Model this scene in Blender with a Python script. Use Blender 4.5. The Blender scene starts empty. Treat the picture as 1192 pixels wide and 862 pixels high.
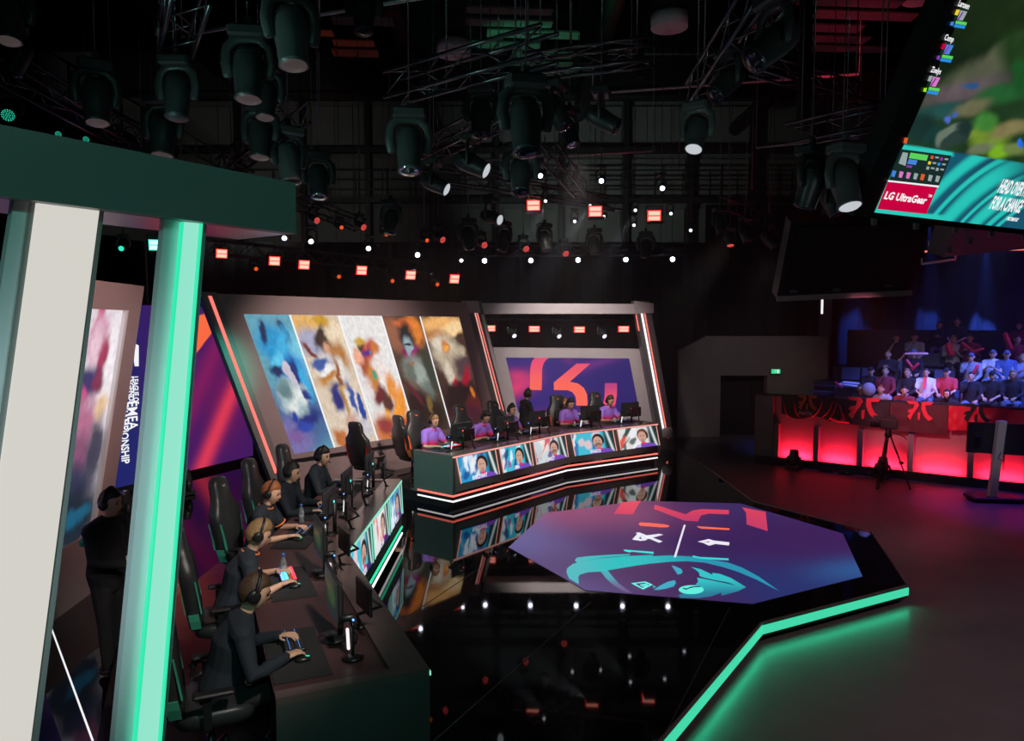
import bpy, math, random
import numpy as np
from mathutils import Vector, Matrix, Euler, noise as mnoise
random.seed(7)
PI = math.pi
sc = bpy.context.scene
C = sc.collection
# ------------------------------------------------------------------ camera
F, CX, CY, CAMZ = 850.0, 596.0, 431.0, 3.3
PITCH = math.atan(53 / 850.0)
cd = bpy.data.cameras.new('camera'); cam = bpy.data.objects.new('camera', cd); C.objects.link(cam)
cd.sensor_width = 36.0; cd.lens = F / 1192 * 36.0; cd.clip_end = 200; cd.clip_start = 0.05
cam.location = (0, 0, CAMZ); cam.rotation_euler = (PI / 2 - PITCH, 0, 0)
sc.camera = cam
sc.view_settings.view_transform = 'Standard'; sc.view_settings.look = 'None'
sc.view_settings.exposure = 0.0; sc.view_settings.gamma = 1.0; sc.view_settings.use_curve_mapping = False
sc.cycles.use_denoising = True
sc.cycles.max_bounces = 8; sc.cycles.glossy_bounces = 5; sc.cycles.diffuse_bounces = 3
sc.cycles.sample_clamp_indirect = 4.0
sc.cycles.volume_bounces = 0
# ------------------------------------------------------------------ world
w = bpy.data.worlds.new('world'); sc.world = w; w.use_nodes = True
w.node_tree.nodes['Background'].inputs[0].default_value = (0.55, 0.6, 0.7, 1)
w.node_tree.nodes['Background'].inputs[1].default_value = 0.004

def srgb(r, g=None, b=None):
    if g is None: r, g, b = r
    f = lambda c: (c / 255 / 12.92) if c / 255 <= .04045 else ((c / 255 + .055) / 1.055) ** 2.4
    return (f(r), f(g), f(b))

def spot(name, loc, tgt, power, col, angle=40, blend=.5, radius=.12):
    d = bpy.data.lights.new(name, 'SPOT'); d.energy = power; d.color = col
    d.spot_size = math.radians(angle); d.spot_blend = blend; d.shadow_soft_size = radius
    o = bpy.data.objects.new(name, d); C.objects.link(o); o.location = loc
    o.rotation_euler = (Vector(tgt) - Vector(loc)).to_track_quat('-Z', 'Y').to_euler()
    return o
def area(name, loc, tgt, power, col, sx, sy):
    d = bpy.data.lights.new(name, 'AREA'); d.energy = power; d.color = col; d.shape = 'RECTANGLE'; d.size = sx; d.size_y = sy
    o = bpy.data.objects.new(name, d); C.objects.link(o); o.location = loc
    o.rotation_euler = (Vector(tgt) - Vector(loc)).to_track_quat('-Z', 'Y').to_euler()
    return o
W_EDGE = (-5.2, 13.2, 2.4)
WARM = (1.0, .88, .80); TEAL = (.06, 1.0, .62); RED = (1.0, .03, .06); PINK = (1.0, .18, .3); BLUE = (.05, .12, 1.0)
# stage washes of the rig, with added fill spots among them
spot('teal_wash_front', (1.5, -3.5, 6.5), (-1.6, 3.2, 3.6), 420, (.30, 1.0, .80), 42, .8, .3)
spot('teal_wash_desk', (2.5, -2.5, 7.0), (-1.2, 5.2, .4), 34, (.25, 1.0, .78), 22, .8, .3)
spot('teal_wash_far_desk', (-4.5, 4.5, 7.0), (-1.5, 13.3, .6), 2600, (.30, 1, .78), 12, .6, .2)
for i, (x, y) in enumerate([(-2.0, 5.2), (-2.3, 6.9), (-2.6, 8.6), (-2.6, 10.4)]):
    spot('player_key', (x + 2.5, y - 2.6, 4.9), (x - .1, y + .1, 1.25), 640, WARM, 27, .7, .15)
for i, (x, y) in enumerate([(-1.3, 13.9), (.2, 15.6), (2.0, 17.0)]):
    spot('team_key', (x + 2.0, y - 4.0, 5.0), (x, y, 1.2), 620, WARM, 30, .7, .15)
spot('video_wall_wash', (-.1, 11.5, 5.0), (-3.4, 15.2, 2.0), 1500, (1, .72, .66), 62, .9, .2)
spot('near_video_wall_wash', (-1.3, 8.3, 5.0), (-5.4, 9.5, 2.6), 700, (1, .6, .55), 60, .9, .2)
spot('archway_wash', (1.2, 13.5, 6.3), (1.6, 19.6, 2.0), 1900, (1, .86, .82), 45, .9, .2)
spot('beam_kicker', (-.2, 5.4, 6.0), (-1.0, 2.9, 3.5), 20, (1, .2, .25), 30, .8, .1)
spot('floor_wash_red', (7.5, 14.6, 6.2), (6.7, 14.9, -.2), 210, (1, .08, .12), 62, .9, .2)
spot('floor_wash_magenta', (8.8, 12.6, 6.2), (7.4, 13.2, -.2), 150, (1, .03, .28), 55, .9, .2)
spot('floor_wash_violet', (10.5, 14.4, 6.2), (9.9, 13.9, -.2), 900, (.16, .06, 1), 40, .9, .2)
spot('floor_wash_pale', (6.5, 2.0, 6.8), (5.6, 6.5, -.2), 900, (1, .72, .74), 75, .95, .4)
spot('floor_wash_dim', (7.0, 9.5, 6.8), (7.2, 8.6, -.2), 650, (1, .5, .58), 80, .95, .4)
for x, y, tx, ty, p in ((10.6, 14.6, 9.7, 18.1, 3400), (12.4, 14.0, 11.2, 17.2, 4000), (12.6, 19.6, 11.8, 19.2, 200), (14.6, 15.0, 12.8, 17.6, 1600)):
    spot('crowd_blue_wash', (x, y, 6.6), (tx, ty, 1.5), p, (.10, .17, 1.0), 38, .8, .25)
spot('crowd_pale_wash', (8.5, 12.5, 6.6), (10.4, 17.8, 1.6), 800, (.62, .66, 1.0), 34, .8, .25)
spot('crowd_red_wash', (15.2, 14.0, 6.4), (12.0, 19.0, 2.8), 150, (1, .05, .1), 28, .8, .25)
spot('banner_fill', (5.6, 12.4, 4.2), (9.3, 16.6, 1.35), 1500, (1, .30, .38), 27, .8, .2)  # added fill so the banner prints come up bright
spot('video_wall_teal', (-2.0, 10.4, 4.6), W_EDGE, 1100, (.05, 1, .72), 19, .8, .2)
spot('masking_fill', (5.5, 15.5, 4.9), (7.4, 23, 1.6), 260, (1, .8, .78), 40, .9, .2)  # added fill to lift the grey masking wall
spot('rig_fill', (-4.2, 4.6, 3.9), (-.2, 9.0, 6.0), 150, (.45, 1, .86), 85, .9, .4)  # added fill, as are the next two, for bounce on hanging fixtures
spot('rig_fill', (3.4, 3.0, 2.4), (3.0, 9.5, 6.0), 90, (.7, .9, .9), 80, .9, .4)
spot('rig_fill', (-1.4, 1.0, 4.4), (-4.0, 7.8, 6.6), 25, (.4, .9, .85), 85, .9, .4)
spot('desk_front_fill', (3.6, 8.6, 3.2), (1.2, 15.3, .45), 330, (1, .82, .80), 30, .8, .2)  # added fill on the far desk's front panels
spot('portal_fill', (-.4, -1.2, 2.5), (-1.5, 2.6, 2.7), 360, (.72, .95, 1.0), 26, .8, .3)  # added fill to brighten the pillar cheeks
spot('beam_fill_red', (-1.0, 4.0, .3), (-1.05, 2.75, 3.67), 60, (1, .05, .12), 13, .8, .05)  # added spot from below, for reflected red along the beam's underside
spot('beam_fill_white', (-.5, 4.2, .3), (-.8, 3.0, 3.67), 40, (.9, .9, 1), 9, .8, .05)  # added likewise, for the pale part of that underside
spot('post_fill', (8.4, 9.0, 5.4), (9.75, 14.6, .9), 230, (1, .9, .92), 11, .8, .2)  # added fill for the white post of the screen stand
spot('roof_green', (.0, 15.6, 7.4), (.3, 17.6, 9.7), 150, (.05, 1, .5), 75, .6, .1)
spot('roof_orange', (-3.9, 15.6, 7.4), (-3.9, 17.2, 9.7), 60, (1, .12, .03), 50, .6, .1)
spot('roof_red', (6.9, 14.6, 7.4), (7.2, 16.5, 9.7), 60, (1, .04, .10), 70, .6, .1)
spot('back_wall_haze', (1.0, 24.2, 6.0), (3.5, 31.5, 10.0), 760, (.55, .72, .68), 95, .9, .4)
spot('back_wall_left', (-7.0, 20.6, 7.0), (-12, 31.5, 9.0), 480, (.75, .8, .72), 95, .9, .4)

# ------------------------------------------------------------------ geometry of the view (pixel of the 1192x862 frame -> point in the place)
cp, sp = math.cos(PITCH), math.sin(PITCH)
def ray(x, y):
    u = (x - CX) / F; v = (CY - y) / F
    return Vector((u, cp + v * sp, -sp + v * cp))
EYE = Vector((0, 0, CAMZ))
def P(x, y, z=0.0):                      # on the level plane z
    r = ray(x, y); return EYE + r * ((z - CAMZ) / r.z)
def Q(x, y, Y):                          # on the upright plane at depth Y
    r = ray(x, y); return EYE + r * (Y / r.y)
def R(x, y, p0, n):                      # on any plane
    r = ray(x, y); return EYE + r * ((Vector(p0) - EYE).dot(n) / r.dot(n))

# ------------------------------------------------------------------ materials
M = {}
def mat(name, col, rough=.5, metal=0., emit=None, es=0., var=.0, scale=8., bump=0., alpha=None, trans=0., ior=1.45, spec=.5, coat=0.):
    m = bpy.data.materials.new(name); m.use_nodes = True; nt = m.node_tree; b = nt.nodes['Principled BSDF']
    b.inputs['Base Color'].default_value = (*col, 1); b.inputs['Roughness'].default_value = rough; b.inputs['Metallic'].default_value = metal
    b.inputs['IOR'].default_value = ior; b.inputs['Transmission Weight'].default_value = trans
    b.inputs['Specular IOR Level'].default_value = spec; b.inputs['Coat Weight'].default_value = coat
    if emit: b.inputs['Emission Color'].default_value = (*emit, 1); b.inputs['Emission Strength'].default_value = es
    if var or bump:
        tc = nt.nodes.new('ShaderNodeTexCoord'); n = nt.nodes.new('ShaderNodeTexNoise')
        n.inputs['Scale'].default_value = scale; n.inputs['Detail'].default_value = 4
        nt.links.new(tc.outputs['Object'], n.inputs['Vector'])
        if var:
            mx = nt.nodes.new('ShaderNodeMix'); mx.data_type = 'RGBA'
            mx.inputs[6].default_value = (*[c * (1 - var) for c in col], 1); mx.inputs[7].default_value = (*[min(1, c * (1 + var)) for c in col], 1)
            nt.links.new(n.outputs[0], mx.inputs[0]); nt.links.new(mx.outputs[2], b.inputs['Base Color'])
        if bump:
            bp = nt.nodes.new('ShaderNodeBump'); bp.inputs['Strength'].default_value = bump; bp.inputs['Distance'].default_value = .01
            nt.links.new(n.outputs[0], bp.inputs['Height']); nt.links.new(bp.outputs[0], b.inputs['Normal'])
    M[name] = m
    return m
def emat(name, col, s=1.0):
    return mat(name, (0.01, .01, .01), .4, 0, col, s)
mat('stage_gloss', (.004, .004, .005), .03, var=.3, scale=3, spec=.5, ior=1.55)
mat('house_floor', (.115, .10, .105), .42, var=.28, scale=2.2, bump=.12)
mat('black_trim', (.012, .012, .013), .45, var=.2)
mat('edge_metal', (.30, .25, .23), .32, .7, var=.1)
mat('desk_body', (.13, .12, .12), .42, .1, var=.12, scale=5)
mat('desk_lip', (.20, .13, .125), .24, .1, var=.12, scale=3)
mat('desk_top', (.085, .038, .040), .45, var=.2, scale=4)
mat('desk_plinth', (.025, .016, .017), .22, .2, var=.1)
mat('frame_bronze', (.30, .24, .24), .42, .15, var=.12, scale=1.5)
mat('frame_silver', (.58, .54, .54), .38, .15, var=.1, scale=1.5)
mat('frame_dark', (.12, .115, .115), .4, .2, var=.1)
mat('portal_green', (.185, .20, .195), .45, .2, var=.10, scale=1.2)
mat('portal_metal', (.66, .70, .72), .30, .15, var=.08, scale=2)
mat('curtain', (.018, .018, .021), .95, var=.3, scale=6, bump=.3)
mat('hall_wall', (.10, .10, .095), .9, var=.25, scale=1.3)
mat('hall_panel', (.13, .125, .115), .85, var=.25, scale=1.0)
mat('hall_steel', (.020, .020, .020), .5, .4, var=.2)
mat('roof_sheet', (.16, .15, .14), .6, .3, var=.2)
mat('concrete', (.20, .18, .17), .85, var=.2, scale=3, bump=.1)
mat('truss', (.13, .13, .14), .28, .9, var=.1)
mat('fixture', (.035, .037, .038), .38, .1, var=.15)
mat('fixture_grey', (.10, .105, .105), .36, .2, var=.15)
mat('duct_black', (.006, .006, .006), .7)
mat('diffuser', (.62, .58, .58), .55, var=.08)
mat('lens_dark', (.02, .02, .03), .05, .3)
mat('lens_glass', (.5, .6, .6), .08, .9)
emat('red_strip', (1.0, .16, .12), 1.5)
emat('red_neon', (1.0, .19, .16), 1.25)
emat('white_strip', (1.0, .95, .98), 1.3)
emat('pink_strip', (.95, .42, .36), 1.0)
emat('teal_strip', (.03, .80, .42), 1.0)
emat('teal_core', (.05, .62, .36), 1.1)
emat('teal_pale', (.33, .88, .68), .88)
emat('white_light', (.62, .60, .55), 1.05)
emat('red_flood', (1.0, .40, .31), 1.7)
emat('red_flood_rim', (1.0, .035, .02), 1.6)
emat('teal_flood', (.25, 1.0, .9), 3.0)
emat('white_spot', (.80, .82, 1.0), 14.0)
emat('white_spot_soft', (.80, .85, 1.0), 2.0)
emat('lens_pale', (.75, .8, .85), .7)
emat('lens_glint', (1, .75, .74), .05)  # faint emission painted in for the glint on the glass
emat('red_dot', (1.0, .10, .09), 2.2)
emat('teal_dot', (.03, .8, .5), 1.1)
emat('amber_lens', (1.0, .12, .02), .8)
emat('exit_green', (.03, .55, .22), 1.3)
emat('letter_white', (.92, .92, .95), 1.0)
emat('blue_led', (.1, .3, 1.0), 3.0)
emat('cyan_led', (.1, .9, .8), 2.0)
emat('red_led', (1, .03, .06), 3.0)
mat('skin', srgb(205, 160, 135), .5, var=.06, scale=30)
mat('skin_tan', srgb(180, 132, 105), .5, var=.06, scale=30)
mat('eye', (.01, .008, .007), .2)
mat('lip', srgb(165, 95, 85), .5)
mat('hair_brown', srgb(70, 48, 32), .6, var=.35, scale=60, bump=.6)
mat('hair_dark', srgb(28, 22, 20), .6, var=.35, scale=60, bump=.6)
mat('hair_ginger', srgb(135, 75, 38), .6, var=.35, scale=60, bump=.6)
mat('hair_fair', srgb(132, 102, 66), .6, var=.35, scale=60, bump=.6)
mat('navy_cloth', srgb(27, 34, 43), .85, var=.2, scale=12, bump=.3)
mat('black_cloth', (.013, .013, .015), .9, var=.25, scale=12, bump=.3)
mat('orange_trim', srgb(215, 110, 50), .7)
mat('white_cloth', (.62, .62, .64), .85, var=.08, scale=10)
mat('grey_cloth', (.30, .30, .34), .85, var=.12, scale=10)
mat('red_cloth', (.50, .03, .04), .85, var=.15, scale=10)
mat('dark_red_cloth', (.20, .02, .03), .85, var=.15, scale=10)
mat('blue_cloth', (.08, .13, .26), .85, var=.15, scale=10)
mat('denim', (.10, .14, .22), .85, var=.15, scale=20)
mat('tan_cloth', (.40, .33, .24), .85, var=.1, scale=10)
mat('plastic_black', (.012, .012, .013), .35, var=.1)
mat('plastic_dark', (.030, .030, .032), .45, var=.1)
mat('chair_leather', (.022, .025, .026), .40, var=.15, scale=14, bump=.15)
mat('chair_teal', srgb(60, 150, 125), .5)
mat('chair_orange', srgb(225, 95, 45), .5)
mat('chair_red', srgb(190, 40, 40), .5)
mat('mousepad', (.022, .022, .024), .8, var=.1)
mat('paper', (.75, .75, .76), .6)
mat('bottle_plastic', (.85, .92, .97), .08, trans=.85, ior=1.25)
mat('bottle_cap', srgb(70, 110, 190), .4)
mat('seat_blue', (.055, .07, .12), .55, var=.1)
mat('riser_dark', (.035, .035, .04), .6, var=.15)
mat('stand_white', (.62, .60, .60), .4, var=.05)
mat('banner_black', (.020, .012, .013), .55, var=.2, scale=9, bump=.4)
mat('banner_red', (.60, .012, .03), .35, var=.15, scale=7, bump=.35)
mat('banner_maroon', (.085, .010, .014), .6, var=.2, scale=8, bump=.3)
mat('print_red', (.85, .03, .05), .5)
mat('print_orange', srgb(205, 90, 40), .5)
mat('print_pale', srgb(225, 160, 165), .5)
mat('barrier_cloth', (.20, .15, .155), .7, var=.08, scale=6)
mat('boomstick_red', (.75, .03, .07), .4)
mat('green_print', srgb(40, 150, 120), .5)

# jersey: violet above with a pink band round the waist
def jersey(name, z0=.86):
    m = bpy.data.materials.new(name); m.use_nodes = True; nt = m.node_tree; b = nt.nodes['Principled BSDF']
    tc = nt.nodes.new('ShaderNodeTexCoord'); sx = nt.nodes.new('ShaderNodeSeparateXYZ'); n = nt.nodes.new('ShaderNodeTexNoise'); n.inputs['Scale'].default_value = 14
    nt.links.new(tc.outputs['Object'], sx.inputs[0]); nt.links.new(tc.outputs['Object'], n.inputs['Vector'])
    ad = nt.nodes.new('ShaderNodeMath'); ad.operation = 'MULTIPLY_ADD'; ad.inputs[1].default_value = .10; nt.links.new(n.outputs[0], ad.inputs[0]); nt.links.new(sx.outputs[2], ad.inputs[2])
    cr = nt.nodes.new('ShaderNodeValToRGB'); e = cr.color_ramp.elements; e[0].position = z0; e[0].color = (*srgb(235, 30, 95), 1); e[1].position = z0 + .10; e[1].color = (*srgb(150, 108, 215), 1)
    nt.links.new(ad.outputs[0], cr.inputs[0])
    mx = nt.nodes.new('ShaderNodeMix'); mx.data_type = 'RGBA'; mx.blend_type = 'MULTIPLY'; mx.inputs[0].default_value = .5
    nt.links.new(cr.outputs[0], mx.inputs[6]); nt.links.new(n.outputs[1], mx.inputs[7]); nt.links.new(cr.outputs[0], b.inputs['Base Color'])
    b.inputs['Roughness'].default_value = .7; M[name] = m
jersey('jersey')
# corrugated roof: wave bump
def corr(name, col):
    m = mat(name, col, .5, .3); nt = m.node_tree; b = nt.nodes['Principled BSDF']
    tc = nt.nodes.new('ShaderNodeTexCoord'); wv = nt.nodes.new('ShaderNodeTexWave'); wv.bands_direction = 'Y'; wv.inputs['Scale'].default_value = 1.2
    bp = nt.nodes.new('ShaderNodeBump'); bp.inputs['Strength'].default_value = 1; bp.inputs['Distance'].default_value = .12
    nt.links.new(tc.outputs['Object'], wv.inputs['Vector']); nt.links.new(wv.outputs[0], bp.inputs['Height']); nt.links.new(bp.outputs[0], b.inputs['Normal'])
corr('roof_corrugated', (.16, .15, .14))

# ------------------------------------------------------------------ mesh helpers
def basis(d, up=(0, 0, 1)):
    d = Vector(d).normalized(); up = Vector(up)
    if abs(d.dot(up)) > .98: up = Vector((0, 1, 0))
    a = d.cross(up).normalized(); b = a.cross(d).normalized()
    return a, b, d
class MB:
    def __init__(s): s.v = []; s.f = []; s.m = []; s.mi = 0; s.sm = []; s.smooth = False
    def add(s, vs, fs, mtx=None):
        o = len(s.v)
        s.v += [tuple(mtx @ Vector(v)) if mtx else tuple(v) for v in vs]
        s.f += [tuple(i + o for i in f) for f in fs]; s.m += [s.mi] * len(fs); s.sm += [s.smooth] * len(fs)
        return s
    def box(s, c, sz, rot=None, mtx=None, bev=0):
        x, y, z = [k / 2 for k in sz]
        if bev:
            vs = []
            for zz, k in ((-z, bev), (-z + bev, 0), (z - bev, 0), (z, bev)):
                X, Y = x - k, y - k
                vs += [(X - bev, Y, zz), (-X + bev, Y, zz), (-X, Y - bev, zz), (-X, -Y + bev, zz), (-X + bev, -Y, zz), (X - bev, -Y, zz), (X, -Y + bev, zz), (X, Y - bev, zz)]
            fs = [tuple(range(7, -1, -1)), tuple(range(24, 32))]
            for k in range(3):
                for j in range(8): fs.append((k * 8 + j, k * 8 + (j + 1) % 8, (k + 1) * 8 + (j + 1) % 8, (k + 1) * 8 + j))
        else:
            vs = [(-x, -y, -z), (x, -y, -z), (x, y, -z), (-x, y, -z), (-x, -y, z), (x, -y, z), (x, y, z), (-x, y, z)]
            fs = [(3, 2, 1, 0), (4, 5, 6, 7), (0, 1, 5, 4), (1, 2, 6, 5), (2, 3, 7, 6), (3, 0, 4, 7)]
        T = Matrix.Translation(c) @ (rot.to_matrix().to_4x4() if isinstance(rot, Euler) else (rot.to_4x4() if rot is not None else Matrix.Identity(4)))
        if mtx is not None: T = mtx @ T
        return s.add(vs, fs, T)
    def prism(s, poly, vec):                      # 3-D polygon pushed along vec
        n = len(poly); vec = Vector(vec); a = [Vector(p) for p in poly]
        nv = Vector((0, 0, 0))
        for i in range(n): nv += a[i].cross(a[(i + 1) % n])
        if nv.dot(vec) > 0: a.reverse()
        vs = a + [p + vec for p in a]
        fs = [tuple(range(n)), tuple(range(2 * n - 1, n - 1, -1))] + [(i, i + n, (i + 1) % n + n, (i + 1) % n)[::1] for i in range(n)]
        return s.add(vs, fs)
    def bar(s, a, b, w, h=None, up=(0, 0, 1)):
        h = h or w; a = Vector(a); b = Vector(b); x, y, d = basis(b - a, up)
        q = [x * w / 2 + y * h / 2, -x * w / 2 + y * h / 2, -x * w / 2 - y * h / 2, x * w / 2 - y * h / 2]
        return s.add([a + k for k in q] + [b + k for k in q], [(0, 1, 2, 3), (7, 6, 5, 4), (4, 5, 1, 0), (5, 6, 2, 1), (6, 7, 3, 2), (7, 4, 0, 3)])
    def tube(s, pts, r, n=8, cap=True, sm=True, round_=False):
        pts = [Vector(p) for p in pts]; k = len(pts); rr = list(r) if isinstance(r, (list, tuple)) else [r] * k
        rr = [np.array(e if isinstance(e, (list, tuple)) else (e, e), float) for e in rr]
        if round_:
            d0 = (pts[0] - pts[1]).normalized(); d1 = (pts[-1] - pts[-2]).normalized()
            e0 = float(min(rr[0])); e1 = float(min(rr[-1])); pts = [pts[0] + d0 * e0 * .9, pts[0] + d0 * e0 * .55] + pts + [pts[-1] + d1 * e1 * .55, pts[-1] + d1 * e1 * .9]
            rr = [rr[0] * .4, rr[0] * .8] + list(rr) + [rr[-1] * .8, rr[-1] * .4]; k = len(pts)
        vs = []; a = None
        for i in range(k):
            d = (pts[min(i + 1, k - 1)] - pts[max(i - 1, 0)]).normalized()
            if a is None: a, b, _ = basis(d)
            else:
                a = (a - d * a.dot(d)); a = a.normalized() if a.length > 1e-6 else basis(d)[0]
                b = a.cross(d).normalized()
            ex, ey = float(rr[i][0]), float(rr[i][1])
            for j in range(n):
                t = 2 * PI * j / n; vs.append(pts[i] + a * math.cos(t) * ex + b * math.sin(t) * ey)
        fs = []
        for i in range(k - 1):
            for j in range(n): fs.append((i * n + j, i * n + (j + 1) % n, (i + 1) * n + (j + 1) % n, (i + 1) * n + j))
        if cap: fs += [tuple(range(n - 1, -1, -1)), tuple(range((k - 1) * n, k * n))]
        o = s.smooth; s.smooth = sm; s.add(vs, fs); s.smooth = o
        return s
    def loft(s, rings, cap=True, sm=True):        # list of rings (equal length)
        n = len(rings[0]); vs = [v for r in rings for v in r]; fs = []
        for i in range(len(rings) - 1):
            for j in range(n): fs.append((i * n + j, i * n + (j + 1) % n, (i + 1) * n + (j + 1) % n, (i + 1) * n + j))
        if cap: fs += [tuple(range(n - 1, -1, -1)), tuple(range((len(rings) - 1) * n, len(rings) * n))]
        o = s.smooth; s.smooth = sm; s.add(vs, fs); s.smooth = o
        return s
    def lathe(s, prof, c=(0, 0, 0), axis=(0, 0, 1), n=20, sm=True, cap=True):   # prof: (r, h)
        a, b, d = basis(axis); c = Vector(c)
        return s.loft([[c + d * h + (a * math.cos(2 * PI * j / n) + b * math.sin(2 * PI * j / n)) * max(r, 1e-4) for j in range(n)] for r, h in prof], cap, sm)
    def ball(s, c, r, n=12, k=8, mtx=None):
        r = r if isinstance(r, (tuple, list)) else (r, r, r); c = Vector(c); rings = []
        for i in range(k + 1):
            t = PI * i / k; rings.append([Vector((r[0] * max(math.sin(t), .01) * math.cos(2 * PI * j / n), r[1] * max(math.sin(t), .01) * math.sin(2 * PI * j / n), -r[2] * math.cos(t))) for j in range(n)])
        rings = [[(c + (mtx @ p if mtx is not None else p)) for p in q] for q in rings]
        return s.loft(rings)
    def disc(s, c, r, nrm, n=16, t=.004):
        return s.lathe([(r, 0), (r, t)], c, nrm, n, False)
    def mesh(s, name, mats):
        me = bpy.data.meshes.new(name); me.from_pydata([tuple(v) for v in s.v], [], s.f); me.update()
        for m in (mats if isinstance(mats, (list, tuple)) else [mats]): me.materials.append(M[m])
        me.polygons.foreach_set('material_index', s.m); me.polygons.foreach_set('use_smooth', s.sm)
        return me
    def build(s, name, mats, parent=None, label=None):
        o = bpy.data.objects.new(name, s.mesh(name, mats)); C.objects.link(o)
        if parent: o.parent = parent
        if label: o['label'] = label
        return o
def tag(o, label=None, cat=None, group=None, kind=None):
    if label: o['label'] = label
    if cat: o['category'] = cat
    if group: o['group'] = group
    if kind: o['kind'] = kind
    return o
def thing(name, label, cat, loc=(0, 0, 0), rz=0, group=None):
    o = bpy.data.objects.new(name, None); C.objects.link(o); o.empty_display_size = .1
    o.location = loc; o.rotation_euler = (0, 0, rz); return tag(o, label, cat, group)
def struct(name, mb, m, label=None):
    return tag(mb.build(name, m), label, None, None, 'structure')
def dup(root, loc=None, rot=None, label=None, group=None):
    r = root.copy(); C.objects.link(r)
    if loc is not None: r.location = loc
    if rot is not None: r.rotation_euler = rot
    if label: r['label'] = label
    if group: r['group'] = group
    for ch in list(root.children):
        c = ch.copy(); C.objects.link(c); c.parent = r
        for g in list(ch.children):
            d = g.copy(); C.objects.link(d); d.parent = c
    return r
def text_into(mb, txt, o, ux, uy, h, shear=0., sx=1., bold=.0, thick=.002, align='LEFT'):
    """letters standing on the plane spanned by ux, uy (unit vectors); h = letter height"""
    cu = bpy.data.curves.new('t', 'FONT'); cu.body = txt; cu.size = h / .72; cu.offset = bold; cu.align_x = align; cu.resolution_u = 2
    ob = bpy.data.objects.new('t', cu); me = bpy.data.meshes.new_from_object(ob)
    o = Vector(o); ux = Vector(ux).normalized(); uy = Vector(uy).normalized(); n = ux.cross(uy)
    vs = [o + ux * (v.co.x * sx + v.co.y * shear) + uy * v.co.y + n * thick for v in me.vertices]
    mb.add(vs, [tuple(p.vertices) for p in me.polygons])
    bpy.data.meshes.remove(me); bpy.data.objects.remove(ob); bpy.data.curves.remove(cu)

# painted displays: colour stored on a fine grid, given off by the panel
def vnoise(x, y, seed=0):
    xi = np.floor(x).astype(int); yi = np.floor(y).astype(int); xf = x - xi; yf = y - yi
    h = lambda a, b: np.modf(np.abs(np.sin(a * 127.1 + b * 311.7 + seed * 74.7) * 43758.5453))[0]
    u = xf * xf * (3 - 2 * xf); v = yf * yf * (3 - 2 * yf)
    return (h(xi, yi) * (1 - u) + h(xi + 1, yi) * u) * (1 - v) + (h(xi, yi + 1) * (1 - u) + h(xi + 1, yi + 1) * u) * v
def fbm(x, y, seed=0, o=4):
    r = 0; a = .5
    for k in range(o): r = r + a * vnoise(x * 2 ** k, y * 2 ** k, seed + k); a *= .5
    return r
def mixc(c, col, m):
    col = np.array(srgb(col)); return c * (1 - m[..., None]) + col * m[..., None]
def sst(a, b, x):
    t = np.clip((x - a) / (b - a), 0, 1); return t * t * (3 - 2 * t)
def blob(c, u, v, cu, cv, ru, rv, col, ang=0., soft=.25, a=1.):
    du = u - cu; dv = v - cv; q = math.radians(ang)
    x = (du * math.cos(q) + dv * math.sin(q)) / ru; y = (-du * math.sin(q) + dv * math.cos(q)) / rv
    return mixc(c, col, a * (1 - sst(1 - soft, 1 + soft, np.sqrt(x * x + y * y))))
dm = bpy.data.materials.new('display'); dm.use_nodes = True
_b = dm.node_tree.nodes['Principled BSDF']; _a = dm.node_tree.nodes.new('ShaderNodeVertexColor'); _a.layer_name = 'Col'
_b.inputs['Base Color'].default_value = (.01, .01, .01, 1); _b.inputs['Roughness'].default_value = .35
dm.node_tree.links.new(_a.outputs[0], _b.inputs['Emission Color']); _b.inputs['Emission Strength'].default_value = 1.0
M['display'] = dm
fm = dm.copy(); M['floor_display'] = fm; _b2 = fm.node_tree.nodes['Principled BSDF']; _b2.inputs['Roughness'].default_value = .38; _b2.inputs['Specular IOR Level'].default_value = .25; _b2.inputs['Base Color'].default_value = (.004, .004, .004, 1)
def display(name, corner, nu, nv, func, parent, m='display'):
    """corner(u, v) -> point; func(u, v) -> colours (linear)"""
    us, vs = np.meshgrid(np.linspace(0, 1, nu), np.linspace(0, 1, nv))
    col = np.clip(func(us, vs), 0, 4).reshape(-1, 3)
    pts = [tuple(corner(float(a), float(b))) for a, b in zip(us.ravel(), vs.ravel())]
    fs = [(j * nu + i, j * nu + i + 1, (j + 1) * nu + i + 1, (j + 1) * nu + i) for j in range(nv - 1) for i in range(nu - 1)]
    me = bpy.data.meshes.new(name); me.from_pydata(pts, [], fs); me.update()
    at = me.color_attributes.new('Col', 'FLOAT_COLOR', 'POINT')
    at.data.foreach_set('color', np.concatenate([col, np.ones((len(col), 1))], 1).astype(np.float32).ravel())
    me.materials.append(M[m])
    o = bpy.data.objects.new(name, me); C.objects.link(o)
    if parent: o.parent = parent
    return o
def quad(bl, br, tr, tl):
    bl, br, tr, tl = map(Vector, (bl, br, tr, tl))
    return lambda u, v: (bl * (1 - u) + br * u) * (1 - v) + (tl * (1 - u) + tr * u) * v
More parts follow.
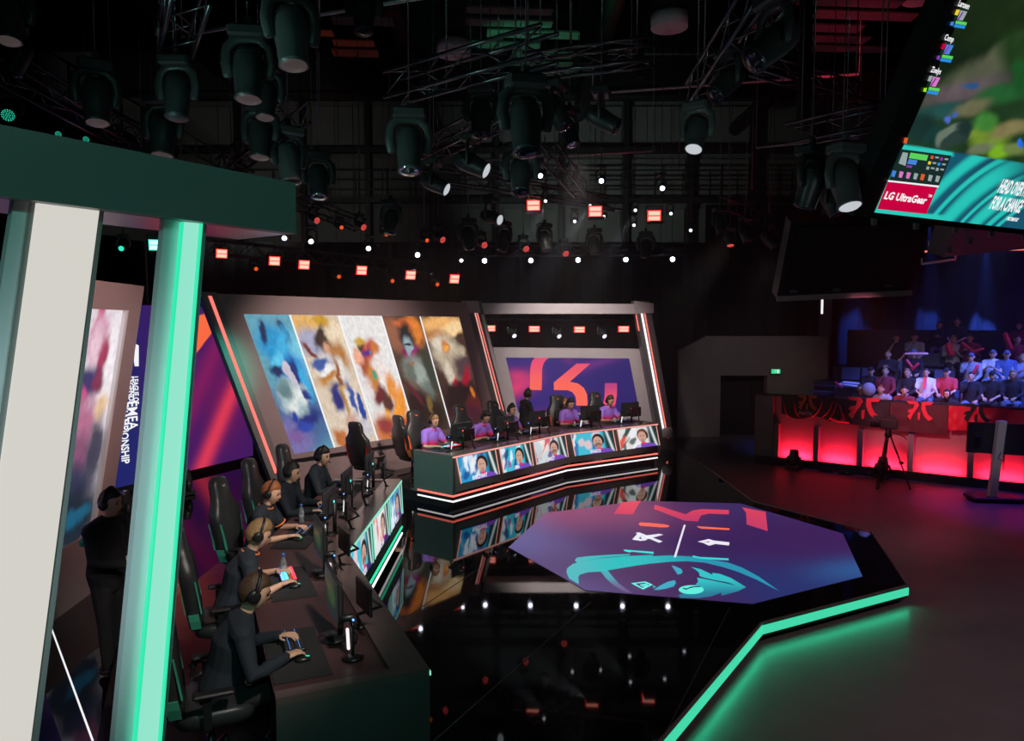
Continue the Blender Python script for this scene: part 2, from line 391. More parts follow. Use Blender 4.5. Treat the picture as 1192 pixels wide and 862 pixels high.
# ================================================================== SETTING
ZH = -.25                                   # hall floor lies a step under the stage
mb = MB(); mb.box((4, 14, ZH - .1), (44, 46, .2)); struct('floor', mb, 'house_floor')
stage = [(4.52, 22.5), (4.52, 19.35), (4.53, 13.53), (5.75, 11.48), (5.03, 9.09), (2.77, 7.91), (-.80, 2.74), (-2.6, .1), (-9.5, .1), (-9.5, 22.5)]
stroot = tag(thing('stage_platform', None, None), None, None, None, 'structure')
mb = MB(); mb.prism([(x, y, 0) for x, y in stage], (0, 0, -.16)); mb.build('stage_deck', 'stage_gloss', stroot)
def inset(poly, d):
    n = len(poly); out = []
    for i in range(n):
        a, b, c = Vector(poly[i - 1]), Vector(poly[i]), Vector(poly[(i + 1) % n])
        n1 = Vector((-(b - a).y, (b - a).x)).normalized(); n2 = Vector((-(c - b).y, (c - b).x)).normalized()
        m = (n1 + n2); m = m / max(.3, m.dot(n1)) if m.length > 1e-5 else n1
        out.append(b + m * d)
    return out
ins = inset(stage, -.28)
mb = MB(); mb.prism([(x, y, -.16) for x, y in ins], (0, 0, -.09)); mb.build('stage_base', 'black_trim', stroot)
mb = MB()
E3 = [(x, y) for x, y in stage[1:7]]
for a, b in zip(E3, E3[1:]):
    a = Vector((*a, .003)); b = Vector((*b, .003)); mb.bar(a, b, .03, .014)
mb.build('stage_nosing', 'edge_metal', stroot)
mb = MB()
for a, b in zip(stage[4:7], stage[5:8]):
    a = Vector((*a, -.075)); b = Vector((*b, -.075)); d = (b - a).normalized(); nn = Vector((-d.y, d.x, 0)) * -1
    mb.bar(a - nn * .006, b - nn * .006, .02, .095)
mb.build('light_strip', 'teal_core', stroot)
for a, b in zip(stage[4:7], stage[5:8]):     # the strip also shines down and out onto the hall floor
    a = Vector((*a, -.15)); b = Vector((*b, -.15)); d = (b - a).normalized(); nn = Vector((d.y, -d.x, 0)); nn = -nn if (oc_ := (Vector((3, 11, 0)) - a)).dot(nn) > 0 else nn
    m_ = (a + b) / 2 + nn * .04; L_ = (b - a).length
    area('strip_glow', m_, m_ + nn * .8 - Vector((0, 0, .35)), 1.1 * L_, (.03, 1, .5), L_ * .98, .03)
mb = MB()                                    # fine joints between the deck sheets
for a, b in (((688, 700), (505, 862)), ((850, 706), (770, 862)), ((600, 640), (690, 692)), ((470, 720), (560, 660))):
    a = P(*a) + Vector((0, 0, .0012)); b = P(*b) + Vector((0, 0, .0012)); mb.bar(a, b, .010, .002)
mb.build('deck_joint', 'plastic_dark', stroot)
mb = MB(); a = P(55, 718) + Vector((0, 0, .002)); b = P(108, 862) + Vector((0, 0, .002)); mb.bar(a, b, .014, .006)
a2 = P(53, 700) ; mb.build('deck_edging', 'letter_white', stroot)

# hall shell
mb = MB(); mb.box((4, 32.1, 7), (44, .3, 15)); struct('wall_back', mb, 'hall_wall')
mb = MB(); mb.box((-15.1, 14, 7), (.3, 36, 15)); struct('wall_left', mb, 'hall_wall')
mb = MB(); mb.box((25.1, 14, 7), (.3, 36, 15)); struct('wall_right', mb, 'hall_wall')
mb = MB(); mb.box((4, -6.1, 7), (44, .3, 15)); struct('wall_front', mb, 'hall_wall')
mb = MB(); mb.box((4, 14, 13.6), (44, 46, .2)); struct('ceiling', mb, 'roof_corrugated')
# wall cladding and frames on the back wall
mb = MB()
for i in range(13):
    for k, (z0, z1) in enumerate(((6.5, 8.3), (8.9, 10.4), (11.0, 12.6))):
        mb.box((-13 + i * 2.75, 31.88, (z0 + z1) / 2), (2.35, .1, z1 - z0))
struct('wall_back_panels', mb, 'hall_panel')
mb = MB()
for i in range(14): mb.box((-14.4 + i * 2.75, 31.6, 7), (.22, .3, 13))
for z in (6.2, 8.6, 10.7, 12.9): mb.box((4, 31.55, z), (40, .35, .22))
for i in range(30): mb.box((-13.5 + i * 1.15, 31.2, 9.2), (.06, .06, 1.1))
for z in (9.0, 9.4, 9.8): mb.box((4, 31.2, z), (38, .06, .06))
struct('wall_back_steelwork', mb, 'hall_steel')
mb = MB()
for y in (9, 13.5, 18, 22.5, 27):
    mb.box((4, y, 12.9), (40, .3, .12)); mb.box((4, y, 11.6), (40, .3, .12)); mb.box((4, y, 12.2), (40, .04, 1.2))
for x in (-12, -8, -4, 0, 4, 8, 12, 16, 20): mb.box((x, 15, 13.1), (.16, 32, .3))
for x, y in ((-9, 20), (-3, 26), (2.5, 24), (9, 26), (14, 24)): mb.tube([(x, y - 8, 11.2), (x, y + 4, 11.2)], .28, 12)
struct('ceiling_beams', mb, 'hall_steel')
mb = MB()                                    # walkway along the left wall, high up
mb.box((-11.5, 18, 8.6), (1.4, 26, .15))
for z in (9.1, 9.65): mb.bar((-10.8, 5, z), (-10.8, 31, z), .05)
for k in range(22): mb.bar((-10.8, 5 + k * 1.2, 8.6), (-10.8, 5 + k * 1.2, 9.65), .045)
struct('ceiling_walkway', mb, 'hall_steel')
for cx_, cy_, nb, wd_, seed in ((.3, 17.6, 7, 2.4, 1), (-3.9, 17.2, 4, 1.3, 2), (7.2, 16.6, 5, 2.6, 3)):  # boards added under the roof to catch the coloured roof spots
    mb = MB(); rnd = random.Random(seed)
    for k in range(nb): mb.box((cx_ + rnd.uniform(-.8, .8), cy_ + (k - nb / 2) * .62, 9.75), (wd_ * rnd.uniform(.6, 1), .34, .04), Euler((rnd.uniform(-.1, .1), 0, .08)))
    struct('ceiling_slats', mb, 'roof_sheet')
# drapes behind the set
mb = MB()
def drape(pts, z0, z1, step=.16, amp=.07):
    for a, b in zip(pts, pts[1:]):
        a = Vector((*a, 0)); b = Vector((*b, 0)); L = (b - a).length; n = max(2, int(L / step)); d = (b - a) / L; q = Vector((-d.y, d.x, 0))
        vs = []
        for i in range(n + 1):
            p = a + d * L * i / n + q * amp * math.sin(i * 1.57 + .3 * math.sin(i * .37)); vs += [p + Vector((0, 0, z0)), p + Vector((0, 0, z1))]
        for i in range(n + 1):
            p = Vector(vs[2 * i]) + q * .03; vs += [(p.x, p.y, z0), (p.x, p.y, z1)]
        m = 2 * (n + 1)
        mb.add(vs, [(2 * i, 2 * i + 2, 2 * i + 3, 2 * i + 1) for i in range(n)] + [(m + 2 * i + 1, m + 2 * i + 3, m + 2 * i + 2, m + 2 * i) for i in range(n)] + [(2 * i + 1, 2 * i + 3, m + 2 * i + 3, m + 2 * i + 1) for i in range(n)])
drape([(-13.5, 9.0), (-11.5, 23.2), (6.2, 23.2)], 0.0, 5.9)
dr = mb.build('stage_drape', 'curtain'); tag(dr, 'long black pleated drape hanging behind the whole stage set', 'curtain')
mb = MB(); drape([(6.3, 24.0), (20.5, 24.0)], ZH, 7.2)
dr = mb.build('stage_drape', 'curtain'); tag(dr, 'dark pleated drape hanging behind the top row of the grandstand', 'curtain')

# grey masking wall with the dark passage, on the way to the grandstand
Yw = 23.0
wt = [Q(790, 408, Yw), Q(822, 391, Yw), Q(960, 391, Yw)]
xl, xr = Q(790, 408, Yw).x, Q(965, 391, Yw).x
ox0, ox1, oz = Q(839, 437, Yw).x, Q(893, 437, Yw).x, Q(839, 437, Yw).z
mb = MB()
mb.prism([(xl, Yw, ZH), (ox0, Yw, ZH), (ox0, Yw, oz), (ox0, Yw, wt[1].z), (wt[1].x, Yw, wt[1].z), (xl, Yw, wt[0].z)], (0, .3, 0))
mb.prism([(ox0, Yw, oz), (ox1, Yw, oz), (ox1, Yw, wt[1].z), (ox0, Yw, wt[1].z)], (0, .3, 0))
mb.prism([(ox1, Yw, ZH), (xr, Yw, ZH), (xr, Yw, wt[1].z), (ox1, Yw, wt[1].z)], (0, .3, 0))
struct('wall_masking', mb, 'concrete')
mb = MB(); mb.box(((ox0 + ox1) / 2, Yw + .5, (ZH + oz) / 2), (ox1 - ox0 + .1, .05, oz - ZH))
mb.box((ox0 + (ox1 - ox0) * .78, Yw + .46, (ZH + oz) / 2), (.03, .05, (oz - ZH) * .8)); struct('door_1', mb, 'curtain')
ex = thing('exit_sign', 'small green illuminated exit sign above the dark passage', 'sign')
c = Q(903, 432, Yw - .08)
mb = MB(); mb.box(c + Vector((0, .02, 0)), (.32, .05, .18)); mb.build('sign_box', 'plastic_dark', ex)
mb = MB(); mb.box(c + Vector((0, -.012, 0)), (.28, .01, .14)); mb.build('sign_face', 'exit_green', ex)
mb = MB(); yy = c.y - .022                    # running figure and door pictogram
mb.box((c.x + .06, yy, c.z), (.05, .004, .10)); mb.ball((c.x - .02, yy, c.z + .04), (.012, .003, .012), 8, 4)
mb.bar((c.x - .02, yy, c.z + .025), (c.x - .035, yy, c.z - .01), .012, .004); mb.bar((c.x - .035, yy, c.z - .01), (c.x - .01, yy, c.z - .045), .012, .004); mb.bar((c.x - .035, yy, c.z - .01), (c.x - .065, yy, c.z - .035), .012, .004)
mb.build('pictogram', 'letter_white', ex)

# ================================================================== FLOOR SCREEN (octagon)
octo = [P(*p) for p in ((592, 637), (635, 597), (744, 583), (862, 586), (981, 621), (1004, 671), (876, 703), (681, 687))]
oc = sum(octo, Vector()) / 8
fl = thing('floor_screen', 'octagonal glowing purple screen set in the black stage floor', 'screen')
mb = MB(); mb.prism([(p.x, p.y, .004) for p in octo], (0, 0, -.02)); mb.build('screen_base', 'black_trim', fl)
def octcol(px, py):
    # colours by place in the octagon; px, py are metres
    x = px - oc.x; y = py - oc.y
    c = np.ones(x.shape + (3,)) * np.array(srgb(58, 34, 88))
    c = mixc(c, (92, 62, 108), sst(.6, -2.2, x) * .8)
    c = mixc(c, (142, 70, 108), sst(-.2, 1.7, y) * sst(1.6, -1.6, x) * .95)
    c = mixc(c, (100, 94, 150), sst(-1.2, -2.6, x + .25 * y) * .95)
    c = mixc(c, (80, 50, 92), np.exp(-((y + 1.3) / .8) ** 2) * sst(.6, -1., x) * .6)
    c = mixc(c, (38, 52, 110), sst(-.3, -2.0, y) * sst(-.4, .8, x) * .85)
    c = mixc(c, (44, 92, 150), np.exp(-((y + 1.65 - .32 * (x - 1.2)) / .40) ** 2) * sst(.9, 2.2, x) * .9)
    c = mixc(c, (66, 52, 104), np.exp(-((y - 2.0) / .8) ** 2) * sst(-.2, 1.2, x) * .5)
    return c
N = 70; vs = [(oc.x, oc.y, .006)]; fs = []
for r in range(1, N + 1):
    for k in range(8):
        for j in range(8):
            a = octo[k].lerp(octo[(k + 1) % 8], j / 8); p = oc.lerp(a, r / N); vs.append((p.x, p.y, .006))
for j in range(64): fs.append((0, 1 + (j + 1) % 64, 1 + j))
for r in range(1, N):
    o = 1 + (r - 1) * 64
    for j in range(64): fs.append((o + j, o + (j + 1) % 64, o + 64 + (j + 1) % 64, o + 64 + j))
me = bpy.data.meshes.new('display'); me.from_pydata(vs, [], fs); me.update()
ar = np.array(vs); col = octcol(ar[:, 0], ar[:, 1]) * 1.0
at = me.color_attributes.new('Col', 'FLOAT_COLOR', 'POINT'); at.data.foreach_set('color', np.concatenate([col, np.ones((len(col), 1))], 1).astype(np.float32).ravel())
me.materials.append(M['floor_display']); me.flip_normals() if me.polygons[10].normal.z < 0 else None
o = bpy.data.objects.new('display', me); C.objects.link(o); o.parent = fl
# graphics shown on the floor: polygons subdivided by shape, each its own colour
def fgraph(name, polys, colr, colf=None, z=.008):
    """polys: lists of photo points on the floor"""
    vs = []; fs = []
    for pl in polys:
        b = len(vs); q = [P(*p) for p in pl]; vs += [(p.x, p.y, z) for p in q]; fs.append(tuple(range(b, b + len(q))))
    me = bpy.data.meshes.new(name); me.from_pydata(vs, [], fs); me.update()
    for p in me.polygons:
        if p.normal.z < 0: p.flip()
    ar = np.array(vs)
    if colf: col = colf(ar[:, 0], ar[:, 1])
    else: col = np.ones((len(vs), 3)) * np.array(srgb(colr))
    at = me.color_attributes.new('Col', 'FLOAT_COLOR', 'POINT'); at.data.foreach_set('color', np.concatenate([col, np.ones((len(col), 1))], 1).astype(np.float32).ravel())
    me.materials.append(M['floor_display']); o = bpy.data.objects.new(name, me); C.objects.link(o); o.parent = fl; return o
A8 = lambda L: [(760 + x / 6.159, 570 + y / 6.159) for x, y in L]      # two traced sheets of the floor graphics
A5 = lambda L: [(600 + x / 6.156, 560 + y / 6.156) for x, y in L]
def ribbon(top, bot):                          # strip of quads between two traced edges
    return [[top[i], top[i + 1], bot[i + 1], bot[i]] for i in range(len(top) - 1)]
def tealf(x, y):
    c = np.ones(x.shape + (3,)) * np.array(srgb(40, 190, 190)); x = x - oc.x
    c = mixc(c, (78, 185, 190), sst(-1.2, -1.7, x)); return mixc(c, (44, 132, 172), sst(-.9, .2, x) * .8)
fgraph('emblem_hood', ribbon(A5([(455, 740), (450, 690), (462, 672), (520, 655), (610, 650), (700, 635), (860, 608), (985, 590)]),
                             A5([(385, 700), (365, 655), (372, 625), (410, 595), (480, 575), (610, 555), (780, 540), (985, 530)])), None, tealf)
fgraph('emblem_hood', ribbon(A8([(0, 478), (120, 472), (270, 480), (400, 500), (540, 524), (640, 560), (760, 625), (905, 728)]),
                             A8([(0, 530), (120, 518), (250, 514), (370, 524), (500, 555), (610, 590), (740, 645), (905, 728)])), None, tealf)
fgraph('emblem_brow', ribbon(A5([(425, 570), (440, 550), (520, 540), (700, 528), (820, 524)]), A5([(425, 572), (445, 588), (480, 575), (640, 548), (820, 534)])), None, tealf, .009)
fgraph('emblem_cheek', ribbon(A5([(612, 650), (650, 700), (700, 745), (770, 790), (830, 805)]), A5([(660, 640), (700, 690), (740, 735), (800, 778), (835, 803)])), None, lambda x, y: mixc(np.ones(x.shape + (3,)) * np.array(srgb(72, 175, 188)), (110, 90, 140), sst(-1.55, -2.1, y - oc.y)))
fgraph('emblem_eye', [A8([(132, 543), (165, 553), (200, 568), (214, 588), (205, 603), (178, 610), (158, 580)]),
                      A8([(5, 720), (50, 690), (105, 662), (155, 650), (166, 668), (150, 695), (90, 712), (40, 720)]), A8([(0, 685), (25, 700), (0, 706)])], (62, 172, 196))
fgraph('emblem_jaw', [A8([(270, 555), (345, 572), (428, 612), (425, 598), (480, 605), (560, 635), (668, 700), (600, 690), (545, 668), (440, 648), (360, 630), (335, 620), (330, 595), (300, 570)]),
                      A8([(316, 632), (420, 652), (545, 678), (600, 690), (668, 700), (610, 730), (490, 762), (492, 740), (420, 765), (330, 778), (190, 778), (200, 765), (170, 762), (240, 738), (300, 690), (325, 660)])], None,
       lambda x, y: mixc(np.ones(x.shape + (3,)) * np.array(srgb(52, 196, 200)), (44, 120, 150), sst(-1.75, -2.3, y - oc.y)))
def ell(cx, cy, rx, ry, n=28, a0=0, a1=360): return [(cx + rx * math.cos(math.radians(a0 + (a1 - a0) * i / n)), cy + ry * math.sin(math.radians(a0 + (a1 - a0) * i / n))) for i in range(n if a1 - a0 == 360 else n + 1)]
fgraph('sponsor_disc', [A8(ell(275, 720, 90, 32))], (96, 240, 222), None, .011)
fgraph('sponsor_mark', ribbon(A8([(215, 715), (240, 722), (262, 712), (300, 703), (340, 703)]), A8([(215, 708), (245, 712), (270, 700), (310, 694), (345, 698)])), (50, 40, 90), None, .013)
fgraph('sponsor_box', ribbon(A5([(828, 735), (930, 722), (985, 745), (915, 780), (828, 735)]), A5([(858, 738), (925, 731), (962, 746), (912, 770), (858, 738)])), (110, 245, 235), None, .011)
fgraph('sponsor_box', [A5([(890, 745), (940, 738), (950, 746), (900, 754)]), A5([(905, 757), (950, 748), (955, 753), (915, 765)])], (110, 245, 235), None, .011)
redf = lambda x, y: mixc(np.ones(x.shape + (3,)) * np.array(srgb(222, 68, 92)), (196, 60, 104), sst(1.9, 1.2, y - oc.y))
fgraph('emblem_bar', [A5([(728, 200), (760, 152), (900, 140), (860, 205), (840, 240), (705, 235)])], None, redf)
fgraph('emblem_arrow', [A8([(5, 138), (15, 108), (235, 178), (285, 150), (350, 140), (545, 146), (545, 178), (400, 172), (345, 186), (322, 228), (225, 222)])], None, redf)
fgraph('emblem_hook', [A8([(640, 128), (808, 160), (824, 298), (672, 250), (668, 165)])], None, redf)
fgraph('divider_line', [A8([(222, 252), (235, 254), (165, 487), (149, 486)])], (235, 232, 245))
fgraph('score_figure', [A8([(318, 262), (345, 265), (550, 278), (548, 290), (345, 280), (318, 268)]), A8([(285, 472), (310, 478), (340, 484), (543, 494), (543, 508), (345, 498), (285, 486)])], (255, 110, 80))
me = bpy.data.objects['score_figure'].data; ca = me.color_attributes['Col'].data
for i in range(6, 13): ca[i].color = (*srgb(60, 215, 215), 1)
fgraph('score_figure', ribbon(A5([(775, 492), (990, 508)]), A5([(778, 502), (990, 523)])) + [A5([(775, 492), (830, 498), (826, 514), (790, 506)])], (70, 220, 220))
th3 = [(553, 146), (560, 138), (600, 140), (660, 146), (684, 151), (680, 158), (650, 159), (600, 155), (560, 152)]
B8 = lambda L: [(590 + x / 3.612, 570 + y / 3.612) for x, y in L]
fgraph('score_figure', [B8(th3), B8([(556, 147), (612, 151), (616, 148), (640, 150), (648, 154), (676, 154), (660, 147), (600, 142)])], (245, 105, 88))
fgraph('sword_icon', [B8(q) for q in ([(527, 210), (552, 182), (572, 186), (548, 214)], [(540, 182), (556, 180), (655, 218), (640, 224)], [(560, 196), (640, 186), (658, 190), (572, 214)], [(527, 207), (550, 205), (590, 213), (560, 216)])], (232, 232, 245))
fgraph('sword_icon', [B8(q) for q in ([(802, 219), (848, 208), (866, 213), (824, 224)], [(824, 224), (850, 236), (876, 229), (846, 221)], [(850, 212), (936, 222), (934, 235), (852, 226)])], (238, 232, 245))

# ================================================================== DESKS
def offs(pl, d):                              # shift a polyline to its left by d
    out = []
    for i, p in enumerate(pl):
        p = Vector(p); ns = []
        if i > 0: e = (p - Vector(pl[i - 1])).normalized(); ns.append(Vector((-e.y, e.x)))
        if i < len(pl) - 1: e = (Vector(pl[i + 1]) - p).normalized(); ns.append(Vector((-e.y, e.x)))
        m = sum(ns, Vector((0, 0))) ; m = m / m.dot(ns[0]); out.append(p + m * d)
    return out
NEAR = [(-.56, 4.83), (-1.70, 7.41), (-1.68, 10.96)]
FAR = [(-1.06, 12.93), (1.20, 15.76), (3.48, 17.30)]
def portrait(seed, shirt, side):
    rnd = random.Random(seed)
    bg = [[(40, 150, 200), (225, 235, 245), (30, 70, 150), (235, 240, 245)], [(60, 190, 215), (120, 60, 140), (20, 40, 110), (235, 240, 250)], [(200, 215, 220), (90, 60, 150), (210, 60, 80), (245, 235, 230)],
          [(70, 190, 215), (235, 200, 205), (240, 245, 250), (60, 100, 170)], [(225, 225, 225), (230, 80, 60), (30, 70, 60), (240, 240, 245)]][seed % 5]
    def f(u, v):
        n = fbm(u * 6, v * 6, seed); c = np.ones(u.shape + (3,)) * np.array(srgb(bg[0]))
        for k in range(14):
            c = blob(c, u + .08 * (n - .5), v, rnd.uniform(0, .62), rnd.uniform(.1, 1), rnd.uniform(.03, .10), rnd.uniform(.15, .5), bg[rnd.randrange(4)], rnd.uniform(-25, 5), .25, .85)
        c = mixc(c, (26, 52, 50), sst(.70, .80, u)); c = mixc(c, (220, 235, 235), np.exp(-((u - .93 + .1 * v) / .03) ** 2))
        hx = side
        hr_ = [(34, 26, 24), (24, 20, 20), (44, 32, 26), (28, 24, 24), (92, 66, 44)][seed % 5]; c = blob(c, u, v, hx, .62, .140, .29, hr_, 0, .08)
        c = blob(c, u, v, hx + .10, .56, .04, .14, (16, 16, 18), 0, .1)
        c = blob(c, u, v, hx - .015, .52, .108, .27, (206, 160, 142), 0, .06); c = blob(c, u, v, hx - .015, .38, .085, .12, (96, 66, 56), 0, .3, .75 if seed % 5 in (2, 3) else 0.)
        c = blob(c, u, v, hx - .01, .28, .05, .10, (185, 135, 118), 0, .1)
        for q in (-.05, .025): c = blob(c, u, v, hx + q, .575, .016, .02, (40, 26, 24), 0, .2)
        c = blob(c, u, v, hx - .015, .40, .03, .015, (140, 80, 75), 0, .2)
        c = blob(c, u, v, hx + .05, -.06, .30, .27, shirt, 0, .06); c = blob(c, u, v, hx, .20, .07, .05, (228, 40, 100), 0, .1)
        return c
    return f
def desk(name, label, front, strip, names, shirt, zt=.97):
    root = thing(name, label, 'desk')
    back = offs(front, 1.0); L = lambda p, z: (p[0], p[1], z)
    n = len(front)
    mb = MB(); bo = offs(front, .0)
    for i in range(n - 1):                      # front boxes with real thickness
        f0, f1 = front[i], front[i + 1]; g = offs(front, .10)
        mb.prism([L(f0, .29), L(f1, .29), L(f1, zt - .05), L(f0, zt - .05)], (*(Vector(g[i]) + Vector(g[i + 1]) - Vector(f0) - Vector(f1)) / 2, 0))
    mb.build('front_panel', 'desk_body', root)
    for i in (0, n - 1):
        mb = MB()
        d = (Vector(front[1]) - Vector(front[0])).normalized() if i == 0 else -(Vector(front[-1]) - Vector(front[-2])).normalized()
        f0, b0 = Vector(front[i]), Vector(back[i]); mb.prism([L(f0, .20), L(b0, .20), L(b0, zt - .05), L(f0, zt - .05)], (d.x * .06, d.y * .06, 0)); mb.build('side_panel', 'desk_body', root)
    for i in range(n - 1):
        h = offs(front, .55)
        a, b = Vector(h[i]), Vector(h[i + 1]); dd = (b - a).normalized(); q = Vector((-dd.y, dd.x))
        for t in (.33, .67):
            p = a.lerp(b, t) ; mb = MB(); mb.prism([L(p - q * .4, .20), L(p + q * .25, .20), L(p + q * .25, zt - .06), L(p - q * .4, zt - .06)], (dd.x * .04, dd.y * .04, 0)); mb.build('support_panel', 'desk_body', root)
    lip = offs(front, .25)
    mb = MB()
    for i in range(n - 1): mb.prism([L(front[i], zt), L(front[i + 1], zt), L(lip[i + 1], zt), L(lip[i], zt)], (0, 0, -.05))
    d0 = (Vector(front[1]) - Vector(front[0])).normalized() * .10; d1 = (Vector(front[-1]) - Vector(front[-2])).normalized() * .10
    mb.prism([L(lip[0], zt), L(back[0], zt), L(Vector(back[0]) + d0, zt), L(Vector(lip[0]) + d0, zt)], (0, 0, -.05))
    mb.prism([L(lip[-1], zt), L(back[-1], zt), L(Vector(back[-1]) - d1, zt), L(Vector(lip[-1]) - d1, zt)], (0, 0, -.05))
    mb.build('rim', 'desk_lip', root)
    mb = MB(); s0, s1 = list(lip), list(back); s0[0] = Vector(lip[0]) + d0; s1[0] = Vector(back[0]) + d0; s0[-1] = Vector(lip[-1]) - d1; s1[-1] = Vector(back[-1]) - d1
    for i in range(n - 1): mb.prism([L(s0[i], zt - .02), L(s0[i + 1], zt - .02), L(s1[i + 1], zt - .02), L(s1[i], zt - .02)], (0, 0, -.03))
    mb.build('tabletop', 'desk_top', root)
    # riser under everybody with the two lit lines
    mb = MB(); r0 = offs(front, .10); r1 = offs(front, 2.15)
    for i in range(n - 1): mb.prism([L(r0[i], .20), L(r0[i + 1], .20), L(r1[i + 1], .20), L(r1[i], .20)], (0, 0, -.20))
    for i in range(n - 1): mb.prism([L(offs(front, .02)[i], .185), L(offs(front, .02)[i + 1], .185), L(r0[i + 1], .185), L(r0[i], .185)], (0, 0, -.03))
    mb.build('plinth', 'desk_plinth', root)
    def line(z, dd, th, m, nm):
        mb = MB(); q = offs(front, dd); e = offs(front, .9)
        for i in range(n - 1): mb.bar(L(q[i], z), L(q[i + 1], z), .02, th)
        mb.bar(L(q[0], z), L(Vector(q[0]).lerp(Vector(e[0]), 1), z), .02, th)
        return mb.build(nm, m, root)
    line(.232, -.005, .030, strip, 'light_strip'); line(.135, -.005, .026, 'white_strip', 'light_strip')
    mb = MB(); q = offs(front, -.004)
    for i in range(n - 1): mb.bar(L(q[i], zt - .035), L(q[i + 1], zt - .035), .012, .028)
    mb.build('edge_light', 'pink_strip' if strip == 'red_strip' else 'teal_pale', root)
    k = 0
    for i, tiles in enumerate(((( .02, .32), (.355, .62), (.655, .97)), ((.03, .47), (.52, .97)))):
        if name == 'team_desk' : tiles = ((.03, .47), (.52, .97)) if i == 0 else ((.02, .32), (.355, .65), (.685, .97))
        a = Vector(front[i]); b = Vector(front[i + 1]); d = (b - a).normalized(); nn = Vector((d.y, -d.x)); Lg = (b - a).length
        for t0, t1 in tiles:
            pt = lambda t, z, e=.008: Vector((*(a + d * (t * Lg + (zt - z) * .26) + nn * e), z))
            w_ = (t1 - t0) * Lg
            o = thing('x', None, None); bpy.data.objects.remove(o)
            mb = MB(); mb.prism([pt(t0, .915, .002), pt(t1, .915, .002), pt(t1, .43, .002), pt(t0, .43, .002)], (nn.x * .004, nn.y * .004, 0)); fr = mb.build('player_screen', 'plastic_black', root)
            display('display', quad(pt(t0, .43), pt(t1, .43), pt(t1, .915), pt(t0, .915)), 90, 54, portrait(k + (0 if strip == 'red_strip' else 6), shirt, .60), fr)
            mb = MB(); text_into(mb, names[k], pt(t0 + (.28 if k == 0 else .36) * (t1 - t0), .45, .014), (d.x, d.y, 0), (0, 0, 1), .075, -.1, .72, .003)
            if names[k]: mb.build('lettering', 'letter_white', fr)
            for t in (t0, t1): mb = MB(); mb.bar(pt(t, .43, .012), pt(t, .915, .012), .014, .014, (d.x, d.y, 0)); mb.build('screen_edge', 'pink_strip' if strip == 'red_strip' else 'teal_pale', fr)
            k += 1
    return root
desk('team_desk', 'long angled players desk with teal edge light, nearest the camera', NEAR, 'teal_strip', ['', '', 'LARSSEN', 'COMP', 'ZOELYS'], (60, 50, 120))
desk('rival_team_desk', 'long angled players desk with red edge light in front of the silver archway', FAR, 'red_strip', ['IRRELEVANT', 'ISMA', 'NISQY', 'EXAKICK', 'DOSS'], (116, 76, 184))
bpy.data.objects['rival_team_desk'].name = 'team_desk'

# ================================================================== VIDEO WALL (five pictures) behind the teams
W0 = Vector((-5.5, 12.9, 0)); Wd = Vector((.623, .783, 0)).normalized(); Wn = Vector((Wd.y, -Wd.x, 0)); LEAN = .375; ZT = 3.86
def W(s, z, e=0.0): return W0 + Wd * s + Wn * e + Vector((0, 0, z))
def WL(s, z, e=0.0): return W(s + LEAN * (ZT - z), z, e)           # leaning with the wall
vw = thing('video_wall', 'wide leaning video wall with five bright slanted pictures between the two desks', 'video wall')
SL = .84 - LEAN * (ZT - 3.52); cuts = [SL, 1.85 - LEAN * .36, 3.05 - LEAN * .42, 4.21 - LEAN * .38, 5.40 - LEAN * .38, 6.60]; SB, ST = .74, 3.50
mb = MB()
fr0, fr1 = .28, 7.0
mb.prism([WL(fr0, ZT), WL(fr1, ZT), WL(fr1, ST), WL(fr0, ST)], -Wn * .3)
mb.prism([WL(fr0, SB), WL(fr1, SB), WL(fr1, 0), WL(fr0, 0)], -Wn * .3)
mb.prism([WL(fr0, ST), WL(cuts[0], ST), WL(cuts[0], SB), WL(fr0, SB)], -Wn * .3)
mb.prism([WL(cuts[-1], ST), WL(fr1, ST), WL(fr1, SB), WL(cuts[-1], SB)], -Wn * .3)
mb.build('frame', 'frame_bronze', vw)
mb = MB(); mb.bar(WL(fr0 + .1, .62, .02), WL(fr1, .50, .02), .03, .06); mb.build('cable_line', 'plastic_black', vw)
mb = MB(); mb.prism([WL(-.03, ZT + .02, .10), WL(fr0 + .0, ZT + .02, .10), WL(fr0 + .0, 0, .10), WL(-.03, 0, .10)], -Wn * .14); mb.build('edge_column', 'portal_green', vw)
mb = MB(); mb.prism([WL(.09, ZT - .05, .115), WL(.15, ZT - .05, .115), WL(.15, .45, .115), WL(.09, .45, .115)], -Wn * .02); mb.build('neon_line', 'red_neon', vw)
mb = MB(); mb.prism([WL(cuts[0], ST, -.03), WL(cuts[-1], ST, -.03), WL(cuts[-1], SB, -.03), WL(cuts[0], SB, -.03)], -Wn * .12); mb.build('screen_back', 'plastic_black', vw)
def painter(base, items, seed, warp=.06):
    def f(u, v):
        wx = (fbm(u * 7 + seed, v * 15, seed) - .5) * warp * 2.4; wy = (fbm(u * 7, v * 15 + 3, seed + 9) - .5) * warp * 1.1
        U = u + wx; V = v + wy; c = np.ones(u.shape + (3,)) * np.array(srgb(base))
        for it in items: c = blob(c, U, V, *(list(it) + [0., .45][len(it) - 5:] if len(it) < 7 else it))
        n = fbm(u * 22, v * 40, seed + 5, 3); return c * (.78 + .46 * n)[..., None]
    return f
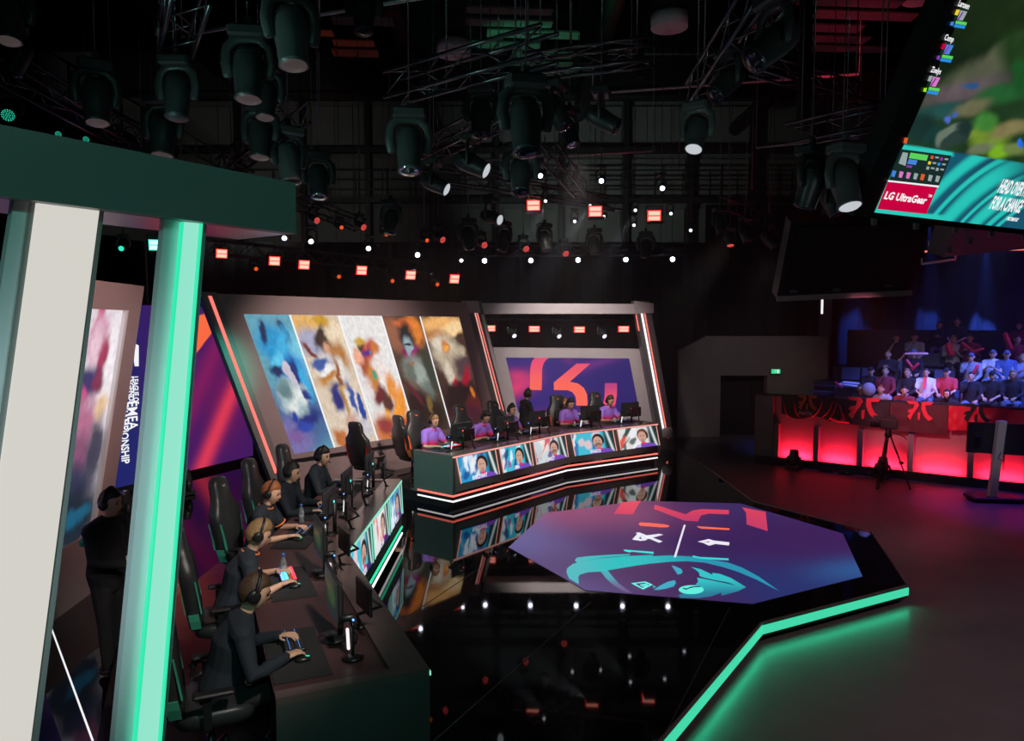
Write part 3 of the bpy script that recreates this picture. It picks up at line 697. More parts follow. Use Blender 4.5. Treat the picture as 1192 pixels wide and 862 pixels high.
pics = [
 painter((98, 160, 180), [(.5, .25, .7, .25, (72, 104, 150)), (.15, .1, .4, .16, (120, 110, 170)), (.85, .7, .18, .16, (120, 200, 225), 20), (.42, .80, .34, .13, (34, 150, 205)), (.28, .87, .10, .06, (24, 40, 84), 50), (.72, .88, .09, .06, (24, 40, 84), -50),
   (.52, .73, .30, .08, (60, 175, 225), 30), (.60, .63, .34, .10, (30, 125, 200)), (.35, .66, .18, .05, (90, 200, 235), 20), (.66, .58, .16, .09, (22, 52, 120)), (.30, .60, .14, .05, (22, 40, 90)), (.55, .57, .07, .13, (200, 190, 205), 35, .1), (.84, .50, .08, .14, (50, 170, 225), 10),
   (.40, .40, .26, .13, (185, 205, 205)), (.52, .37, .26, .09, (222, 228, 226), 15), (.30, .46, .15, .07, (100, 130, 135)), (.55, .30, .12, .07, (160, 185, 190)), (.60, .23, .34, .055, (34, 44, 118), 8), (.48, .18, .2, .04, (46, 70, 165)), (.75, .43, .12, .03, (40, 50, 130), -15), (.3, .27, .10, .05, (38, 60, 150)), (.2, .12, .18, .05, (120, 90, 150))], 3),
 painter((218, 200, 178), [(.3, .93, .5, .08, (226, 176, 100)), (.25, .80, .3, .10, (165, 165, 190)), (.75, .85, .3, .1, (235, 215, 185)), (.60, .96, .14, .06, (200, 150, 40)), (.45, .835, .16, .05, (54, 38, 34), 20), (.52, .78, .13, .06, (70, 48, 40)), (.52, .745, .09, .05, (212, 160, 130)), (.2, .71, .2, .025, (120, 50, 45), -30),
   (.72, .68, .18, .12, (180, 120, 60)), (.42, .62, .26, .07, (205, 205, 210)), (.30, .63, .20, .04, (60, 90, 160)), (.40, .56, .30, .05, (190, 125, 40), 12), (.36, .58, .20, .035, (235, 235, 235), 12), (.68, .56, .12, .12, (225, 220, 215)), (.60, .54, .05, .13, (150, 85, 35)), (.5, .44, .22, .06, (50, 48, 110)), (.62, .45, .12, .03, (200, 150, 60)),
   (.62, .30, .26, .14, (225, 220, 212)), (.55, .34, .05, .14, (190, 140, 60)), (.72, .36, .06, .12, (60, 80, 160)), (.88, .27, .06, .12, (36, 70, 160), 10, .15), (.4, .36, .12, .09, (44, 44, 120)), (.55, .13, .16, .12, (205, 160, 140)), (.78, .12, .2, .08, (205, 200, 205)), (.2, .05, .15, .08, (190, 110, 60))], 11),
 painter((232, 230, 228), [(.5, .05, .6, .16, (210, 120, 60)), (.8, .25, .3, .10, (240, 150, 50), 35), (.55, .30, .32, .04, (245, 170, 70), 42), (.6, .15, .3, .05, (250, 160, 60), 40), (.25, .50, .2, .18, (225, 215, 215)), (.30, .78, .11, .045, (205, 165, 60)), (.30, .74, .09, .03, (60, 44, 40)), (.45, .72, .22, .07, (196, 80, 60), 15), (.35, .71, .14, .03, (100, 40, 130), 10),
   (.62, .74, .10, .05, (200, 120, 60)), (.47, .71, .035, .018, (40, 150, 170)), (.25, .60, .12, .09, (160, 70, 50)), (.35, .50, .14, .13, (205, 130, 60), 15), (.40, .52, .05, .045, (60, 165, 130)), (.62, .58, .14, .10, (238, 225, 220)), (.40, .36, .17, .06, (110, 40, 45), 20), (.52, .30, .12, .08, (90, 50, 45)), (.15, .68, .08, .07, (240, 170, 140)), (.75, .4, .12, .12, (235, 150, 70), 30), (.3, .10, .22, .08, (150, 60, 60)), (.8, .08, .2, .07, (200, 90, 50))], 23),
 painter((78, 58, 46), [(.2, .85, .3, .14, (150, 95, 70)), (.75, .88, .2, .13, (225, 130, 50)), (.5, .93, .22, .04, (240, 120, 60)), (.48, .82, .20, .13, (30, 38, 38)), (.47, .73, .12, .10, (150, 170, 180)), (.46, .76, .10, .012, (20, 30, 36)), (.52, .66, .20, .035, (150, 30, 110), 25), (.35, .66, .14, .03, (130, 26, 92), -35), (.45, .56, .30, .10, (130, 138, 130)), (.6, .48, .22, .12, (155, 165, 158)), (.32, .52, .12, .09, (100, 108, 100)),
   (.42, .595, .07, .015, (160, 110, 70)), (.62, .34, .20, .10, (105, 115, 108)), (.4, .36, .20, .07, (120, 95, 85), -25), (.3, .22, .34, .16, (40, 26, 26)), (.7, .15, .3, .14, (46, 34, 28)), (.6, .24, .08, .08, (120, 96, 50)), (.25, .35, .2, .04, (90, 30, 40), -30), (.85, .55, .12, .2, (56, 66, 56))], 31),
 painter((70, 46, 38), [(.5, .93, .6, .08, (240, 180, 110)), (.7, .88, .4, .06, (250, 215, 160), 10), (.3, .82, .3, .07, (190, 130, 80)), (.42, .68, .34, .15, (205, 190, 165)), (.3, .76, .2, .06, (225, 215, 195)), (.42, .74, .10, .06, (205, 110, 50)), (.42, .735, .06, .035, (245, 170, 70)), (.5, .56, .24, .12, (180, 160, 135), -12), (.35, .50, .12, .10, (215, 200, 180), 10), (.82, .68, .12, .06, (190, 170, 145)),
   (.75, .52, .24, .12, (80, 60, 66)), (.72, .40, .22, .07, (165, 20, 45), 35), (.45, .38, .08, .08, (190, 20, 50), -15), (.6, .3, .5, .10, (34, 22, 24)), (.3, .22, .3, .12, (40, 26, 26)), (.8, .20, .2, .09, (90, 34, 34)), (.5, .10, .5, .08, (70, 30, 44)), (.85, .30, .05, .05, (210, 120, 40), 40)], 44)]
for i in range(5):
    o = display('picture', (lambda a, b: (lambda u, v: WL(a + (b - a) * u, SB + (ST - SB) * v, -.02)))(cuts[i], cuts[i + 1]), 70, 150, pics[i], vw)
mb = MB()
for i in range(1, 5): mb.bar(WL(cuts[i], SB, -.012), WL(cuts[i], ST, -.012), .012, .03, Wd)
mb.build('divider', 'letter_white', vw)

# the near team's video wall, seen past the pillar
Nf = P(168, 333, ZT); Nn_ = P(0, 312, ZT); Nd = (Nn_ - Nf); Nd.z = 0; Nd.normalize(); NN = Vector((-Nd.y, Nd.x, 0)); NN = NN if NN.x > 0 else -NN
def NP(x, y): return R(x, y, Nf, NN)
e1 = NP(135, 560); sl = (e1 - Nf).dot(Nd) / (ZT - e1.z)
def NW(s, z, e=0): return Vector((Nf.x, Nf.y, 0)) + Nd * (s + sl * (ZT - z)) + NN * e + Vector((0, 0, z))
vn = thing('video_wall', 'leaning bronze video wall at the far left, seen between the two lit pillars', 'video wall')
tr = NP(148, 361); s_in = (tr - Nf).dot(Nd) - sl * (ZT - tr.z)
mb = MB()
for (a, b, z0, z1) in ((0, 6.2, ST, ZT), (0, 6.2, 0, SB), (0, s_in, SB, ST), (s_in + 5.6, 6.2, SB, ST)):
    mb.prism([NW(a, z1), NW(b, z1), NW(b, z0), NW(a, z0)], -NN * .3)
mb.build('frame', 'frame_bronze', vn)
mb = MB(); mb.prism([NW(s_in - .03, ST, .01), NW(s_in + .04, ST, .01), NW(s_in + .04, SB, .01), NW(s_in - .03, SB, .01)], -NN * .05); mb.build('screen_trim', 'portal_metal', vn)
mb = MB(); mb.prism([NW(s_in, ST, -.05), NW(s_in + 5.6, ST, -.05), NW(s_in + 5.6, SB, -.05), NW(s_in, SB, -.05)], -NN * .12); mb.build('screen_back', 'plastic_black', vn)
npics = [painter((226, 214, 222), [(.8, .75, .2, .2, (238, 230, 236)), (.40, .96, .14, .07, (190, 30, 80), 60), (.45, .86, .22, .12, (206, 150, 175)), (.42, .83, .12, .09, (226, 190, 205)), (.62, .75, .16, .08, (160, 40, 80), 40), (.35, .66, .3, .07, (44, 40, 100)), (.3, .60, .1, .04, (200, 60, 130)), (.6, .66, .12, .05, (120, 30, 70)), (.4, .48, .34, .12, (178, 108, 140)), (.78, .55, .14, .06, (225, 190, 150)), (.4, .34, .3, .10, (128, 78, 110)), (.4, .22, .5, .09, (50, 54, 84)), (.5, .08, .8, .14, (22, 38, 52)), (.8, .35, .2, .14, (60, 60, 80)), (.6, .1, .3, .04, (20, 90, 120))], 51),
         painter((60, 40, 90), [(.5, .7, .3, .2, (170, 70, 200)), (.4, .4, .3, .2, (70, 120, 190)), (.6, .15, .4, .1, (30, 30, 70))], 61), painter((70, 60, 60), [(.5, .7, .3, .2, (190, 60, 80)), (.4, .4, .3, .2, (230, 190, 170))], 71),
         painter((40, 60, 90), [(.5, .7, .3, .2, (90, 180, 220)), (.4, .4, .3, .2, (180, 120, 220))], 81), painter((50, 30, 60), [(.5, .7, .3, .2, (180, 90, 220)), (.4, .3, .3, .2, (60, 120, 180))], 91)]
for i in range(5):
    display('picture', (lambda a, b: (lambda u, v: NW(b + (a - b) * u, SB + (ST - SB) * v, -.04)))(s_in + i * 1.12, s_in + (i + 1) * 1.12), 50, 120, npics[i], vn)

# big flat screen closing the gap between the two video walls
g1 = P(279, 539.5); g0 = P(230, 551.5); Gd = (g0 - g1); Gd.normalize(); G0 = g1 - Gd * .45
Gn = Vector((-Gd.y, Gd.x, 0)); Gn = Gn if Gn.x > 0 else -Gn
def G(s, z, e=0): return G0 + Gd * s + Gn * e + Vector((0, 0, z))
gw = thing('led_wall', 'flat purple and orange screen behind the gap between the video walls', 'screen')
mb = MB(); mb.prism([G(0, 3.74), G(6.4, 3.74), G(6.4, .0), G(0, .0)], -Gn * .2); mb.build('frame', 'black_trim', gw)
def gcol(u, v):
    # u = 0 at the near end, 1 at the far end
    s = (1 - u) * 6.4; z = .12 + v * 3.58
    c = np.ones(u.shape + (3,)) * np.array(srgb(62, 26, 96)); c = mixc(c, (30, 34, 104), sst(2.6, 3.6, s)); c = mixc(c, (112, 24, 84), np.exp(-((s - .9) / .7) ** 2) * np.exp(-((z - 1.6) / 1.0) ** 2) * .8)
    k = (z - .25) * .62 - (1.55 - s) * 1.0
    c = mixc(c, (230, 60, 84), np.exp(-(k / .26) ** 2) * sst(3.4, 1.5, z) * .9)
    k2 = (z - 1.5) * .62 - (1.9 - s)
    c = mixc(c, (150, 30, 90), np.exp(-(k2 / .3) ** 2) * .55)
    e = 1.52 + (3.6 - z) * .0
    tri = sst(0, .02, (s - 1.15) - (3.35 - z) * .0 ) * sst(.0, .03, z - 2.05 - (2.35 - s) * .95) * sst(2.9, 2.86, s) * sst(.02, -.02, z - 3.45 + (s - 1.9) * .2)
    return mixc(c, (252, 108, 66), tri)
display('display', quad(G(6.4, .12, .01), G(0, .12, .01), G(0, 3.70, .01), G(6.4, 3.70, .01)), 160, 110, gcol, gw)
mb = MB()
tb = R(146, 437, G0, Gn); dn = Vector((0, 0, -1)); rt = Vector((-Gd.x, -Gd.y, 0))
def gtext(txt, x, y, h, sx=.85):
    p = R(x, y, G0, Gn) + Gn * .02; text_into(mb, txt, p, dn, rt, h, 0, sx, .006)
gtext('LEAGUE OF', 153.5, 438, .13, .60); gtext('LEGENDS', 148, 438, .13, .72); gtext('EMEA', 147, 467, .24, .70); gtext('CHAMPIONSHIP', 138.5, 466, .18, .70)
q = [R(x, y, G0, Gn) + Gn * .02 for x, y in ((157, 400), (160.5, 402), (160.5, 426), (156, 426), (155, 420))]
mb.prism(q, Gn * .004)
mb.build('lettering', 'letter_white', gw)

# ================================================================== ARCHWAY behind the rival desk
YA = 19.2
ar_ = thing('archway', 'silver leaning archway with red and white light lines behind the far desk', 'archway')
def slab(mb, px, Y, th): mb.prism([Q(x, y, Y) for x, y in px], (0, th, 0))
def px_lean(p0, p1, z): pass
mb = MB(); slab(mb, [(551, 352.5), (741, 353.5), (741, 365), (553, 365)], YA, .5); mb.build('top_beam', 'frame_silver', ar_)
def col_(name, tl, tr, bl, br, Y, m, th=.5, e=0.0):
    mb = MB(); slab(mb, [tl, tr, br, bl], Y - e, th); return mb.build(name, m, ar_)
def ext(p, q, y): t = (y - p[1]) / (q[1] - p[1]); return (p[0] + (q[0] - p[0]) * t, y)
yb = 524
col_('column', (738, 350), (756, 350), ext((738, 350), (763, 491), yb), ext((756, 365), (780.5, 491), yb), YA, 'frame_dark')
col_('column', (540, 350), (560, 350), ext((540, 352), (572, 475), yb), ext((561, 366), (590, 479), yb), YA - .02, 'frame_dark')
mb = MB(); slab(mb, [(738, 350), (761, 353), (761, 364), (740, 365)], YA - .05, .5); mb.build('corner_cap', 'frame_silver', ar_)
mb = MB(); slab(mb, [(537, 350), (557, 350), (559, 364), (540, 364)], YA - .07, .5); mb.build('corner_cap', 'frame_silver', ar_)
def neon(name, a, b, w_, m, Y=YA - .03):
    mb = MB(); slab(mb, [(a[0] - w_ / 2, a[1]), (a[0] + w_ / 2, a[1]), (b[0] + w_ / 2, b[1]), (b[0] - w_ / 2, b[1])], Y, .03); return mb.build(name, m, ar_)
neon('light_line', (747, 364), (772.5, 500), 2.2, 'white_strip'); neon('light_line', (750.5, 364), (777.5, 510), 1.3, 'red_neon'); neon('light_line', (740.5, 366), (744, 385), 1.2, 'red_neon')
neon('light_line', (552.5, 362), (582, 476), 1.6, 'pink_strip'); neon('light_line', (555, 362), (586, 478), 1.2, 'red_neon')
col_('column_edge', (560, 366), (563, 366), ext((560, 366), (589, 479), 505), ext((563, 366), (592, 479), 505), YA - .05, 'frame_silver', .2)
mb = MB(); mb.lathe([(.10, 0), (.13, .04), (.13, .22), (.09, .26)], Q(777, 509, YA - .2), (0, 0, 1)); mb.build('column_foot', 'frame_silver', ar_)
# inner screen
YS = 20.1
sw = thing('team_screen', 'framed screen showing the coral team emblem inside the silver archway', 'screen')
fo = [(567, 404), (747, 406), ext((747, 406), (763, 491), 535), ext((567, 404), (590, 490), 535)]
so = [(589, 416), (732.5, 417), (744.5, 480), (603, 480)]
mb = MB()
slab(mb, [fo[0], fo[1], so[1], so[0]], YS, .25); slab(mb, [fo[1], fo[2], so[2], so[1]], YS, .25); slab(mb, [fo[2], fo[3], so[3], so[2]], YS, .25); slab(mb, [fo[3], fo[0], so[0], so[3]], YS, .25)
mb.build('frame', 'frame_silver', sw)
mb = MB(); slab(mb, so, YS + .06, .12); mb.build('screen_back', 'plastic_black', sw)
def skcol(u, v):
    c = np.ones(u.shape + (3,)) * np.array(srgb(52, 36, 118)); c = mixc(c, (44, 32, 106), sst(.3, .9, u))
    d = (v - .5) - (u - .08) * .9
    c = mixc(c, (225, 60, 112), np.exp(-(d / .16) ** 2) * sst(.34, .02, u) * .9); c = mixc(c, (215, 60, 110), np.exp(-((u - .06) / .09) ** 2 - ((v - .66) / .12) ** 2) * .8)
    c = mixc(c, (110, 44, 130), np.exp(-(((v - .78) - (u - .55) * .75) / .09) ** 2) * sst(.5, .6, u) * .7); c = mixc(c, (130, 44, 120), np.exp(-((v - .0) / .07) ** 2 - ((u - .3) / .2) ** 2) * .6)
    c = mixc(c, (110, 40, 120), np.exp(-((u - .5) / .05) ** 2 - ((v - .97) / .08) ** 2) * .7); return c
sq = [Q(x, y, YS + .03) for x, y in (so[3], so[2], so[1], so[0])]
display('display', quad(*sq), 120, 60, skcol, sw)
Z7 = lambda L: [(560 + x / 5.418, 350 + y / 5.418) for x, y in L]
def logo_(name, polys, f, parent, Y):
    vs = []; fs = []
    for pl in polys:
        b = len(vs); vs += [tuple(Q(x, y, Y)) for x, y in pl]; fs.append(tuple(range(b, b + len(pl))))
    me = bpy.data.meshes.new(name); me.from_pydata(vs, [], fs); me.update(); a_ = np.array(vs)
    at = me.color_attributes.new('Col', 'FLOAT_COLOR', 'POINT'); cc = f(a_[:, 0], a_[:, 2]); at.data.foreach_set('color', np.concatenate([cc, np.ones((len(cc), 1))], 1).astype(np.float32).ravel())
    me.materials.append(M['display']); o = bpy.data.objects.new(name, me); C.objects.link(o); o.parent = parent; return o
zl, zh = Q(600, 480, YS).z, Q(600, 417, YS).z
lf = lambda x, z: mixc(np.ones(x.shape + (3,)) * np.array(srgb(255, 108, 88)), (228, 60, 120), sst(zl + (zh - zl) * .45, zh, z) * .8)
logo_('emblem_arc', ribbon(Z7([(307, 560), (308, 480), (309, 440), (313, 405), (322, 380), (340, 357)]), Z7([(382, 563), (384, 480), (385, 430), (392, 400), (405, 378), (430, 357)])), lf, sw, YS + .015)
logo_('emblem_stroke', [Z7([(602, 395), (690, 395), (560, 510), (485, 545), (460, 562), (458, 515)])] + ribbon(Z7([(458, 515), (560, 510), (610, 520), (650, 550), (668, 590), (673, 660)]), Z7([(460, 562), (545, 563), (575, 575), (594, 600), (600, 630), (599, 660)])), lf, sw, YS + .015)
logo_('emblem_tail', ribbon(Z7([(781, 518), (779, 600), (772, 640), (760, 680), (750, 700)]), Z7([(858, 518), (857, 590), (850, 640), (838, 680), (828, 701)])), lambda x, z: mixc(np.ones(x.shape + (3,)) * np.array(srgb(235, 80, 110)), (130, 46, 140), sst(zl + (zh - zl) * .25, zl + (zh - zl) * .75, z)), sw, YS + .015)

# ================================================================== NEAR PORTAL (pillars and beam at the left)
pt = thing('light_portal', 'large portal of leaning pillars under a dark green beam at the far left', 'portal')
B0 = P(345, 272, 3.67); zb0 = 3.67; 
Bn = P(0, 228, 3.67) - B0; Bd = Vector((Bn.x, Bn.y, 0)).normalized(); Bq = Vector((-Bd.y, Bd.x, 0)); Bq = Bq if Bq.y > 0 else -Bq    # Bq points away from the camera
def BP(s, z, e=0): return Vector((B0.x, B0.y, 0)) + Bd * s - Bq * e + Vector((0, 0, z))        # e towards the camera
ztop = R(345, 213, B0, Bq).z
mb = MB(); mb.prism([BP(0, ztop), BP(3.2, ztop), BP(3.2, zb0), BP(0, zb0)], Bq * .05); mb.build('beam_face', 'portal_green', pt)
mb = MB(); mb.prism([BP(0, ztop - .002, -.05), BP(3.2, ztop - .002, -.05), BP(3.2, zb0 + .002, -.05), BP(0.0, zb0 + .002, -.05)], Bq * .33); mb.build('beam', 'portal_metal', pt)
def lean_box(name, tl, tr, bl, br, e0, th, m, parent):
    """corners are photo points on the portal plane pushed e0 towards the camera"""
    p0 = BP(0, 3, e0); mb = MB(); mb.prism([R(x, y, p0, Bq) for x, y in (tl, tr, br, bl)], Bq * th); return mb.build(name, m, parent)
def pillar(tl, tr, bl, br, side_l, side_b, lit, rim):
    # lit = (tl, tr, bl, br) of the glowing face
    body = lean_box('pillar', tl, tr, bl, br, -.06, .035, 'portal_green', pt)
    lean_box('light_panel', *lit, -.045, .02, rim, body)
    return body
yb_ = 980
e_ = lambda a, b: ext(a, b, yb_)
# lit white pillar
bw = pillar((33, 232), (122, 240), e_((33, 232), (-55, 862)), e_((122, 240), (45, 862)), None, None, ((44, 236), (116, 243), e_((44, 236), (-42, 862)), e_((116, 243), (36, 862))), 'white_light')
bg_ = pillar((210, 252), (241, 257), e_((210, 252), (154, 862)), e_((241, 257), (192, 862)), None, None, ((213, 258), (236, 260), e_((213, 258), (158, 862)), e_((236, 260), (188, 862))), 'teal_pale')
mb = MB()
for (a, b) in (((213.5, 258), (158.5, 862)), ((235.5, 260), (187.5, 862))):
    p0 = BP(0, 3, -.03); q0 = [R(a[0] - .9, a[1], p0, Bq), R(a[0] + .9, a[1], p0, Bq), R(*e_((a[0] + .9, a[1]), (b[0] + 1.1, b[1])), p0, Bq), R(*e_((a[0] - .9, a[1]), (b[0] - 1.1, b[1])), p0, Bq)]
    mb.prism(q0, Bq * .02)
mb.build('light_panel_rim', 'teal_strip', bg_)
# metal cheeks standing proud of the pillars on their camera side
def cheek(a, b, w0, w1, m):
    p0 = BP(0, 3, -.06); A_ = R(*a, p0, Bq); A2 = R(*e_(a, b), p0, Bq)
    p1 = R(a[0] - w0, a[1] - 2, p0, Bq); p2 = R(*e_((a[0] - w0, a[1] - 2), (b[0] - w1, b[1])), p0, Bq)
    mb = MB(); mb.prism([A_, p1, p2, A2], Bq * .03); return mb.build('pillar_cheek', m, pt)
cheek((210, 252), (154, 862), 18, 21, 'portal_metal'); cheek((35, 232), (-53, 862), 18, 28, 'portal_metal')
# lean feet reach the stage: lower pillar runs are the same prisms, closed by base plates
mb = MB(); mb.box((BP(.5, 0).x - .25, BP(.5, 0).y + .1, .03), (1.0, 1.2, .06)); mb.build('base_plate', 'black_trim', pt)

# ================================================================== BARRIER, BANNERS AND GRANDSTAND
A0 = Vector((6.74, 18.48, 0)); Ad = Vector((.8, -.6, 0)); Am = Vector((.6, .8, 0))
def S(t, r, z): return A0 + Ad * t + Am * r + Vector((0, 0, z))
ba = thing('grandstand_barrier', 'long red-lit barrier with five glowing bays below the audience', 'barrier')
zt = 1.50; zp = ZH + .20
mb = MB(); mb.prism([S(-.55, .10, ZH), S(8.5, .10, ZH), S(8.5, .10, zt), S(-.55, .10, zt)], Am * .12); mb.build('backing', 'barrier_cloth', ba)
tb_ = [0.02, .98, 1.98, 3.05, 4.22, 5.4, 6.6, 7.8]
for i, t in enumerate(tb_): mb = MB(); mb.prism([S(t - .06, -.09, ZH), S(t + .06, -.09, ZH), S(t + .06, -.09, zt - .7), S(t - .06, -.09, zt - .7)], Am * .19); mb.build('rib', 'barrier_cloth', ba)
mb = MB(); mb.prism([S(-.55, -.05, zt), S(8.5, -.05, zt), S(8.5, .25, zt), S(-.55, .25, zt)], (0, 0, .04)); mb.build('top_rail', 'black_trim', ba)
mb = MB(); mb.prism([S(-.5, -.12, ZH), S(8.5, -.12, ZH), S(8.5, -.12, zp), S(-.5, -.12, zp)], Am * .05); mb.build('kick_board', 'black_trim', ba)
for i in range(7):
    t0, t1 = tb_[i] + .05, tb_[i + 1] - .05; c = (t0 + t1) / 2
    area('bay_uplight', S(c, -.055, zp + .012), S(c, .10, zp + .16), 34, (1, .015, .05), (t1 - t0) * .8, .04)
mb = MB(); mb.prism([S(-.55, -.02, ZH), S(-.08, -.02, ZH), S(-.08, -.02, zt), S(-.55, -.02, zt)], Am * .1); mb.build('end_panel', 'concrete', ba)
# banners hung over the barrier
def cloth_patch(t0, t1, z0f, z1, e, nt=26, nz=10, seed=0, folds=.012):
    mb = MB(); vs = []
    for j in range(nz + 1):
        for i in range(nt + 1):
            u = i / nt; v = j / nz; t = t0 + (t1 - t0) * u; zz0 = z0f(u); z = z1 + (zz0 - z1) * v
            w_ = folds * v * math.sin(u * 21 + seed * 2 + 2 * math.sin(u * 7 + seed)) + folds * .8 * mnoise.noise(Vector((u * 4, v * 3, seed)))
            vs.append(S(t, -e - abs(w_) - .004, z))
    k = (nt + 1) * (nz + 1); vs += [Vector(p) + Am * .006 for p in vs[:k]]
    fs = []
    for j in range(nz):
        for i in range(nt):
            a = j * (nt + 1) + i; fs.append((a, a + nt + 1, a + nt + 2, a + 1)); fs.append((k + a, k + a + 1, k + a + nt + 2, k + a + nt + 1))
    mb.smooth = True; mb.add(vs, fs); return mb
LG = [[(0, 1), (.40, 1), (.47, .82), (.40, .62), (.26, .30), (.17, 0), (.05, .18), (.16, .40), (.04, .40), (.10, .56), (.26, .62), (.30, .84), (.10, .84)],
      [(.56, 1), (1, 1), (.90, .84), (.70, .82), (.72, .60), (.80, .36), (.98, .16), (.84, 0), (.66, .26), (.56, .60)],
      [(.43, .40), (.52, .46), (.52, .08), (.47, 0), (.43, .08)]]
def claw(t0, t1, z0, z1, e, m, parent):
    mb = MB()
    for pl in LG: mb.prism([S(t0 + (t1 - t0) * x, -e, z0 + (z1 - z0) * y) for x, y in pl], Am * .004)
    return mb.build('emblem', m, parent)
def tt(x, y): p = R(x, y, A0, Am); return ((p - A0).dot(Ad), p.z)
bn = thing('supporter_banner', 'black banner with orange emblem and small lettering, at the barrier left end', 'banner', group=None)
ta, tb2 = tt(911, 480)[0], tt(968, 480)[0]
mb = cloth_patch(ta, tb2, lambda u: 1.02 + .05 * math.cos(u * 9), zt + .02, .10, seed=1, folds=.03); mb.build('cloth', 'banner_black', bn)
l0 = tt(930, 476); l1 = tt(954, 460); claw(l0[0], l1[0], l0[1], l1[1], .155, 'print_orange', bn)
mb = MB(); text_into(mb, 'FNATIC', S(tt(931.5, 482)[0], -.155, tt(931.5, 481.5)[1]), Ad, (0, 0, 1), .085, 0, .82, .004); mb.build('lettering', 'print_pale', bn)
mb = MB()
for x0 in (914, 926, 945, 957):
    q = [tt(x0, 466), tt(x0 + 1, 472), tt(x0 + 3, 480), tt(x0 + 6, 485)]
    if x0 > 940: q = [tt(x0 + 14, 466), tt(x0 + 12, 473), tt(x0 + 8, 480), tt(x0 + 2, 485)]
    mb.tube([S(a, -.15, b) for a, b in q], [.004, .012, .012, .004], 5)
mb.build('stripe_print', 'print_red', bn)
bn = thing('supporter_banner', 'black scarf-like banner with red edging, second along the barrier', 'banner')
mb = cloth_patch(tt(968, 480)[0], tt(985, 480)[0], lambda u: .95 + .12 * abs(math.sin(u * 5)), zt + .01, .10, seed=3, folds=.04); mb.build('cloth', 'banner_black', bn)
mb = MB(); q = [tt(968, 486), tt(975, 489), tt(983, 490), tt(990, 491)]; mb.tube([S(a, -.16, b) for a, b in q], .02, 5); q = [tt(979, 470), tt(982, 480), tt(986, 489)]; mb.tube([S(a, -.15, b) for a, b in q], .007, 5); q = [tt(976, 468), tt(972, 480), tt(966, 488)]; mb.tube([S(a, -.15, b) for a, b in q], .007, 5); mb.build('edging', 'print_red', bn)
bn = thing('supporter_banner', 'dark banner with a wide red claw emblem, left of the tripod camera', 'banner')
mb = cloth_patch(tt(985, 480)[0], tt(1036, 480)[0], lambda u: .93, zt + .01, .09, seed=5, folds=.03); mb.build('cloth', 'banner_black', bn)
l0 = tt(987, 486); l1 = tt(1028, 463); claw(l0[0], l1[0], l0[1], l1[1], .145, 'print_red', bn)
bn = thing('supporter_banner', 'maroon banner with a bright red claw emblem, right of the tripod camera', 'banner')
mb = cloth_patch(tt(1037, 480)[0], tt(1104, 480)[0], lambda u: .86, zt + .01, .09, seed=8, folds=.02); mb.build('cloth', 'banner_maroon', bn)
l0 = tt(1055.5, 487.5); l1 = tt(1088, 467.5); claw(l0[0], l1[0], l0[1], l1[1], .13, 'print_red', bn)
bn = thing('supporter_banner', 'bright red shiny flag with a black claw emblem on the barrier', 'banner')
mb = cloth_patch(tt(1105, 480)[0], tt(1175, 480)[0], lambda u: tt(1104, 499.5)[1] + u * .08, zt + .02, .11, seed=11, folds=.03); mb.build('cloth', 'banner_red', bn)
l0 = tt(1121, 489.5); l1 = tt(1155, 470); claw(l0[0], l1[0], l0[1], l1[1], .16, 'plastic_black', bn)

# stepped grandstand
ROWZ = {0: -.1, 1: .45, 2: .87, 3: 1.30, 4: 1.70, 5: 2.10}; ROWR = {1: .35, 2: 1.25, 3: 2.15, 4: 3.05, 5: 3.95}
gs = thing('grandstand', 'dark stepped seating stand behind the barrier', 'grandstand')
for k in range(1, 6):
    mb = MB(); r0 = ROWR[k]; r1 = ROWR[k] + .9 if k < 5 else ROWR[k] + 1.6; t0 = .1 if k < 5 else .4
    mb.prism([S(t0, r0, ZH), S(9.2, r0, ZH), S(9.2, r0, ROWZ[k]), S(t0, r0, ROWZ[k])], Am * (r1 - r0)); mb.build('tier', 'riser_dark', gs)
    for q in range(2 if k < 4 else 0):
        mb = MB(); zz = ROWZ[k] + .0 + .14 * q
        mb.prism([S(.15, r0 + .45 * q + .3, zz + .14), S(1.25, r0 + .45 * q + .3, zz + .14), S(1.25, r0 + .45 * q + .3, zz + .16), S(.15, r0 + .45 * q + .3, zz + .16)], Am * .35); mb.build('step', 'seat_blue', gs)
mb = MB(); mb.prism([S(.4, 5.6, ZH), S(9.2, 5.6, ZH), S(9.2, 5.6, 3.15), S(.4, 5.6, 3.15)], Am * .08); mb.build('rear_panel', 'riser_dark', gs)
# ================================================================== PEOPLE
def remesh(mb, voxel, name, mats, smooth=3):
    me = mb.mesh('tmp', mats[0] if isinstance(mats, (list, tuple)) else mats); o = bpy.data.objects.new('tmp', me); C.objects.link(o)
    m = o.modifiers.new('r', 'REMESH'); m.mode = 'VOXEL'; m.voxel_size = voxel; m.use_smooth_shade = True
    s = o.modifiers.new('s', 'SMOOTH'); s.factor = .5; s.iterations = smooth
    dg = bpy.context.evaluated_depsgraph_get(); ev = o.evaluated_get(dg); out = bpy.data.meshes.new_from_object(ev)
    vs = [tuple(v.co) for v in out.vertices]; fs = [tuple(p.vertices) for p in out.polygons]
    bpy.data.objects.remove(o); bpy.data.meshes.remove(me); bpy.data.meshes.remove(out)
    r = MB(); r.smooth = True; r.add(vs, fs); r.smooth = False; return r
def ik(a, t, l1, l2, pole):
    a = Vector(a); t = Vector(t); d = t - a; L = min(d.length, l1 + l2 - .004); dn = d.normalized(); t = a + dn * L
    x = (l1 * l1 - l2 * l2 + L * L) / (2 * L); h = math.sqrt(max(0, l1 * l1 - x * x)); p = Vector(pole); p = (p - dn * p.dot(dn)).normalized()
    return a + dn * x + p * h, t
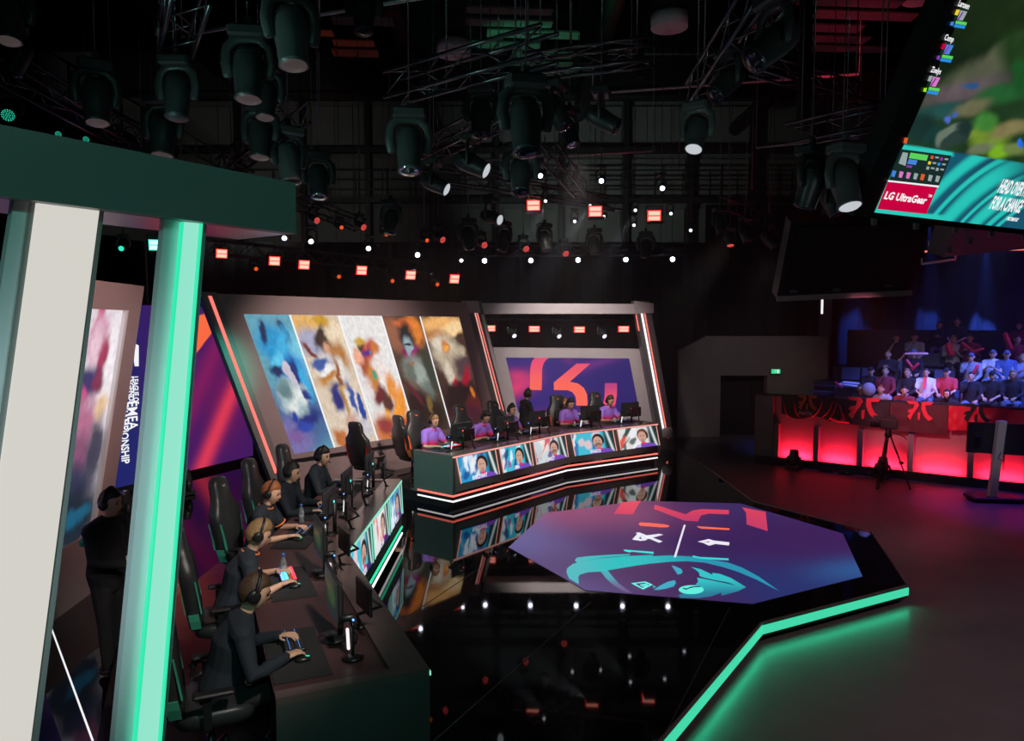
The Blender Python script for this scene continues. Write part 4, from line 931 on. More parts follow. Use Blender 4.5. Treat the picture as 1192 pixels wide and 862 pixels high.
def headpt(d, feat=True):
    x, y, z = d
    X = .083 * x; Y = .104 * y; Z = .130 * z
    if z < -.1: k = min(1, (-.1 - z) / .9); X *= 1 - .30 * k; Y = Y * (1 - .10 * k) + .012 * k
    if y > .3: Y = Y - .012 * (y - .3)
    if y < 0: Y *= 1.04
    if feat:
        if y > .2:
            nx = math.exp(-(x / .13) ** 2) * math.exp(-((z + .22) / .16) ** 2); Y += .024 * nx
            Y += .010 * math.exp(-(x / .16) ** 2) * math.exp(-((z + .02) / .12) ** 2)
            ex = math.exp(-((abs(x) - .40) / .20) ** 2) * math.exp(-((z - .02) / .12) ** 2); Y -= .010 * ex
            Y += .007 * math.exp(-(x / .35) ** 2) * math.exp(-((z - .20) / .09) ** 2)
            Y += .006 * math.exp(-(x / .25) ** 2) * math.exp(-((z + .50) / .10) ** 2)
            Y += .012 * math.exp(-(x / .35) ** 2) * math.exp(-((z + .84) / .14) ** 2)
    return Vector((X, Y, Z))
def sphere_grid(n, k):
    out = []
    for i in range(k + 1):
        t = PI * i / k; out.append([Vector((max(math.sin(t), .004) * math.cos(2 * PI * j / n), max(math.sin(t), .004) * math.sin(2 * PI * j / n), -math.cos(t))) for j in range(n)])
    return out
def add_head(mb, T, hi):
    n, k = (36, 30) if hi else (18, 14)
    mb.loft([[T @ headpt(d) for d in r] for r in sphere_grid(n, k)])
    for s in (-1, 1):
        mb.tube([T @ Vector((s * .078, -.012, -.035)), T @ Vector((s * .090, -.018, -.01)), T @ Vector((s * .091, -.022, .02)), T @ Vector((s * .080, -.014, .03))], [.008, .013, .014, .009], 7, round_=True)
        mb.mi = 1; mb.ball(T @ Vector((s * .032, .0865, .004)), .0085, 8, 6); mb.tube([T @ Vector((s * .048, .086, .026)), T @ Vector((s * .032, .097, .030)), T @ Vector((s * .015, .098, .027))], .0035, 5); mb.mi = 0
    mb.mi = 2; mb.tube([T @ Vector((-.024, .090, -.068)), T @ Vector((0, .099, -.066)), T @ Vector((.024, .090, -.068))], [.003, .006, .003], 6, round_=True); mb.mi = 0
HAIR = {
 'short': lambda d: sst1(-.05, .10, d.z - (.55 if d.y > .4 else (.0 if d.y > -.2 else -.55)) + (0 if d.y > .4 else 0)),
 'curly': None, 'long': None}
def sst1(a, b, x): t = min(1, max(0, (x - a) / (b - a))); return t * t * (3 - 2 * t)
def add_hair(mb, T, style, hi, seed=0):
    n, k = (36, 28) if hi else (18, 14); rings = []
    for r in sphere_grid(n, k):
        q = []
        for d in r:
            line = .52 - .10 * abs(d.x) if d.y > .45 else (.52 + (-.12 - .52) * (.45 - d.y) / .55 if d.y > -.10 else (-.12 + (-.62 + .12) * min(1, (-.10 - d.y) / .5)))
            if style == 'long': line = .50 if d.y > .35 else -1.2
            if style == 'cap': line = .32
            h = sst1(-.06, .06, d.z - line); no = mnoise.noise(d * 5 + Vector((seed, 0, 0)))
            up = {'short': .10, 'curly': .17, 'long': .13, 'cap': .12, 'quiff': .14}[style]
            f = .93 + h * (up + .07 + (.05 if style == 'curly' else .025) * no + (.05 if style == 'quiff' and d.y > 0 and d.z > .5 else 0))
            p = headpt(d, False) * f
            if style == 'long' and d.y < .2 and d.z < -.2: p.z -= .10 * min(1, (-.2 - d.z)); p.x *= 1.12
            q.append(T @ p)
        rings.append(q)
    mb.loft(rings)
    if style == 'cap': mb.loft([[T @ Vector((.075 * math.cos(a) * (1 if s_ < 2 else .9), .075 + .07 * max(0, math.sin(a)) * 1.0 - (0 if s_ else .0), .045 + .006 * s_)) for a in [PI * j / 8 for j in range(9)]] for s_ in range(3)])
def add_hand(mb, w, f, u, side, curl=.5, sc_=1.0):
    """w wrist, f finger direction, u back-of-hand direction, side +1 = thumb towards +s"""
    w = Vector(w); f = Vector(f).normalized(); u = Vector(u); u = (u - f * u.dot(f)).normalized(); s = f.cross(u) * side
    mb.tube([w - f * .01, w + f * .03, w + f * .065, w + f * .090], [(.024, .019), (.034, .016), (.040, .014), (.037, .011)] , 8, round_=False)
    for i, (o, L) in enumerate(((.030, .070), (.010, .080), (-.010, .074), (-.029, .058))):
        b = w + f * .085 + s * o; a1 = curl * .6; a2 = curl * 1.5; a3 = curl * 2.1
        p1 = b + (f * math.cos(a1) - u * math.sin(a1)) * L * .45 + s * o * .12; p2 = p1 + (f * math.cos(a2) - u * math.sin(a2)) * L * .32; p3 = p2 + (f * math.cos(a3) - u * math.sin(a3)) * L * .23
        mb.tube([b - f * .012, p1, p2, p3], [.0095, .0085, .0078, .0065], 6, round_=True)
    b = w + f * .022 + s * .028; p1 = b + (f * .55 + s * .75 - u * .25).normalized() * .036; p2 = p1 + (f * .9 + s * .25 - u * .25).normalized() * .032
    mb.tube([b - s * .01, p1, p2], [.013, .0105, .008], 6, round_=True)
SHAPES = {}
def figure(key, seated=True, lean=.18, yaw=0., pitch=-.12, hands=None, hi=False, sleeve='long', legs=None, hair='short', seed=0, width=1.0, twist=0.0, top='shirt', hairlen=0):
    """meshes of one figure facing +Y, standing or sitting over the origin; cached by key"""
    if key in SHAPES: return SHAPES[key]
    hz = .56 if seated else .94; pel = Vector((0, 0, hz)); L = lean
    up = Vector((0, math.sin(L), math.cos(L))); neckb = pel + up * .51; chest = pel + up * .36 + Vector((0, -.015, 0)); belly = pel + up * .18
    hd = neckb + Vector((0, .045 + .06 * math.sin(L), .0)) + (up * .5 + Vector((0, 0, .5))).normalized() * .180
    T = Matrix.Translation(hd) @ Euler((pitch, 0, yaw), 'XYZ').to_matrix().to_4x4() @ Matrix.Scale(.88 if key[0] == 'c' else 1.0, 4)
    sh = [neckb + Vector((s * .185 * width, -.01, -.045)) for s in (-1, 1)]
    hands = hands or [(-.16, .40, hz + .22), (.16, .40, hz + .22)]
    el = []; wr = []
    for i, s in enumerate((-1, 1)):
        e, w_ = ik(sh[i], hands[i], .285, .25, (s * .55, -.25, -.8)); el.append(e); wr.append(w_)
    vox = .011 if hi else .022
    lg = legs
    if lg is None:
        lg = [[(-.10, .03, hz - .03), (-.13, .43, hz - .02), (-.14, .38, .09)], [(.10, .03, hz - .03), (.13, .43, hz - .02), (.14, .38, .09)]] if seated else [[(-.09, 0, hz - .03), (-.10, .02, .50), (-.11, -.01, .09)], [(.09, 0, hz - .03), (.10, .03, .50), (.12, .0, .09)]]
    W_ = width
    def torso(mb, g):
        mb.tube([pel - Vector((0, 0, .07)), pel + Vector((0, 0, .03)), belly, chest, neckb - up * .08, neckb - up * .01], [(.14 * W_ + g, .11 + g), (.165 * W_ + g, .125 + g), (.145 * W_ + g, .115 + g), (.165 * W_ + g, .12 + g), (.15 * W_ + g, .095 + g), (.07 + g, .065 + g)], 14, round_=True)
        mb.tube([sh[0], (sh[0] + sh[1]) / 2 + Vector((0, -.01, .02)), sh[1]], [.056 + g, .07 + g, .056 + g], 8, round_=True)
    def arms(mb, g, t):                        # t: fraction of the arm covered
        for i in range(2):
            pts = [sh[i], sh[i].lerp(el[i], .5), el[i]]; r = [.055 + g, .046 + g, .040 + g]
            if t >= 1: pts += [el[i].lerp(wr[i], .4), wr[i]]; r += [.038 + g, .026 + g * .8]
            else: pts = [sh[i], sh[i].lerp(el[i], .4), sh[i].lerp(el[i], .72)]; r = [.056 + g, .052 + g * 1.4, .047 + g * 1.6]
            mb.tube(pts, r, 9, round_=True)
    def legs_(mb, g, lo=1.0):
        for q in lg:
            a, k, f = map(Vector, q)
            mb.tube([a, a.lerp(k, .5), k, k.lerp(f, .4), k.lerp(f, lo)], [.088 + g, .076 + g, .058 + g, .054 + g, .040 + g * 1.3], 9, round_=True)
        mb.tube([Vector(lg[0][0]), Vector(lg[1][0])], .09 + g, 8, round_=True)
    b = MB(); torso(b, 0); arms(b, 0, 1); legs_(b, 0); b.tube([neckb - up * .04, neckb + up * .02, hd - Vector((0, .01, .06))], [.06, .052, .050], 10, round_=True)
    body = remesh(b, vox, 'body', 'skin')
    add_head(body, T, hi)
    for i, s in enumerate((-1, 1)):
        f = (wr[i] - el[i]).normalized(); f = (f + Vector((-.15 * s, .25, -.05))).normalized(); add_hand(body, wr[i], f, (0, 0, 1), -s, .5)
    sb = MB(); torso(sb, .026); arms(sb, .016, 1.0 if sleeve == 'long' else .6); sb.tube([neckb - up * .03, neckb + up * .035], [.076, .062], 10)
    shirt = remesh(sb, vox, 'shirt', 'navy_cloth', 2)
    tb_ = MB(); legs_(tb_, .012, .96); tb_.tube([pel - Vector((0, 0, .06)), pel + Vector((0, 0, .06))], [(.16 * W_, .13), (.165 * W_, .13)], 12, round_=True)
    trou = remesh(tb_, vox, 'trousers', 'denim', 2)
    shoes = []
    for q in lg:
        f = Vector(q[2]); s_ = MB(); s_.tube([f + Vector((0, -.05, -.035)), f + Vector((0, .03, -.04)), f + Vector((0, .12, -.055)), f + Vector((0, .18, -.062))], [(.042, .048), (.045, .045), (.046, .032), (.036, .022)], 9, round_=True)
        s_.tube([f + Vector((0, -.03, -.02)), f + Vector((0, 0, .03))], [.045, .046], 9); shoes.append(s_)
    hr = MB(); add_hair(hr, T, hair, hi, seed)
    hs = []
    m = MB(); m.tube([T @ Vector((.106 * math.cos(a), -.01, .142 * math.sin(a) + .010)) for a in [PI * j / 14 for j in range(15)]], (.007, .015) and .011, 7); hs.append(('band', m))
    for s in (-1, 1):
        m = MB(); m.lathe([(.030, 0), (.046, .006), (.048, .022), (.036, .034), (.012, .037)], T @ Vector((s * .080, -.012, -.008)), T.to_3x3() @ Vector((s, 0, 0)), 18); hs.append(('ear_cup', m))
    m = MB(); m.tube([T @ Vector((-.098, .0, -.03)), T @ Vector((-.09, .06, -.07)), T @ Vector((-.045, .105, -.080))], .0035, 5); m.ball(T @ Vector((-.042, .108, -.080)), .009, 8, 6); hs.append(('microphone', m))
    kn = MB(); kn.tube([neckb + up * .03 + Vector((.082 * math.cos(a), .074 * math.sin(a) + .006, -.026 * math.sin(a) - .004)) for a in [2 * PI * j / 14 for j in range(15)]], .010, 5)
    R_ = dict(body=body.mesh('body', ['skin', 'eye', 'lip']), shirt=shirt.mesh(top, 'navy_cloth'), trousers=trou.mesh('trousers', 'black_cloth'), shoes=[s_.mesh('shoe', 'plastic_black') for s_ in shoes], hair=hr.mesh('hair', 'hair_brown'), headset=[(n_, m_.mesh(n_, 'plastic_black')) for n_, m_ in hs], collar=kn.mesh('collar', 'orange_trim'), head=T, wr=wr, neckb=neckb, hd=hd)
    # cuffs
    c_ = []
    for i in range(2):
        q = MB(); d = (el[i] - sh[i]).normalized(); p = sh[i].lerp(el[i], .76); q.tube([p - d * .008, p + d * .008], .080, 12); c_.append(q.mesh('cuff', 'orange_trim'))
    R_['cuffs'] = c_
    SHAPES[key] = R_; return R_
def child(name, me, parent, m=None):
    o = bpy.data.objects.new(name, me); C.objects.link(o); o.parent = parent
    if m:
        for i, k in enumerate(m if isinstance(m, (list, tuple)) else [m]): o.material_slots[i].link = 'OBJECT'; o.material_slots[i].material = M[k]
    return o
def person(shape, label, loc, rz, shirt='navy_cloth', trousers='black_cloth', hair='hair_brown', skin='skin', headset=False, collar=None, cuffs=None, group=None, top='shirt', shoes='plastic_black'):
    o = bpy.data.objects.new('person', shape['body']); C.objects.link(o); o.location = loc; o.rotation_euler = (0, 0, rz)
    o.material_slots[0].link = 'OBJECT'; o.material_slots[0].material = M[skin]
    tag(o, label, 'person', group)
    child(top, shape['shirt'], o, shirt); child('trousers', shape['trousers'], o, trousers); child('hair', shape['hair'], o, hair)
    for s_ in shape['shoes']: child('shoe', s_, o, shoes)
    if collar: child('collar', shape['collar'], o, collar)
    if cuffs:
        for c in shape['cuffs']: child('cuff', c, o, cuffs)
    if headset:
        hs = None
        for n_, m_ in shape['headset']:
            if hs is None: hs = child('headset', m_, o)
            else: child(n_, m_, hs)
    return o

# ------------------------------------------------------------------ gaming chair
def outline_chair():
    h = [(.20, .50), (.25, .60), (.255, .75), (.29, .95), (.285, 1.06), (.20, 1.15), (.165, 1.22), (.165, 1.34), (.13, 1.40), (.06, 1.415)]
    return h + [(-x, z) for x, z in reversed(h)]
def gaming_chair(label, loc, rz, stripe, hi=True, group=None):
    t = thing('gaming_chair', label, 'chair', loc, rz, group)
    mb = MB()
    for k in range(5):
        a = 2 * PI * k / 5 + .3; mb.tube([(0, 0, .12), (.17 * math.cos(a), .17 * math.sin(a), .10), (.32 * math.cos(a), .32 * math.sin(a), .075)], [.03, .024, .016], 6)
    mb.build('star_base', 'plastic_black', t)
    for k in range(5):
        a = 2 * PI * k / 5 + .3; mb = MB(); mb.lathe([(.020, -.022), (.030, -.018), (.030, .018), (.020, .022)], (.32 * math.cos(a), .32 * math.sin(a), .032), (math.sin(a), -math.cos(a), 0), 12); mb.tube([(.32 * math.cos(a), .32 * math.sin(a), .045), (.32 * math.cos(a), .32 * math.sin(a), .085)], .01, 6); mb.build('caster', 'plastic_dark', t)
    mb = MB(); mb.lathe([(.035, .10), (.035, .26), (.022, .26), (.022, .40), (.10, .40), (.10, .43)], n=14); mb.build('gas_lift', 'plastic_black', t)
    mb = MB(); mb.smooth = True
    rings = []
    for z, k in ((.425, .90), (.44, 1.0), (.49, 1.0), (.515, .93), (.512, .5)):
        rings.append([Vector((math.copysign(abs(math.cos(a)) ** .5, math.cos(a)) * .265 * k, math.copysign(abs(math.sin(a)) ** .5, math.sin(a)) * .26 * k + .03, z + (.03 * (abs(math.cos(a)) ** 3) if z > .48 else 0))) for a in [2 * PI * j / 28 for j in range(28)]])
    mb.loft(rings); mb.build('seat', 'chair_leather', t)
    O = outline_chair(); B = lambda x, z, y: Vector((x, -.22 - (z - .5) * .16 + y, z))
    mb = MB(); rings = []
    for y, k in ((-.045, .90), (-.03, 1.0), (.02, 1.0), (.05, .90)):
        rings.append([B(x * k, .95 + (z - .95) * (k * .5 + .5), y + (.035 * (abs(x) / .28) ** 2 if y > 0 else 0)) for x, z in O])
    mb.loft(rings); bk = mb.build('backrest', 'chair_leather', t)
    for s in (-1, 1):
        mb = MB(); pl = [(.262, .66), (.268, .80), (.29, .95), (.268, .95), (.235, .80), (.22, .66)]
        mb.prism([B(s * x, z, .048 + .02) for x, z in pl], (0, .012, 0)); mb.prism([B(s * x, z, -.048) for x, z in pl], (0, -.006, 0)); mb.build('side_stripe', stripe, bk)
        mb = MB(); pl = [(.215, .52), (.245, .60), (.255, .66), (.235, .66), (.225, .60)]; mb.prism([B(s * (x + .012), z, -.03) for x, z in pl], (0, .08, 0)); mb.build('side_stripe', stripe, bk)
        mb = MB(); mb.bar((s * .28, -.02, .44), (s * .31, -.02, .66), .03, .05); mb.box((s * .31, .02, .69), (.085, .26, .03), bev=.01); mb.build('armrest', 'plastic_black', t)
    mb = MB(); mb.prism([B(-.05, 1.30, .055), B(.05, 1.30, .055), B(.045, 1.325, .055), B(-.055, 1.325, .055)], (0, .004, 0)); mb.prism([B(x, z, .053) for x, z in ((-.03, 1.13), (0, 1.20), (.03, 1.13), (.012, 1.07), (0, 1.10), (-.012, 1.07))], (0, .004, 0)); mb.build('logo_patch', stripe if stripe != 'chair_teal' else 'grey_cloth', bk)
    return t
# ------------------------------------------------------------------ desk equipment (origin on the tabletop, user sits at -Y)
def monitor(label, loc, rz, tilt=0.0, group='monitors on the players desks'):
    t = thing('monitor', label, 'monitor', loc, rz, group)
    mb = MB(); mb.box((0, 0, .34), (.56, .028, .335), bev=.008); mb.box((0, .028, .33), (.24, .035, .18), bev=.01); h = mb.build('housing', 'plastic_dark', t)
    f = lambda u, v: painter((40, 52, 48), [(.5, .5, .3, .25, (60, 90, 60)), (.3, .6, .2, .1, (90, 80, 60)), (.5, .05, .3, .06, (30, 60, 80))], 5)(u, v) * .6
    display('display', quad((-.27, -.0155, .185), (.27, -.0155, .185), (.27, -.0155, .495), (-.27, -.0155, .495)), 24, 14, f, t)
    mb = MB(); mb.tube([(0, .05, .02), (0, .055, .34)], .022, 10); mb.build('stand', 'plastic_black', t)
    mb = MB(); mb.lathe([(.12, 0), (.12, .010), (.03, .022)], n=24); mb.build('base', 'plastic_black', t)
    mb = MB(); mb.ball((0, .047, .36), (.016, .006, .016), 10, 6); mb.build('status_light', 'red_led' if 'violet' in label else 'cyan_led', h)
    return t
def arm_monitor(label, loc, rz):
    t = thing('side_monitor', label, 'monitor', loc, rz, 'side monitors on folding arms')
    mb = MB(); mb.box((0, 0, .30), (.34, .022, .22), bev=.006); mb.build('housing', 'plastic_black', t)
    mb = MB(); mb.tube([(0, .02, .30), (.05, .12, .22), (-.12, -.02, .12), (-.16, .02, .0)], .014, 8); mb.build('folding_arm', 'plastic_dark', t)
    mb = MB(); mb.lathe([(.05, 0), (.05, .012), (.02, .03)], (-.16, .02, 0), n=14); mb.build('clamp', 'plastic_black', t); return t
def face_camera(label, loc, rz):
    t = thing('face_camera', label, 'camera', loc, rz, 'face cameras with light bars on the desks')
    mb = MB(); mb.lathe([(.075, 0), (.078, .012), (.07, .022), (.02, .028)], n=20); mb.build('base', 'plastic_black', t)
    mb = MB(); mb.tube([(0, 0, .02), (.0, .01, .20)], .011, 8); mb.tube([(0, .01, .20), (-.02, 0, .26)], .014, 8); mb.tube([(.0, .02, .1), (.06, .02, .18), (.01, 0, .24)], .006, 6); mb.build('stand', 'plastic_black', t)
    mb = MB(); mb.lathe([(.028, -.05), (.032, -.045), (.032, .04), (.026, .05)], (-.03, -.03, .285), (-.2, -1, 0), 14); c = mb.build('camera_body', 'plastic_black', t)
    mb = MB(); mb.box((.035, .0, .29), (.012, .012, .012)); mb.build('status_light', 'blue_led', c)
    mb = MB(); mb.box((-.06, -.02, .12), (.03, .02, .15), Euler((0, -.25, 0)), bev=.006); mb.build('light_bar', 'letter_white', t)
    return t
def keyboard(label, loc, rz, kind=0):
    t = thing('keyboard', label, 'keyboard', loc, rz, 'keyboards in front of the players')
    mb = MB(); mb.box((0, 0, .012), (.37, .15, .024), bev=.006); mb.build('case', 'plastic_black', t)
    cols = [['blue_led', 'plastic_dark', 'plastic_dark', 'plastic_dark'], ['red_led', 'print_orange', 'cyan_led', 'blue_led']][kind]
    for r in range(4):
        mb = MB()
        for k in range(13): mb.box((-.165 + k * .0275, .052 - r * .034, .028), (.021, .026, .009))
        mb.build('key_row', cols[r] if kind else ('plastic_dark'), t)
    if not kind:
        mb = MB()
        for k in range(26): mb.box((-.165 + (k % 13) * .0275 + .008, .046 - (k // 13) * .068 - .012, .0335), (.006, .003, .002))
        mb.build('key_lights', 'blue_led', t)
    return t
def mouse(label, loc, rz, c='teal_strip'):
    t = thing('mouse', label, 'mouse', loc, rz, 'mice beside the keyboards'); mb = MB(); mb.ball((0, 0, .012), (.030, .055, .024), 12, 8); mb.build('shell', 'plastic_black', t)
    mb = MB(); mb.tube([(0, .02, .037), (0, .045, .032)], .004, 6); mb.build('wheel', c, t); return t
def mousepad(label, loc, rz, sx=.85):
    mb = MB(); mb.box((0, 0, .003), (sx, .38, .006)); o = mb.build('desk_mat', 'mousepad'); o.location = loc; o.rotation_euler = (0, 0, rz); return tag(o, label, 'desk mat', 'black desk mats on the players desks')
def bottle(label, loc):
    t = thing('water_bottle', label, 'bottle', loc, 0); mb = MB(); mb.lathe([(.028, 0), (.032, .006), (.032, .05), (.030, .06), (.032, .07), (.032, .13), (.022, .165), (.013, .185), (.013, .20)], n=18); mb.build('bottle_body', 'bottle_plastic', t)
    mb = MB(); mb.lathe([(.0335, .075), (.0335, .115)], n=18, cap=False); mb.build('paper_label', 'grey_cloth', t)
    mb = MB(); mb.lathe([(.016, .195), (.016, .222), (.012, .225)], n=12); mb.build('cap', 'bottle_cap', t); return t
def mic_arm(label, loc, rz):
    t = thing('cable_box', label, 'equipment', loc, rz); mb = MB(); mb.box((0, 0, .04), (.16, .10, .08), bev=.01); mb.build('case', 'plastic_black', t)
    mb = MB(); mb.tube([(.05, .05, .02), (.15, .10, .01), (.22, .02, .01), (.30, .10, .01)], .006, 6); mb.build('cable', 'plastic_black', t); return t

TZ = .953
def station(i, seg, along, dist, name, side, figkw, pk, kb, stripe, who):
    a, b = Vector(seg[0]), Vector(seg[1]); d = (b - a).normalized(); inn = Vector((-d.y, d.x)); fw = -inn; rz = math.atan2(fw.y, fw.x) - PI / 2; rt = Vector((fw.y, -fw.x))
    q = lambda f, r: a + d * along + inn * dist + fw * f + rt * r
    v = lambda f, r, z: (q(f, r).x, q(f, r).y, z)
    hy = [(-.16, .41, .815), (.215, .415, .805)] if 'hands' not in figkw else figkw.pop('hands')
    sh = figure(('p', name, i), True, hands=hy, hi=(name == 'near'), seed=i, **figkw)
    person(sh, who, v(0, 0, .20), rz, headset=True, **pk)
    gaming_chair({'near': 'black gaming chair with teal side stripes behind ', 'far': 'black gaming chair with orange side stripes behind '}[name] + side, v(-.07, 0, .20), rz, stripe)
    rv = 'rival ' if name == 'far' else ''
    mousepad('black desk mat in front of ' + side, v(.50, .06, TZ), rz)
    keyboard('dark keyboard with small lit keys in front of ' + side if kb != 1 else 'keyboard glowing in rainbow colours in front of ' + side, v(.50, -.12, TZ + .006), rz, kb)
    mouse('small black mouse under the right hand of ' + side, v(.53, .22, TZ + .006), rz)
    if name == 'near': monitor('dark monitor standing in front of ' + side, v(.80, -.10, TZ), rz)
    else: monitor('dark monitor with red status light before ' + side, v(.80, -.06, TZ), rz)
    face_camera('face camera with white light bar beside ' + side, v(.86, .30, TZ), rz)
    arm_monitor('small side monitor on a folding arm beyond ' + side, v(1.02, -.05, TZ), rz + .1)
    return q
NS = [NEAR[:2], NEAR[1:]]
who_n = ['brown-haired player in dark jacket at the near end of the teal desk', 'player in dark tee with orange cuffs, second from near desk end', 'ginger-haired player in dark orange-trimmed tee at the near desk', 'bearded player in dark jacket, fourth along the near desk', 'dark-haired player in dark jacket at the far end of near desk']
side_n = ['the nearest player', 'the second player of the near desk', 'the ginger-haired player', 'the bearded player', 'the fifth player of the near desk']
jk = dict(shirt='navy_cloth', top='jacket'); te = dict(shirt='navy_cloth', collar='orange_trim', cuffs='orange_trim', top='tee_shirt')
Bl = NEAR[1][1]
station(0, NS[0], .70, 1.30, 'near', side_n[0], dict(lean=.30, pitch=-.35, hair='short'), dict(hair='hair_brown', **jk), 0, 'chair_teal', who_n[0])
station(1, NS[0], 2.20, 1.16, 'near', side_n[1], dict(lean=.32, pitch=-.40, hair='quiff', sleeve='short'), dict(hair='hair_fair', **te), 1, 'chair_teal', who_n[1])
station(2, NS[1], .62, 1.16, 'near', side_n[2], dict(lean=.20, pitch=-.30, hair='short', sleeve='short'), dict(hair='hair_ginger', **te), 0, 'chair_teal', who_n[2])
station(3, NS[1], 1.72, 1.22, 'near', side_n[3], dict(lean=.12, pitch=-.20, hair='short', width=1.1), dict(hair='hair_dark', **jk), 0, 'chair_teal', who_n[3])
station(4, NS[1], 2.86, 1.16, 'near', side_n[4], dict(lean=.16, pitch=-.18, hair='quiff', yaw=-.15), dict(hair='hair_dark', **jk), 0, 'chair_teal', who_n[4])
bottle('clear water bottle with blue cap beside the rainbow keyboard', tuple(P(330, 671, TZ)))
bottle('clear water bottle with blue cap beside the ginger-haired player', tuple(P(351, 608, TZ)))
# rival team
FS = [FAR[:2], FAR[1:]]
who_f = ['fair-haired player in violet and pink jersey at the left desk end', 'dark-haired player in violet jersey bending low over the far desk', 'bearded player in violet jersey in the middle of the far desk', 'player in violet jersey with white undersleeves at the far desk', 'curly-haired player in violet jersey at the right end of far desk']
side_f = ['the fair-haired violet player', 'the low-bending violet player', 'the bearded violet player', 'the violet player with white sleeves', 'the curly-haired violet player']
def along_of(seg, px, py, dd):
    a, b = Vector((*seg[0], 0)), Vector((*seg[1], 0)); d = (b - a).normalized(); inn = Vector((-d.y, d.x, 0)); p = R(px, py, a + inn * dd, inn); return (p - a).dot(d), p.z
for i, (px, py, sg, kw, hr) in enumerate([(504, 493, 0, dict(lean=.16, pitch=-.25, hair='short'), 'hair_fair'), (557, 493, 0, dict(lean=.42, pitch=-.5, hair='curly'), 'hair_dark'), (595, 480, 0, dict(lean=.14, pitch=-.15, hair='short'), 'hair_dark'),
                                 (663, 476, 1, dict(lean=.16, pitch=-.3, hair='curly'), 'hair_dark'), (709, 471, 1, dict(lean=.16, pitch=-.3, hair='curly'), 'hair_brown')]):
    al, z = along_of(FS[sg], px, py, 1.08); print('rival', i, round(al, 2), round(z, 2))
    station(i, FS[sg], al, 1.20, 'far', side_f[i], dict(sleeve='short' if i != 3 else 'short', **kw), dict(hair=hr, shirt='jersey', top='jersey', collar='print_red', skin='skin' if i != 3 else 'skin'), i == 0 and 1 or 0, 'chair_orange', who_f[i])
# officials and coach
st = figure('stand_a', False, .04, .25, -.15, [(-.14, .30, 1.02), (.14, .32, 1.05)], False, 'long', hair='short', seed=4, width=1.12, top='jacket')
person(st, 'standing official in black clothes behind the far desk', (.32, 17.55, 0), -1.2, 'black_cloth', 'black_cloth', 'hair_dark', 'skin_tan', True, top='jacket')
st = figure('coach', True, .0, 0, -.05, None, False, 'short', hair='short', seed=6, width=1.15)
c = person(st, 'seated coach in black tee behind the far desk, with red headset', (1.27, 17.55, .17), PI + .35, 'black_cloth', 'black_cloth', 'hair_ginger', 'skin_tan', True, top='tee_shirt')
gaming_chair('black gaming chair with orange stripes under the seated coach', (1.24, 17.62, .17), PI + .35, 'chair_orange')
st = figure('stand_b', False, .03, .0, -.08, [(-.10, .24, 1.10), (.12, .26, 1.08)], True, 'long', hair='short', seed=9, width=1.15, top='jacket', legs=[[(-.09, 0, .91), (-.11, .03, .50), (-.12, -.03, .09)], [(.09, 0, .91), (.10, .04, .50), (.11, .06, .09)]])
fp = P(116, 780); b_ = person(st, 'person in black jacket with headset and arms folded, between the pillars', (fp.x + .10, fp.y, 0), -PI / 2 - .1, 'black_cloth', 'black_cloth', 'hair_dark', 'skin', True, top='jacket', shoes='plastic_dark')
mb = MB(); mb.ball((.225, -.055, 1.31), (.03, .045, .045), 14, 8); mb.build('sleeve_badge', 'green_print', b_)
# spare chairs near the wall
gaming_chair('empty black gaming chair with red crest behind the fifth player', (W(3.0, 0).x + .75, W(3.0, 0).y - .75, .0), -PI / 2 + 1.0, 'chair_red')
ec = P(432, 600); gaming_chair('empty dark gaming chair between the two desks', (W(4.2, 0).x + .75, W(4.2, 0).y - .7, .0), -PI / 2 + .7, 'plastic_dark')

